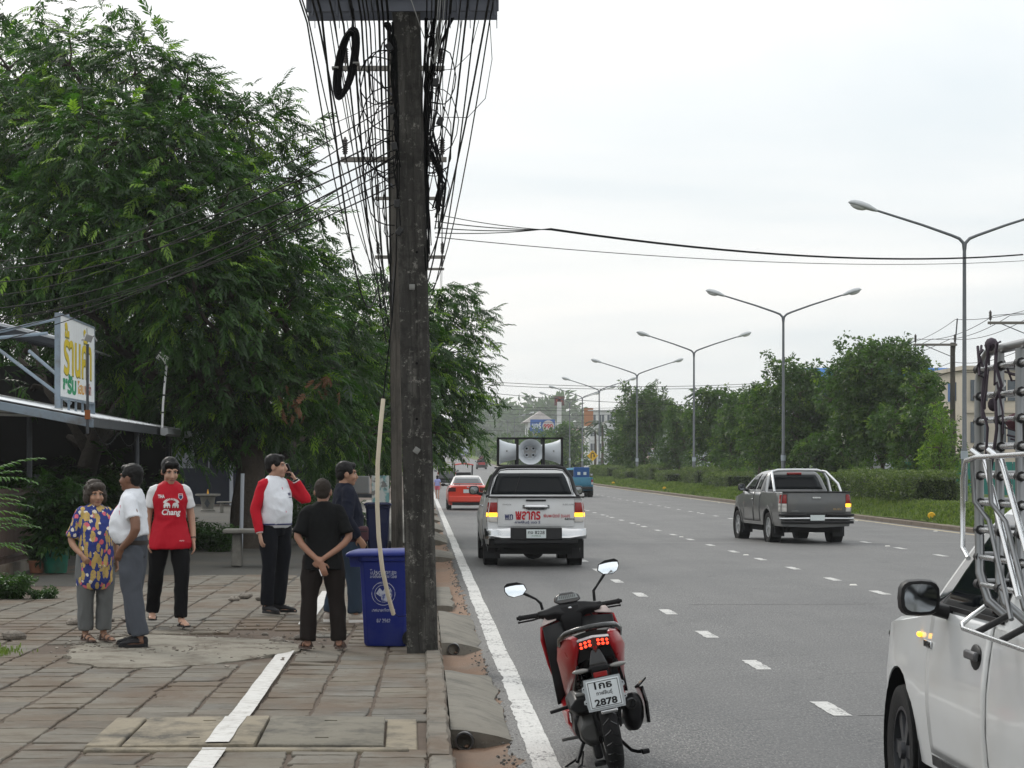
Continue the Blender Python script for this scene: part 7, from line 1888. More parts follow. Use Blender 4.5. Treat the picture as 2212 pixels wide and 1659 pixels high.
def person(label, loc, rz, h, skin, pose, look, group=None):
    """pose / look are dictionaries in the proportions of a 1.70 m figure that faces -y; its left is +x"""
    t_ = thing('person', label, 'person', loc, rz, group); t_.scale = (h / 1.7,) * 3
    fat = look.get('fat', 1.0); G = lambda k, d: pose.get(k, d)
    legs = {}
    for s, nm in ((-1, 'R'), (1, 'L')):
        fx, fy = G('foot' + nm, (s * .10, 0)); lift = G('lift' + nm, 0)
        hip = Vector((s * .095, G('hipy', 0), .90)); an = Vector((fx, fy + .045, .085 + lift)); kn = (hip + an) / 2 + Vector((s * .01, -.025 - G('bend' + nm, 0), .02))
        legs[nm] = (hip, kn, an, R(G('toe' + nm, s * 12)))
    arms = {nm: (Vector((s * .152, .012, 1.372)), Vector(G('elbow' + nm, (s * .215, .03, 1.10))), Vector(G('wrist' + nm, (s * .245, -.05, .865)))) for s, nm in ((-1, 'R'), (1, 'L'))}
    hy, hp, hr = R(G('yaw', 0)), R(G('pitch', 0)), R(G('roll', 0))
    HM = Matrix.Translation((G('headx', 0), G('heady', -.015), 1.572)) @ Euler((hp, hr, hy), 'XYZ').to_matrix().to_4x4() @ Matrix.Scale(1.05, 4)
    # ---------- body: one skin
    b = MB()
    b.tube([(0, .01, .86), (0, .01, .95), (0, .005, 1.08), (0, .0, 1.22), (0, .005, 1.33), (0, .01, 1.40), (0, .015, 1.45)], [(.12, .085), (.14, .10), (.125 * fat, .09 * fat), (.14, .095), (.145, .09), (.115, .075), (.06, .06)], 16)
    b.tube([(0, .02, 1.40), (0, .015, 1.46), HM @ Vector((0, .02, -.075)), HM @ Vector((0, .015, .0))], [.062, .054 * look.get('neck', 1.0), .053 * look.get('neck', 1.0), .05], 14)
    for nm, s in (('R', -1), ('L', 1)):
        hip, kn, an, toe = legs[nm]
        p, r = smooth_pts([hip, kn, an], [.078, .052, .037], 4); b.tube(p, r, 10)
        fd = Vector((math.sin(toe), -math.cos(toe), 0))
        b.tube([an + Vector((0, .03, -.02)), an + fd * .03 + Vector((0, 0, -.035)), an + fd * .10 + Vector((0, 0, -.052)), an + fd * .17 + Vector((0, 0, -.062))], [(.034, .04), (.036, .04), (.042, .026), (.03, .016)], 10, up=(0, 0, 1))
        for k in range(5): q = an + fd * (.17 - .008 * k) + Vector((-fd.y, fd.x, 0)) * s * -1 * (.026 - .0135 * k) + Vector((0, 0, -.066)); b.tube([q, q + fd * .03], [.011 if k == 0 else .008, .008 if k == 0 else .006], 6)
        sh, el, wr = arms[nm]; af = look.get('arm', 1.0)
        p, r = smooth_pts([Vector((s * .10, .01, 1.37)), sh, el, wr], [.05, .047 * af, .039 * af, .026], 4); b.tube(p, r, 10)
        dflt = (wr - el).normalized()
        hd, hn = G('hand' + nm, (tuple(dflt), (s, .2, 0)))
        hand(b, wr, hd, hn, G('curl' + nm, .35), 1.0, G('thumb' + nm, -s))
    hb_ = MB()
    jw = look.get('jaw', 1.0)
    hb_.ell((0, .014, .022), .076, .093, .098, 18, 12).ell((0, -.02, -.03), .064 * jw, .072, .088, 16, 12).ell((0, -.058, -.093), .034 * jw, .032, .026, 12, 8)
    for s in (-1, 1): hb_.ell((s * .036 * jw, -.055, -.035), .030, .032, .034, 12, 8).ell((s * .078, .012, -.012), .011, .022, .034, 10, 8, (0, 0, s * .35)).ell((s * .032, -.078, .028), .03, .014, .010, 10, 6)
    hb_.tube([(0, -.082, .022), (0, -.094, -.008), (0, -.106, -.033), (0, -.092, -.048)], [.010, .013, .019, .014], 8).ell((0, -.084, -.068), .024, .013, .011, 10, 6)
    b.v += []
    b.add([HM @ Vector(p) for p in hb_.v], hb_.f)
    def eyes(co, no):
        inv = HM.inverted()
        for i, p in enumerate(co):
            q = inv @ Vector(p)
            if q.z > -.2 and q.y < -.03 and abs(q.x) < .07:
                for s in (-1, 1):
                    d = (q - Vector((s * .031, -.082, .008))).length; co[i] = co[i] + np.array(HM.to_3x3() @ Vector((0, .011 * math.exp(-(d / .014) ** 2), 0)))
        return co
    bo = remesh(b, 'body', skin, t_, .0078, 3, .45, eyes)
    def hp_(v): return HM @ Vector(v)
    if look.get('face', True):
        for s in (-1, 1):
            e = MB().ell((0, 0, 0), .0145, .006, .0065, 12, 8).build('eye', EYE_W, bo, loc=hp_((s * .031, -.0775, .006)), rot=HM.to_euler())
            MB().ell((0, -.004, 0), .0065, .004, .0062, 10, 6).build('iris', EYE_K, e)
            q = [(s * .013, -.087, .024), (s * .03, -.0885, .031), (s * .05, -.078, .026)]
            MB().tube([hp_(v) for v in q], [.003, .0042, .0025], 6).build('eyebrow', look.get('hairm', HAIR_K), bo)
            MB().tube([hp_(v) for v in ((s * .017, -.0815, .0115), (s * .031, -.085, .0145), (s * .046, -.0785, .0105))], [.0018, .0022, .0016], 5).build('eyelid', EYE_K, bo)
        MB().tube([hp_(v) for v in ((-.024, -.0885, -.070), (-.008, -.098, -.0665), (.008, -.098, -.0665), (.024, -.0885, -.070))], [.003, .0055, .0055, .003], 6).build('mouth', LIP, bo)
    # ---------- hair
    hm = MB(); hs = look.get('hair', 'short')
    if hs == 'short': hm.ell((0, .022, .045), .082, .096, .085, 18, 12).ell((0, .055, -.005), .071, .055, .07, 16, 10).ell((0, -.055, .085), .052, .032, .03, 12, 8).ell((.066, -.01, .03), .016, .045, .035, 10, 8).ell((-.066, -.01, .03), .016, .045, .035, 10, 8)
    if hs == 'fringe': hm.ell((0, .022, .048), .084, .098, .088, 18, 12).ell((0, .055, .0), .073, .055, .07, 16, 10).ell((-.02, -.06, .082), .052, .026, .028, 12, 8).ell((.035, -.058, .08), .032, .024, .026, 12, 8).ell((.07, -.02, .02), .014, .038, .042, 10, 8).ell((-.07, -.02, .02), .014, .038, .042, 10, 8)
    if hs == 'crop': hm.ell((0, .020, .034), .0785, .0945, .09, 18, 12).ell((0, .055, -.015), .067, .05, .06, 16, 10)
    if hs == 'curly':
        hm.ell((0, .035, .04), .105, .105, .098, 18, 12).ell((0, -.045, .088), .075, .045, .035, 12, 8)
        for s in (-1, 1): hm.ell((s * .085, .02, -.02), .036, .06, .07, 14, 10)
        rr = random.Random(3)
        for k in range(46):
            a, e = rr.uniform(0, 6.28), rr.uniform(-.3, 1.4); q = Vector((.10 * math.cos(a) * math.cos(e), .035 + .10 * math.sin(a) * math.cos(e), .035 + .1 * math.sin(e)))
            if q.y < -.04 and q.z < .06: continue
            hm.ell(q, .024, .024, .022, 7, 5)
    if hs == 'long': hm.ell((0, .025, .04), .088, .1, .09, 16, 10).ell((0, .07, -.12), .08, .04, .14, 14, 10)
    hm.v = [tuple(HM @ Vector(p)) for p in hm.v]
    remesh(hm, 'hair', look.get('hairm', HAIR_K), t_, .009, 2, .7, fold(look.get('hairamp', .0045), 1, 2, 34 if hs != 'curly' else 26))
    # ---------- trousers
    if look.get('legs'):
        m_, wide, hem = look['legs']
        tr = MB(); tr.tube([(0, .01, .84), (0, .012, .90), (0, .01, .96), (0, .005, 1.02), (0, .0, G('waist', 1.06))], [(.12, .11), (.165, .118), (.168 * (.5 + .5 * fat), .122 * (.4 + .6 * fat)), (.158 * fat, .115 * fat), (.152 * fat, .115 * fat)], 20)
        for nm, s in (('R', -1), ('L', 1)):
            hip, kn, an, toe = legs[nm]
            e = an.lerp(kn, hem); p, r = smooth_pts([hip + Vector((0, .005, .03)), hip.lerp(kn, .5), kn, kn.lerp(e, .6), e], [.1, .092 * wide, .072 * wide, .066 * wide, .062 * wide], 4); tr.tube(p, [(q, q * 1.06) for q in r], 14)
        remesh(tr, 'trousers', m_, t_, .0105, 3, .8, fold(.0085, .5, 5 + h, 7))
        if look.get('belt'):
            bl = MB(); z = G('waist', 1.06) - .03; bl.tube([(0, .0, z - .02), (0, .0, z + .02)], [(.172 * fat, .138 * fat)] * 2, 28); bl.build('belt', look['belt'], t_)
    if look.get('shorts'):
        tr = MB(); tr.tube([(0, .01, .84), (0, .01, .95), (0, .0, 1.05)], [(.14, .11), (.165, .12), (.15, .11)], 16)
        for nm in 'RL': hip, kn, an, toe = legs[nm]; tr.tube([hip, hip.lerp(kn, .6)], [.1, .1], 12)
        remesh(tr, 'shorts', look['shorts'], t_, .012, 2)
    # ---------- shirt
    m_, sl_m, sl, hemz, loose = look['shirt']
    sh_ = MB(); be = look.get('belly', 0.0); hw = look.get('hemw', 1.0)
    sh_.tube([(0, .01, hemz), (0, .008 - be * .3, hemz + .06), (0, -be * .55, 1.08), (0, -be * .45, 1.18), (0, -be * .1, 1.28), (0, .006, 1.36), (0, .012, 1.415), (0, .016, 1.45), (0, .016, 1.468)],
             [(.172 * fat * loose * hw, .128 * fat * loose * hw), (.172 * fat * loose * hw, (.128 * fat + be * .35) * loose * (1 + (hw - 1) * .9)), (.165 * fat * loose, (.122 * fat + be * .5) * loose), (.168 * fat * loose, (.124 * fat + be * .35) * loose), (.176 * loose, .124 * loose), (.172, .115), (.145, .094), (.085, .078), (.066, .066)], 24)
    slvs = []
    for nm, s in (('R', -1), ('L', 1)):
        s0, el, wr = arms[nm]
        a = s0 + Vector((-s * .055, 0, -.01)); slv = MB() if sl_m is not None else sh_; slvs.append(slv)
        if sl <= 1: pts, rad = [a, s0, s0.lerp(el, .5 * sl + .15), s0.lerp(el, sl)], [.066, .064, .064 * loose, .066 * loose]
        else: pts, rad = [a, s0, s0.lerp(el, .6), el, el.lerp(wr, .5), el.lerp(wr, .93)], [.066, .064, .061, .056, .051, .043]
        p, r = smooth_pts(pts, [q * (.75 + .25 * fat) for q in rad], 4); slv.tube(p, r, 14)
    so = remesh(sh_, 'shirt', m_, t_, .0105, 3, .85, fold(look.get('wr', .0075), .75, 11 + h, 6.5))
    for slv in (slvs if sl_m is not None else ()): remesh(slv, 'sleeve', sl_m, t_, .0105, 3, .85, fold(.004, .8, 3 + h, 8))
    if look.get('collar'):
        MB().tube([(.068 * math.cos(2 * PI * k / 24), .016 + .066 * math.sin(2 * PI * k / 24), 1.462 - .018 * (1 - math.sin(2 * PI * k / 24)) * .5) for k in range(25)], .009, 6).build('collar', look['collar'], t_)
    if look.get('cuff'):
        for nm in 'RL':
            s0, el, wr = arms[nm]; MB().tube([el.lerp(wr, .86), el.lerp(wr, .955)], [.041, .038], 14).build('cuff', look['cuff'], t_); MB().tube([el.lerp(wr, .90), el.lerp(wr, .915)], [.0425, .042], 14).build('cuff_stripe', look['cuffs'], t_)
    # ---------- footwear
    for nm, s in (('R', -1), ('L', 1)):
        hip, kn, an, toe = legs[nm]; fd = Vector((math.sin(toe), -math.cos(toe), 0)); sdv = Vector((-fd.y, fd.x, 0))
        kind, m_ = look['shoe']; base = an + Vector((0, 0, -.085))
        f = bpy.data.objects.new('shoe' if kind == 'shoe' else 'sandal', None); COL.objects.link(f); f.parent = t_
        def out(q, zz): return [base + fd * l + sdv * w * q + Vector((0, 0, zz)) for l, w in ((-.07, 0), (-.062, .022), (-.03, .034), (.03, .036), (.09, .044), (.14, .046), (.18, .036), (.205, .012), (.205, -.012), (.18, -.034), (.14, -.04), (.09, -.036), (.03, -.034), (-.03, -.034), (-.062, -.022))]
        if kind == 'shoe':
            MB().rings([out(1.0, .0), out(1.06, .006), out(1.04, .028)]).build('sole', look.get('sole', BLKP), f)
            up = MB(); up.rings([[base + fd * l * (1 if l > 0 else 1) + sdv * w + Vector((0, 0, z)) for w, z in ((-wd_, .02), (-wd_ * .98, ht * .5 + .015), (-wd_ * .6, ht * .92), (0, ht), (wd_ * .6, ht * .92), (wd_ * .98, ht * .5 + .015), (wd_, .02))] for l, wd_, ht in ((-.072, .018, .085), (-.05, .036, .105), (0, .039, .11), (.05, .042, .092), (.11, .046, .068), (.165, .042, .055), (.2, .02, .042))])
            up.build('upper', m_, f, subd=1)
            for k in range(3): q = base + fd * (.06 + .028 * k) + Vector((0, 0, .094 - .012 * k)); MB().tube([q - sdv * .022, q + sdv * .022], .003, 5).build('lace', look.get('lace', BLKP), f)
        else:
            MB().rings([out(1.02, .0), out(1.06, .008), out(1.0, .018)]).build('sole', m_, f)
            if kind == 'flip':
                for w in (-.04, .042): MB().tube([base + fd * .14 + Vector((0, 0, .04)), base + fd * .09 + sdv * w * .8 + Vector((0, 0, .045)), base + fd * .045 + sdv * w + Vector((0, 0, .02))], [.006, .008, .008], 6).build('strap', m_, f)
            else:
                for l, z in ((.135, .05), (.075, .066), (.0, .075)): MB().tube([base + fd * l + sdv * w * .046 + Vector((0, 0, .02 + (z - .02) * (1 - w * w) ** .5 if abs(w) < 1 else .018)) for w in (-1, -.7, -.3, 0, .3, .7, 1)], [(.014, .004)] * 7, 8).build('strap', m_, f)
    return t_, bo, so, HM

def bvh_of(o):
    me = o.data
    return BVHTree.FromPolygons([tuple(v.co) for v in me.vertices], [tuple(p.vertices) for p in me.polygons])
def decal(name, polys, m_, parent, loc, rot, bvh, off=.003):
    """flat print cut to shape and laid on the cloth"""
    M4 = Matrix.Translation(loc) @ Euler(rot).to_matrix().to_4x4(); nv = (M4.to_3x3() @ Vector((0, 0, 1))).normalized(); b = MB()
    for po in polys:
        vs = []
        for x, y in po:
            p = M4 @ Vector((x, y, 0)); h = bvh.ray_cast(p + nv * .4, -nv); vs.append((h[0] if h[0] is not None else p) + nv * off)
        b.add(vs, [tuple(range(len(vs)))])
    return b.build(name, m_, parent, smooth=False)

# ---- floral shirt
t = NT('floral_cotton'); ob = t.map(t.tc.outputs['Object'], (1, 1, 1))
c = (.03, .045, .19)
v1 = t.voro(11, vec=t.map(ob, (1.7, 1.7, .62), rot=(.5, .65, .2))); w1 = t.noise(30, 2)
leafy = t.ramp(t.math('ADD', v1, t.math('MULTIPLY', w1, .42)), [(.62, 1), (.64, 0)], 'CONSTANT')
c = t.mix(leafy, c, (.46, .33, .10))
v2 = t.voro(10, vec=t.map(ob, (1, 1, 1), loc=(3.1, 1.7, .4))); pk = t.ramp(t.math('ADD', v2, t.math('MULTIPLY', t.noise(38, 2), .3)), [(.42, 1), (.43, 0)], 'CONSTANT'); c = t.mix(pk, c, (.60, .13, .17))
v3 = t.voro(11, vec=t.map(ob, (1, 1, 1), loc=(7.7, 5.2, 2.4))); wh = t.ramp(t.math('ADD', v3, t.math('MULTIPLY', t.noise(45, 2), .3)), [(.36, 1), (.37, 0)], 'CONSTANT'); c = t.mix(wh, c, (.68, .62, .52))
v4 = t.voro(9, vec=t.map(ob, (1.6, 1.6, .6), loc=(1.3, 9.2, 6.4), rot=(-.5, -.7, .4))); orr = t.ramp(t.math('ADD', v4, t.math('MULTIPLY', t.noise(30, 2), .25)), [(.46, 1), (.47, 0)], 'CONSTANT'); c = t.mix(orr, c, (.52, .36, .12))
st_ = t.ramp(t.math('SINE', t.math('MULTIPLY', t.noise(9, 2), 120)), [(.55, 0), (.8, .45)]); c = t.mix(t.math('MULTIPLY', st_, leafy), c, (.10, .10, .16))
t.set(col=c, rough=.85, spec=.2); t.bump(t.noise(24, 3), .35, .012); FLORAL = t.m
GREYC = cloth('grey_trouser', (.125, .13, .13)); JEAN_G = cloth('dark_grey_jean', (.068, .075, .09)); BLKC = cloth('black_cloth', (.006, .006, .007)); WHT = cloth('white_cotton', (.66, .68, .72), .8, .05); REDC = cloth('jersey_red', (.38, .006, .018), .55, .08); WHS = cloth('jersey_white', (.62, .62, .63), .6, .05)
REDJ = cloth('jacket_red', (.42, .008, .02), .7, .08); BRNC = cloth('brown_black_cloth', (.014, .0105, .0095)); NVY = cloth('navy_cloth', (.009, .011, .021)); JEAN_B = cloth('blue_jean', (.022, .034, .052)); BLK2 = cloth('faded_black', (.0075, .008, .0085), .9)
BEIGE = mat('beige_mesh', (.33, .29, .25), .8, var=.2, vs=40, bump=.4, bs=160); LEATH = mat('brown_sandal', (.085, .058, .048), .7, var=.3); WSOLE = mat('white_sole', (.6, .58, .55), .6); BELT = mat('belt_leather', (.022, .015, .012), .5, var=.3)
PINKP = mat('print_magenta', (.55, .04, .12), .6, var=.2); PWH = mat('print_white', (.66, .64, .64), .6, var=.03); PNV = mat('print_navy', (.02, .025, .09), .6, var=.05)

gz = lambda x, y: zs(y) + .012
# 1 woman
person('woman with curly grey hair in a blue tropical flower shirt and grey trousers', (-3.13, 23.1, zs(23.1) + .02), R(26), 1.52, SKIN_T,
       dict(yaw=-2, pitch=4, elbowR=(-.25, .05, 1.09), wristR=(-.19, -.13, .93), handR=((.3, -.6, -.6), (-1, -.2, .1)), curlR=1.1, elbowL=(.25, .04, 1.10), wristL=(.24, -.02, .87), footR=(-.085, .03), footL=(.10, -.02), toeR=8, toeL=18),
       dict(fat=1.03, arm=1.0, hair='curly', hairm=HAIR_G, hairamp=.007, shirt=(FLORAL, None, .92, .60, 1.05), hemw=1.08, belly=.05, legs=(GREYC, 1.25, .10), shoe=('sandal', LEATH), jaw=1.12, neck=1.05))
# 2 white T man
_, _, so, _ = person('man in a white T-shirt and dark jeans with his hand in his pocket', (-2.70, 22.5, zs(22.5) + .02), R(-98), 1.70, SKIN_D,
       dict(yaw=-18, pitch=-2, elbowL=(.265, .10, 1.10), wristL=(.205, -.055, .915), handL=((-.25, -.35, -.9), (.9, .3, 0)), curlL=.5, elbowR=(-.27, .02, 1.1), wristR=(-.25, -.06, .88), footR=(-.10, -.04), footL=(.10, .06), toeR=-14, toeL=18, waist=1.0),
       dict(fat=1.1, arm=1.2, hair='short', shirt=(WHT, None, .66, .995, 1.06), belly=.075, legs=(JEAN_G, 1.18, .06), belt=BELT, shoe=('shoe', mat('black_mesh', (.014, .014, .016), .8, var=.3, bump=.4, bs=140)), neck=1.15, jaw=1.08, face=True, wr=.006))
bv = bvh_of(so)
for z, w_, h_ in ((1.305, .15, .03), (1.25, .17, .04)): decal('chest_print', [[(-w_ / 2, -h_ / 2), (w_ / 2, -h_ / 2), (w_ / 2 * .9, h_ / 2), (-w_ / 2 * .9, h_ / 2)]], PINKP, so, (.045, 0, z), (R(90), 0, R(30)), bv)
# 3 jersey
t3, _, so, _ = person('young man in a red football jersey with white sleeves looking down', (-2.60, 24.9, zs(24.9) + .02), R(12), 1.73, SKIN_L,
       dict(yaw=8, pitch=15, heady=-.03, waist=1.0, elbowR=(-.215, .05, 1.12), wristR=(-.215, .0, .88), elbowL=(.222, .04, 1.11), wristL=(.235, -.03, .865), footR=(-.15, .24), footL=(.105, -.13), liftR=.05, bendR=.04, toeL=14, toeR=-6),
       dict(fat=.93, hair='fringe', shirt=(REDC, WHS, .66, .79, 1.04), collar=PWH, hemw=1.34, legs=(BLKC, 1.0, .02), shoe=('flip', mat('flip_black', (.02, .018, .018), .7)), jaw=.96))
bv = bvh_of(so); FR = (R(90), 0, 0)
text('chest_text', 'THA', .05, PWH, so, (-.098, -.1, 1.318), FR, width=.066, height=.036, bold=.05, project=bv, off=.005)
text('chest_text', 'Chang', .09, PWH, so, (.0, -.1, 1.150), FR, width=.19, height=.078, bold=.03, project=bv, off=.005, shear=.18)
MB_p = [[(-.062 + dx * s_, -.028), (-.062 + dx * s_, .0)] for dx, s_ in ()]
ele = [(-.075, -.028), (-.078, .0), (-.066, .022), (-.04, .028), (-.018, .018), (-.010, -.004), (-.012, -.028), (-.020, -.026), (-.022, -.006), (-.03, -.004), (-.034, -.028), (-.044, -.028), (-.048, -.010), (-.056, -.010), (-.06, -.028)]
decal('chest_logo', [ele, [(-x, y) for x, y in ele[::-1]]], PWH, so, (0, 0, 1.228), FR, bv, .005)
arc = []
for k in range(13):
    a = R(12 + 156 * k / 12); d = Vector((math.cos(a), math.sin(a) * .62)); e = Vector((-d.y, d.x)) * .0045
    arc.append([tuple(d * .052 - e + Vector((0, .02))), tuple(d * .052 + e + Vector((0, .02))), tuple(d * .082 + e * 1.6 + Vector((0, .02))), tuple(d * .082 - e * 1.6 + Vector((0, .02)))])
decal('chest_logo', arc, PWH, so, (0, 0, 1.228), FR, bv, .005)
decal('crest', [[(-.022, .03), (.022, .03), (.025, -.012), (0, -.036), (-.025, -.012)]], PWH, so, (.098, 0, 1.315), FR, bv, .004)
decal('crest_shield', [[(-.017, .012), (.017, .012), (.018, -.01), (0, -.028), (-.018, -.01)]], PNV, so, (.098, 0, 1.315), FR, bv, .007)
decal('crest_band', [[(-.018, .025), (.018, .025), (.018, .016), (-.018, .016)]], REDC, so, (.098, 0, 1.315), FR, bv, .007)
text('hem_text', 'warrix', .02, PWH, so, (.105, -.1, .87), FR, width=.05, height=.014, project=bv, off=.005)
el, wr = Vector((.222, .04, 1.11)), Vector((.235, -.03, .865))
MB().tube([el.lerp(wr, .86), el.lerp(wr, .89)], .034, 12).build('wrist_band', BLKP, t3)
# 4 jacket
t4, _, so, _ = person('man on the phone in a white jacket with red sleeves', (-1.62, 26.7, zs(26.7) + .02), R(42), 1.76, SKIN_L,
       dict(yaw=40, pitch=-2, elbowR=(-.235, .04, 1.10), wristR=(-.24, -.04, .85), elbowL=(.315, -.14, 1.215), wristL=(.195, -.105, 1.425), handL=((-.42, .28, .85), (.75, -.6, .1)), curlL=.55, thumbL=1, footR=(-.09, -.02), footL=(.11, .04), toeR=-2, toeL=38, waist=.98),
       dict(fat=1.02, hair='short', shirt=(WHT, REDJ, 2, .95, 1.05), collar=PWH, cuff=PWH, cuffs=PNV, belly=.05, legs=(cloth('black_jean', (.006, .007, .010)), 1.0, .02), shoe=('shoe', mat('black_mesh', (.014, .014, .016), .8)), neck=1.1))
bv = bvh_of(so)
text('chest_text', 'พท', .04, PNV, so, (.085, -.1, 1.275), FR, width=.05, height=.03, bold=.03, project=bv, off=.005)
decal('chest_line', [[(-.025, -.004), (.025, -.004), (.025, .004), (-.025, .004)]], PNV, so, (.085, 0, 1.24), FR, bv, .005)
decal('zip', [[(-.004, -.12), (.004, -.12), (.004, .15), (-.004, .15)]], PINKP, so, (.0, 0, 1.2), FR, bv, .004)
MB().box((0, 0, 0), (.012, .072, .14)).build('phone', BLKG, t4, bevel=.006, loc=(.118, -.065, 1.53), rot=(R(-20), R(-8), R(30)))
el, wr = Vector((.315, -.14, 1.215)), Vector((.195, -.105, 1.425))
MB().tube([el.lerp(wr, .965), el.lerp(wr, 1.03)], .034, 12).build('wristwatch', BLKP, t4)
MB().tube([(0, .0, .945), (0, .0, .96)], [(.2, .155)] * 2, 26).build('jacket_hem_stripe', PNV, t4)
# 5 old man from behind
t5, _, so, _ = person('older man in black seen from behind with hands clasped behind his back', (-.91, 22.3, zs(22.3) + .015), R(184), 1.57, SKIN_N,
       dict(yaw=-8, pitch=4, elbowR=(-.255, .075, 1.115), wristR=(.0, .185, .905), handR=((.75, .05, -.55), (.1, 1, .2)), curlR=.8, elbowL=(.255, .08, 1.115), wristL=(.03, .20, .865), handL=((-.35, .1, -.95), (.0, 1, 0)), curlL=.4, footR=(-.155, .0), footL=(.155, .02), toeR=-16, toeL=18),
       dict(fat=.98, hair='crop', hairm=HAIR_B, shirt=(BLK2, None, .86, .79, 1.08), hemw=1.14, legs=(BRNC, 1.16, .0), shoe=('sandal', LEATH), neck=1.02, face=True))
MB().tube([(.045, .235, .80), (.02, .245, .735)], .0042, 8).build('cigarette', PWH, t5)
# 6 navy man
person('man in a navy top, blue jeans and beige trainers facing the road', (-.80, 25.4, zs(25.4) + .02), R(108), 1.69, SKIN_T,
       dict(yaw=-6, pitch=2, elbowR=(-.26, .05, 1.10), wristR=(-.23, -.08, .90), elbowL=(.27, .05, 1.10), wristL=(.24, -.06, .88), footR=(-.10, -.12), footL=(.11, .10), toeR=6, toeL=20),
       dict(fat=1.08, hair='short', shirt=(NVY, None, 1.5, .88, 1.08), hemw=1.1, belly=.04, legs=(JEAN_B, 1.08, .04), shoe=('shoe', BEIGE), sole=WSOLE, lace=BEIGE, neck=1.08))
wb_ = thing('waist_bag', 'dark maroon waist bag worn by the man in navy', 'bag', (-.80 + .12, 25.28, zs(25.4) + .95), R(30))
MB().box((0, 0, 0), (.26, .10, .17)).build('pouch', mat('bag_maroon', (.05, .016, .022), .7, var=.3), wb_, bevel=.03); MB().box((0, -.052, .03), (.2, .006, .012)).build('zip', BLKP, wb_)
# far girl by the kerb
person('far girl in a lilac top and pink shorts walking by the kerb', (.86, 128, .0), R(170), 1.25, SKIN_L, dict(footR=(-.09, .12), footL=(.09, -.12)), dict(hair='long', shirt=(cloth('lilac', (.28, .30, .55)), None, .6, .95, 1.05), shorts=cloth('pink_short', (.5, .12, .16)), shoe=('sandal', LEATH), face=False))

# ============================================================ MEDIAN TREES, BUILDINGS, HILLS, HAZE
TREE_L = leaf_mat('median_leaf', (.022, .052, .012), (.06, .12, .022), (.14, .21, .036), .40, .45)
SHRUB_L = leaf_mat('shrub_leaf', (.055, .115, .014), (.115, .205, .026), (.19, .28, .04), .40, .5)
BARK2 = mat('bark_brown', (.07, .055, .042), .95, var=.4, vs=6, bump=.6, bs=20)
TV, TF = leaf_cluster(13, .26, .20, .085, 8, .35)
SV, SF = leaf_cluster(11, .2, .15, .055, 18, .1)
def broad_tree(label, base, h, blobs, dens, seed, name='median_tree', cat='tree', group='trees on the median', mtl=TREE_L, sc=1.0, tv=TV, tf=TF, trunk=.11, young=.06):
    t_ = thing(name, label, cat, base, 0, group); rng = np.random.default_rng(seed); bv = Vector(base)
    tr = MB(); top = Vector((.1, 0, h * .42)); limb(tr, (0, 0, -.2), top, trunk, trunk * .7, 9, .06, 6, seed); tr.build('trunk', BARK2, t_)
    br = MB()
    for i, (x, y, z, r) in enumerate(blobs):
        limb(br, top * (.6 + .4 * ((i * 3) % 4) / 3), Vector((x, y, z)) - bv, trunk * .45, .02, 5, .2, 5, seed + i)
        for k in range(3): d = Vector((random.gauss(0, 1), random.gauss(0, 1), random.gauss(.4, .7))).normalized(); c = Vector((x, y, z)) - bv; limb(br, c, c + d * r * 1.15, .03, .01, 4, .15, 3, k)
    br.build('branches', BARK2, t_)
    P, O = blob_points(blobs, dens, rng, .55, .9); ex = []; eo = []
    for k in range(int(1.4 * len(blobs))):                              # sprigs that break the outline
        x, y, z, r = blobs[rng.integers(len(blobs))]; d = np.array([rng.normal(0, .7), rng.normal(0, .5), abs(rng.normal(.7, .5))]); d /= np.linalg.norm(d)
        for j in range(7): ex.append(np.array([x, y, z]) + d * r * (.85 + .13 * j) + rng.normal(0, .05, 3)); eo.append(d + rng.normal(0, .5, 3))
    P = np.vstack([P, np.array(ex)]); O = np.vstack([O, np.array(eo)]); m = len(P)
    tint = np.clip(rng.normal(.42, .3, m), 0, .86); yg = rng.random(m) < young; tint[yg] = rng.uniform(.88, 1, yg.sum())
    foliage('crown', mtl, t_, tv, tf, P - np.array(base), O + .5 * rng.normal(size=O.shape), rng.normal(size=(m, 3)) + [0, 0, 1.2], sc * rng.uniform(.7, 1.25, m), tint)
    return t_
def blobset(c, rx, rz, n, seed):
    r = random.Random(seed); out_ = []
    for i in range(n):
        a = 2 * PI * i / n * 2.4; q = .25 + .75 * ((i * 5) % n) / n
        out_.append((c[0] + rx * .75 * q * math.cos(a), c[1] + rx * .6 * q * math.sin(a), c[2] + rz * r.uniform(-.8, .72) * (1.15 - .5 * q), rx * r.uniform(.32, .48)))
    return out_
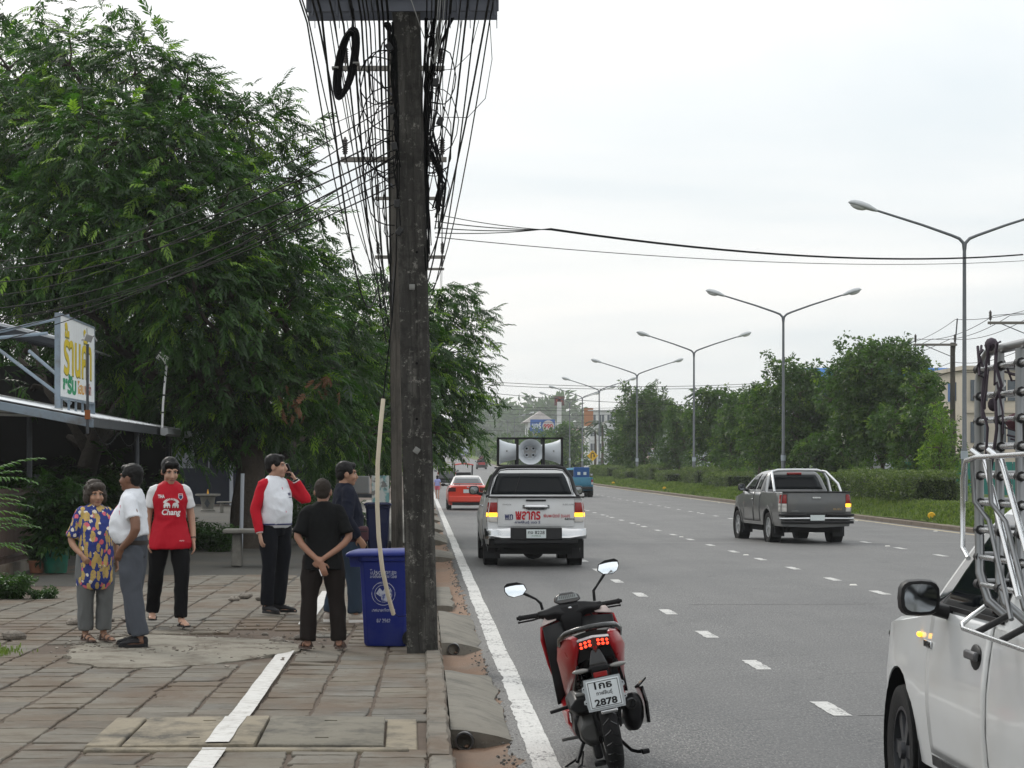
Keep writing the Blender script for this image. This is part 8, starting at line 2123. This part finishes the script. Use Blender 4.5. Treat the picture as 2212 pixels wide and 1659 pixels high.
for i, (u, v, Y, rx, rz, n, lb) in enumerate((
        (1905, 880, 105, 3.1, 2.9, 20, 'largest bushy tree on the median at the right'), (1735, 900, 118, 2.9, 2.8, 17, 'bushy tree left of the largest one on the median'), (1640, 930, 134, 2.5, 2.4, 13, 'tree behind the lamp pole left of the two largest'),
        (1535, 920, 160, 2.6, 3.0, 13, 'dark rounded tree in the middle of the median row'), (1465, 950, 175, 2.2, 2.3, 10, 'small tree between two rounded median trees'), (1390, 920, 200, 3.2, 3.4, 14, 'broad tree at the left end of the median row'),
        (1345, 960, 225, 2.4, 2.6, 9, 'small tree at the far left of the median row'), (1990, 920, 98, 2.0, 2.2, 11, 'tree just right behind the largest median tree'), (1820, 930, 112, 2.2, 2.2, 11, 'lower tree filling the gap between the two largest median trees'), (1585, 950, 150, 2.0, 2.0, 9, 'lower tree filling the gap right of the rounded median tree'))):
    c = W(u, v, Y); base = (c.x, Y, zm(min(c.x, 24), Y))
    bl = blobset(c, rx, rz, n, i); bl += [(c.x + rx * .2 * math.cos(k), c.y, c.z + rz * .55 + .35 * k * .5, rx * .22) for k in range(3)]
    broad_tree(lb, base, c.z - base[2] + rz * .3, bl, 95 if Y < 150 else 60, 40 + i, sc=1.0 if Y < 150 else 1.25)
# upright pale shrub and the low planting behind the hedges
p = W(2030, 960, 86); bl = [(p.x + .55 * math.cos(k * 2.1) * (1 - k / 11), 86 + .5 * math.sin(k * 2.1), zm(18, 86) + .35 + .31 * k, .62 * (1 - k / 14)) for k in range(11)]
broad_tree('tall pale green upright shrub beside the right lamp pole', (p.x, 86, zm(18, 86)), 2.0, bl, 260, 71, 'upright_shrub', 'shrub', None, SHRUB_L, .8, SV, SF, .05, .2)
bushes = [(1975, 1040, 92, .9), (1860, 1030, 98, 1.0), (1790, 1025, 106, 1.1), (1720, 1022, 114, 1.0), (1660, 1018, 122, 1.1), (1610, 1020, 132, .9), (1560, 1020, 142, 1.0), (1500, 1018, 156, 1.1), (1440, 1015, 172, 1.1), (1400, 1012, 190, 1.0), (1360, 1012, 205, 1.1), (1325, 1010, 222, 1.2), (1300, 1010, 240, 1.2), (1820, 990, 112, 1.3), (1700, 985, 128, 1.3), (1590, 985, 148, 1.3)]
for i, (u, v, Y, r) in enumerate(bushes):
    c = W(u, v, Y); c.x = max(c.x, 19.8); z = zm(20, Y); r *= .85
    bl = [(c.x + .7 * r * math.cos(k * 2.4), Y + .8 * r * math.sin(k * 2.4), z + .45 * r + .3 * r * (k % 3), .55 * r) for k in range(5)]
    broad_tree('leafy bush behind the median hedges, number %s from the right' % ['one', 'two', 'three', 'four', 'five', 'six', 'seven', 'eight', 'nine', 'ten', 'eleven', 'twelve', 'thirteen', 'fourteen', 'fifteen', 'sixteen'][i], (c.x, Y, z), .8, bl, 110, 90 + i, 'median_bush', 'bush', 'bushes behind the hedges', SHRUB_L if i % 3 else TREE_L, .8 if Y < 130 else 1.1, SV, SF, .03, .12)
# median planting far down the road and trees beyond it
for i in range(16):
    y = 300 + 32 * i; x = 17.5 + 1.5 * (i % 3)
    z = zm(18, y); r = 2.0 + .5 * (i % 2)
    bl = [(x + r * .6 * math.cos(k * 2.2), y + 7 * math.sin(k * 2.2), z + 1.1 + .9 * (k % 3), r * .8) for k in range(6)]
    broad_tree('hazy rounded tree in the far median row, place %s from the camera' % ['one', 'two', 'three', 'four', 'five', 'six', 'seven', 'eight', 'nine', 'ten', 'eleven', 'twelve', 'thirteen', 'fourteen', 'fifteen', 'sixteen'][i], (x, y, z), 2, bl, 10, 140 + i, 'far_tree', 'tree', 'far median trees', TREE_L, 3.0)
# wood on the far rise
P = []; r_ = np.random.default_rng(5)
wbl = []
for i in range(70):
    x = -160 + 480 * i / 70 + r_.normal(0, 6); y = 1050 + r_.normal(0, 50)
    wbl.append((x, y, zr(950) + 4 + r_.random() * 5 + (6 if 20 < x < 60 else 0), 8 + 4 * r_.random()))
Pp, Oo = blob_points(wbl, .55, r_, .6, .8); m = len(Pp)
o = foliage('wood', TREE_L, None, TV, TF, Pp, Oo + .4 * r_.normal(size=Oo.shape), r_.normal(size=(m, 3)), r_.uniform(16, 24, m), np.clip(r_.normal(.4, .2, m), 0, .9))
T(o, 'far dark wooded rise closing the end of the road', 'wood', kind='stuff')
# trees along the left of the road far away
for i in range(9):
    y = 95 + 48 * i; x = -3.2 - 1.0 * (i % 3); z = zs(y)
    bl = [(x + 1.6 * math.cos(k * 2.1), y + 4 * math.sin(k * 2.1), z + 2.6 + 1.1 * (k % 4), 1.7) for k in range(9)]
    broad_tree('roadside tree on the left beyond the overhanging one, place %s' % ['one', 'two', 'three', 'four', 'five', 'six', 'seven', 'eight', 'nine'][i], (x, y, z), 3, bl, 26 if i < 3 else 12, 170 + i, 'roadside_tree', 'tree', 'far trees on the left kerb', TREE_L, 1.6 if i < 3 else 2.6)
# palms
PALM_L = leaf_mat('palm_leaf', (.02, .045, .015), (.045, .085, .025), (.08, .12, .03), .3)
def palm(label, x, y, h, seed):
    z = zm(20, y) if x < 27 else zr(y); t_ = thing('palm_tree', label, 'palm', (x, y, z), 0, 'palms beyond the median'); r = random.Random(seed)
    tr = MB(); tr.tube([(0, 0, -.2), (.1, 0, h * .5), (.05, 0, h)], [.16, .13, .1], 8); tr.build('trunk', BARK2, t_)
    for k in range(13):
        a = 2 * PI * k / 13 + r.random() * .3; el = r.uniform(.2, 1.1); L = r.uniform(1.7, 2.3); pts = []
        for j in range(7): f = j / 6; pts.append(Vector((math.cos(a) * L * f * math.cos(el * (1 - f)), math.sin(a) * L * f * math.cos(el * (1 - f)), h + L * (.55 * math.sin(el) * f * 1.6 - .75 * f * f))))
        b = MB(); sd = Vector((-math.sin(a), math.cos(a), 0))
        b.rings([[p - sd * .22 * math.sin(PI * min(1, .1 + j / 6)) - Vector((0, 0, .12)), p, p + sd * .22 * math.sin(PI * min(1, .1 + j / 6)) - Vector((0, 0, .12))] for j, p in enumerate(pts)], cap=False, closed=False); b.build('frond', PALM_L, t_)
for i, (u, Y, h) in enumerate(((1255, 300, 5.2), (1285, 285, 5.0), (1300, 270, 5.6), (1545, 175, 6.3), (1240, 330, 4.6))): palm(['palm tree left of the turn sign', 'palm tree directly behind the turn sign', 'drooping palm right of the turn sign', 'palm crown showing above the middle median trees', 'lowest palm at the far left of the palms'][i], (u - U0) * Y / FPX, Y, h, i)

# ---- buildings beyond the far carriageway
def wallm(name, c, var=.12): return mat(name, c, .85, var=var, vs=.5, dirt=tuple(x * .7 for x in c), ds=.4)
WINM = mat('far_window', (.06, .075, .09), .15, spec=.5); ROOFR = mat('roof_brown', (.16, .075, .055), .8, var=.2, vs=2)
def block(label, u0, u1, vt, Y, depth, mtl, floors, cols, name='building', extra=None, base=0, trim=None):
    x0, x1 = (u0 - U0) * Y / FPX, (u1 - U0) * Y / FPX; zt = EYE - (vt - V0) * Y / FPX; z0 = zr(Y) - .1; H = zt - z0; w = x1 - x0
    t_ = thing(name, label, 'building', ((x0 + x1) / 2, Y, z0))
    MB().box((0, depth / 2, H / 2), (w, depth, H)).build('wall', mtl, t_)
    MB().box((0, depth / 2, H + .1), (w + .4, depth + .4, .25)).build('parapet', trim or mtl, t_)
    fh = H / floors
    for f in range(floors):
        if f: MB().box((0, -.06, f * fh), (w + .1, .16, .2)).build('floor_band', trim or mtl, t_)
        for c in range(cols):
            cw = w / cols; x = -w / 2 + cw * (c + .5)
            wn_ = MB().box((x, -.02, f * fh + fh * .5), (cw * .62, .1, fh * .5)).build('window', WINM, t_)
            MB().box((x, -.09, f * fh + fh * .5), (.08, .05, fh * .5)).build('mullion', trim or mtl, wn_)
            if c % 2 == 0 and f == 0: MB().box((x, -.05, fh * .32), (cw * .7, .12, fh * .62)).build('shutter', mat('shutter_grey', (.25, .26, .27), .6), t_)
    for sd in (-1, 1):
        for f in range(floors): MB().box((sd * w / 2, depth * .4, f * fh + fh * .5), (.1, depth * .25, fh * .45)).build('window', WINM, t_)
    return t_
CREAM = wallm('cream_wall', (.48, .43, .35)); WHITEB = wallm('white_wall', (.55, .56, .56)); PINKB = wallm('pink_wall', (.48, .36, .35)); GREYB = wallm('pale_grey_wall', (.40, .43, .46)); BLUEB = wallm('blue_roof_sheet', (.05, .16, .42))
cr = block('cream building with blue windows at the right edge behind the cage', 2085, 2500, 798, 150, 9, CREAM, 3, 7)
for k in range(7):
    for z in (6.9,): 
        b = MB().lathe([(.22, 0), (.22, .06), (.14, .061), (.14, .0)], Matrix.Translation((-5.2 + 1.5 * k, -.06, z)) @ Euler((R(90), 0, 0)).to_matrix().to_4x4(), 14).build('round_ornament', WHITEB, cr)
rb = thing('warehouse', 'blue roofed building behind the largest median tree', 'building', (W(1960, 0, 165).x, 165, zr(165)))
MB().box((0, 5, 2.6), (13, 10, 5.2)).build('wall', GREYB, rb); MB().prism([(-7, 0, 5.2), (7, 0, 5.2), (7, 6, 8.5), (-7, 6, 8.5)], (0, 0, .15)).build('roof', BLUEB, rb)
for k in range(5): MB().box((-5 + 2.5 * k, -.04, 2.2), (1.4, .1, 2.6)).build('shutter', mat('shutter_grey', (.25, .26, .27), .6), rb)
gf = thing('mesh_fence', 'teal green sheet fence behind the pipe cage', 'fence', (W(2170, 0, 120).x, 120, zr(120)))
for k in range(10): MB().box((-5 + 1.2 * k, 0, 1.0), (1.16, .05, 1.9)).build('panel', mat('teal_sheet', (.02, .16, .13), .7, var=.2), gf)
for i, a in enumerate((('white corner shophouse with an orange panel beside the far lamps', 1272, 1345, 888, 420, 12, WHITEB, 4, 4), ('pale pink shophouse row far behind the palms', 1215, 1275, 925, 450, 10, PINKB, 3, 4), ('grey shophouse row under the yellow roofed house', 1165, 1222, 915, 480, 10, GREYB, 3, 4),
                       ('white gabled house behind the blue billboard', 1140, 1192, 912, 500, 12, WHITEB, 2, 4), ('low cream shop block far left of the billboard', 1068, 1120, 955, 620, 10, CREAM, 2, 5), ('long grey shop row behind the median trees', 1420, 1640, 975, 330, 10, GREYB, 1, 12), ('long white shop row behind the median at the middle', 1655, 1950, 955, 260, 10, WHITEB, 2, 10), ('pink low shop beside the parked vehicles', 1340, 1415, 965, 380, 10, PINKB, 2, 4))):
    t_ = block(*a)
    if i == 0: MB().box((-3.0, -.12, 9.0), (1.6, .1, 3.2)).build('orange_panel', mat('orange_panel', (.33, .14, .06), .7), t_)
    if i == 3:
        w = 2.5; H = EYE - (912 - V0) * 500 / FPX - zr(500)
        MB().prism([(-3.6, -.3, H), (3.6, -.3, H), (0, -.3, H + 2.4)], (0, 12.4, 0)).build('gable_roof', wallm('gable_pale', (.5, .46, .45)), t_)
bb = thing('billboard', 'blue billboard with white and red lettering over the far shops', 'billboard', tuple(W(1172, 1003, 400)))
W_ = (1205 - 1152) * 400 / FPX * 1.0; Hh = (946 - 906) * 400 / FPX; zc_ = (1003 - 926) * 400 / FPX
MB().box((0, 0, zc_), (W_ * 1.0, .25, Hh)).build('panel', mat('billboard_blue', (.03, .10, .34), .6, var=.3, vs=1), bb)
for x in (-1.4, 1.4): MB().tube([(x, .2, -2.5), (x, .2, zc_)], .1, 8).build('post', DARKSTEEL, bb)
text('lettering', 'แอร์', 1, PLATE_W, bb, (-1.0, -.15, zc_ + .55), TR, width=1.5, height=1.1, bold=.03)
MB().lathe([(1.0, 0), (1.0, .05), (.01, .06)], Matrix.Translation((.95, -.13, zc_ + .4)) @ Euler((R(90), 0, 0)).to_matrix().to_4x4(), 28).build('roundel', mat('roundel_pale', (.45, .42, .42), .6), bb)
text('lettering', '990', 1, INK_R, bb, (.95, -.2, zc_ + .4), TR, width=1.5, height=.8, bold=.03)
text('lettering', 'โปรโมชั่น', 1, mat('sign_yellow', (.62, .47, .015), .5), bb, (-.9, -.15, zc_ - .9), TR, width=1.6, height=.5, bold=.02)
ps = thing('pylon_sign', 'tall white pylon topped by a square maroon sign', 'sign', (W(1208, 0, 390).x, 390, zr(390)))
hh = EYE - (868 - V0) * 390 / FPX - zr(390); sz = (888 - 868) * 390 / FPX
MB().box((0, 0, hh / 2), (.7, .7, hh)).build('column', WHITEB, ps); MB().box((0, 0, hh + sz * .1), (sz * 1.05, .5, sz)).build('sign_box', mat('pylon_maroon', (.10, .04, .035), .6), ps)
MB().lathe([(.5, 0), (.5, .05), (.33, .06), (.33, 0)], Matrix.Translation((0, -.26, hh + sz * .1)) @ Euler((R(90), 0, 0)).to_matrix().to_4x4(), 24).build('emblem', mat('pylon_red', (.35, .06, .05), .6), ps)
MB().tube([(0, 0, hh + .6), (0, 0, hh + 1.6)], .03, 6).build('rod', DARKSTEEL, ps)
gs = thing('shop_sign', 'green vertical shop sign below the pylon', 'sign', tuple(W(1215, 945, 395)))
MB().box((0, 0, 0), (1.3, .2, 2.6)).build('panel', mat('far_sign_green', (.02, .16, .09), .6), gs); text('lettering', 'ยา', 1, PLATE_W, gs, (0, -.12, .5), TR, width=.9, height=.8, bold=.04)
# utility poles with crossarms on the far side
for i, (u, v, Y, L) in enumerate(((2058, 745, 105, 1.9), (2235, 698, 88, 1.9), (1500, 905, 310, 2.2), (1350, 925, 330, 2.2), (1330, 930, 360, 2.2), (1250, 935, 400, 2.2), (1720, 840, 190, 2.0), (1580, 865, 230, 2.0))):
    p = W(u, v, Y)
    conc_pole(['far side utility pole above the largest median tree', 'far side utility pole at the right edge', 'small pole behind the middle median trees', 'small pole by the white shophouse', 'second small pole by the white shophouse', 'small pole below the pylon sign', 'pole tip behind the second largest tree', 'pole tip over the middle median trees'][i], (p.x, Y, zr(Y)), p.z - zr(Y) + .1, .24, .18, (0, 0), POLE_M, [(p.z - zr(Y), L, -L * .42)] if i < 2 else [(p.z - zr(Y) - .3, L, 0)], 'utility poles on the far side')
a0 = W(2058, 752, 105); a1 = W(2235, 705, 88)
for k, (dx, dz) in enumerate(((-1.5, .4), (-.9, .4), (-.1, .4), (0, -.6), (0, -1.0))):
    wire([W(1560, 880, 230) + Vector((dx * .5, 0, dz)), a0 + Vector((dx, 0, dz)), a1 + Vector((dx, 0, dz)), a1 + Vector((dx + 3, -30, dz))], .012, [1.0, .3, .3], 'far_side_wire', 'power line on the far side poles behind the median trees, %s' % ['highest left', 'highest middle', 'highest right', 'lower', 'lowest'][k], 'far side power lines', 12)
wire([W(2064, 690, 105), W(1945, 745, 120), W(1800, 790, 150)], .012, .2, 'far_side_wire', 'thin stay line slanting down left from the far side pole', None, 10)
wire([W(2064, 690, 105), W(2260, 655, 90)], .012, .2, 'far_side_wire', 'thin line rising right from the far side pole to the edge', None, 8)
MB().tube([W(2062, 760, 105), W(2068, 688, 105)], .03, 6).build('pole_rod', DARKSTEEL, None); T(bpy.data.objects['pole_rod'], 'thin steel rod rising from the far side utility pole', 'rod')

# ---- air
HAZE = 0.00022
b = MB().box((20, 560, 15), (760, 1260, 34))
hz = bpy.data.objects.new('haze', b.mesh('haze')); COL.objects.link(hz)
hm = bpy.data.materials.new('haze_air'); hm.use_nodes = True; hm.node_tree.nodes.clear()
vo = hm.node_tree.nodes.new('ShaderNodeVolumePrincipled'); mo_ = hm.node_tree.nodes.new('ShaderNodeOutputMaterial')
vo.inputs['Color'].default_value = (.95, .975, 1.0, 1); vo.inputs['Density'].default_value = HAZE; vo.inputs['Anisotropy'].default_value = .3
hm.node_tree.links.new(vo.outputs[0], mo_.inputs['Volume']); hz.data.materials.append(hm)
T(hz, 'thin pale haze hanging over the whole road', 'haze', kind='stuff')
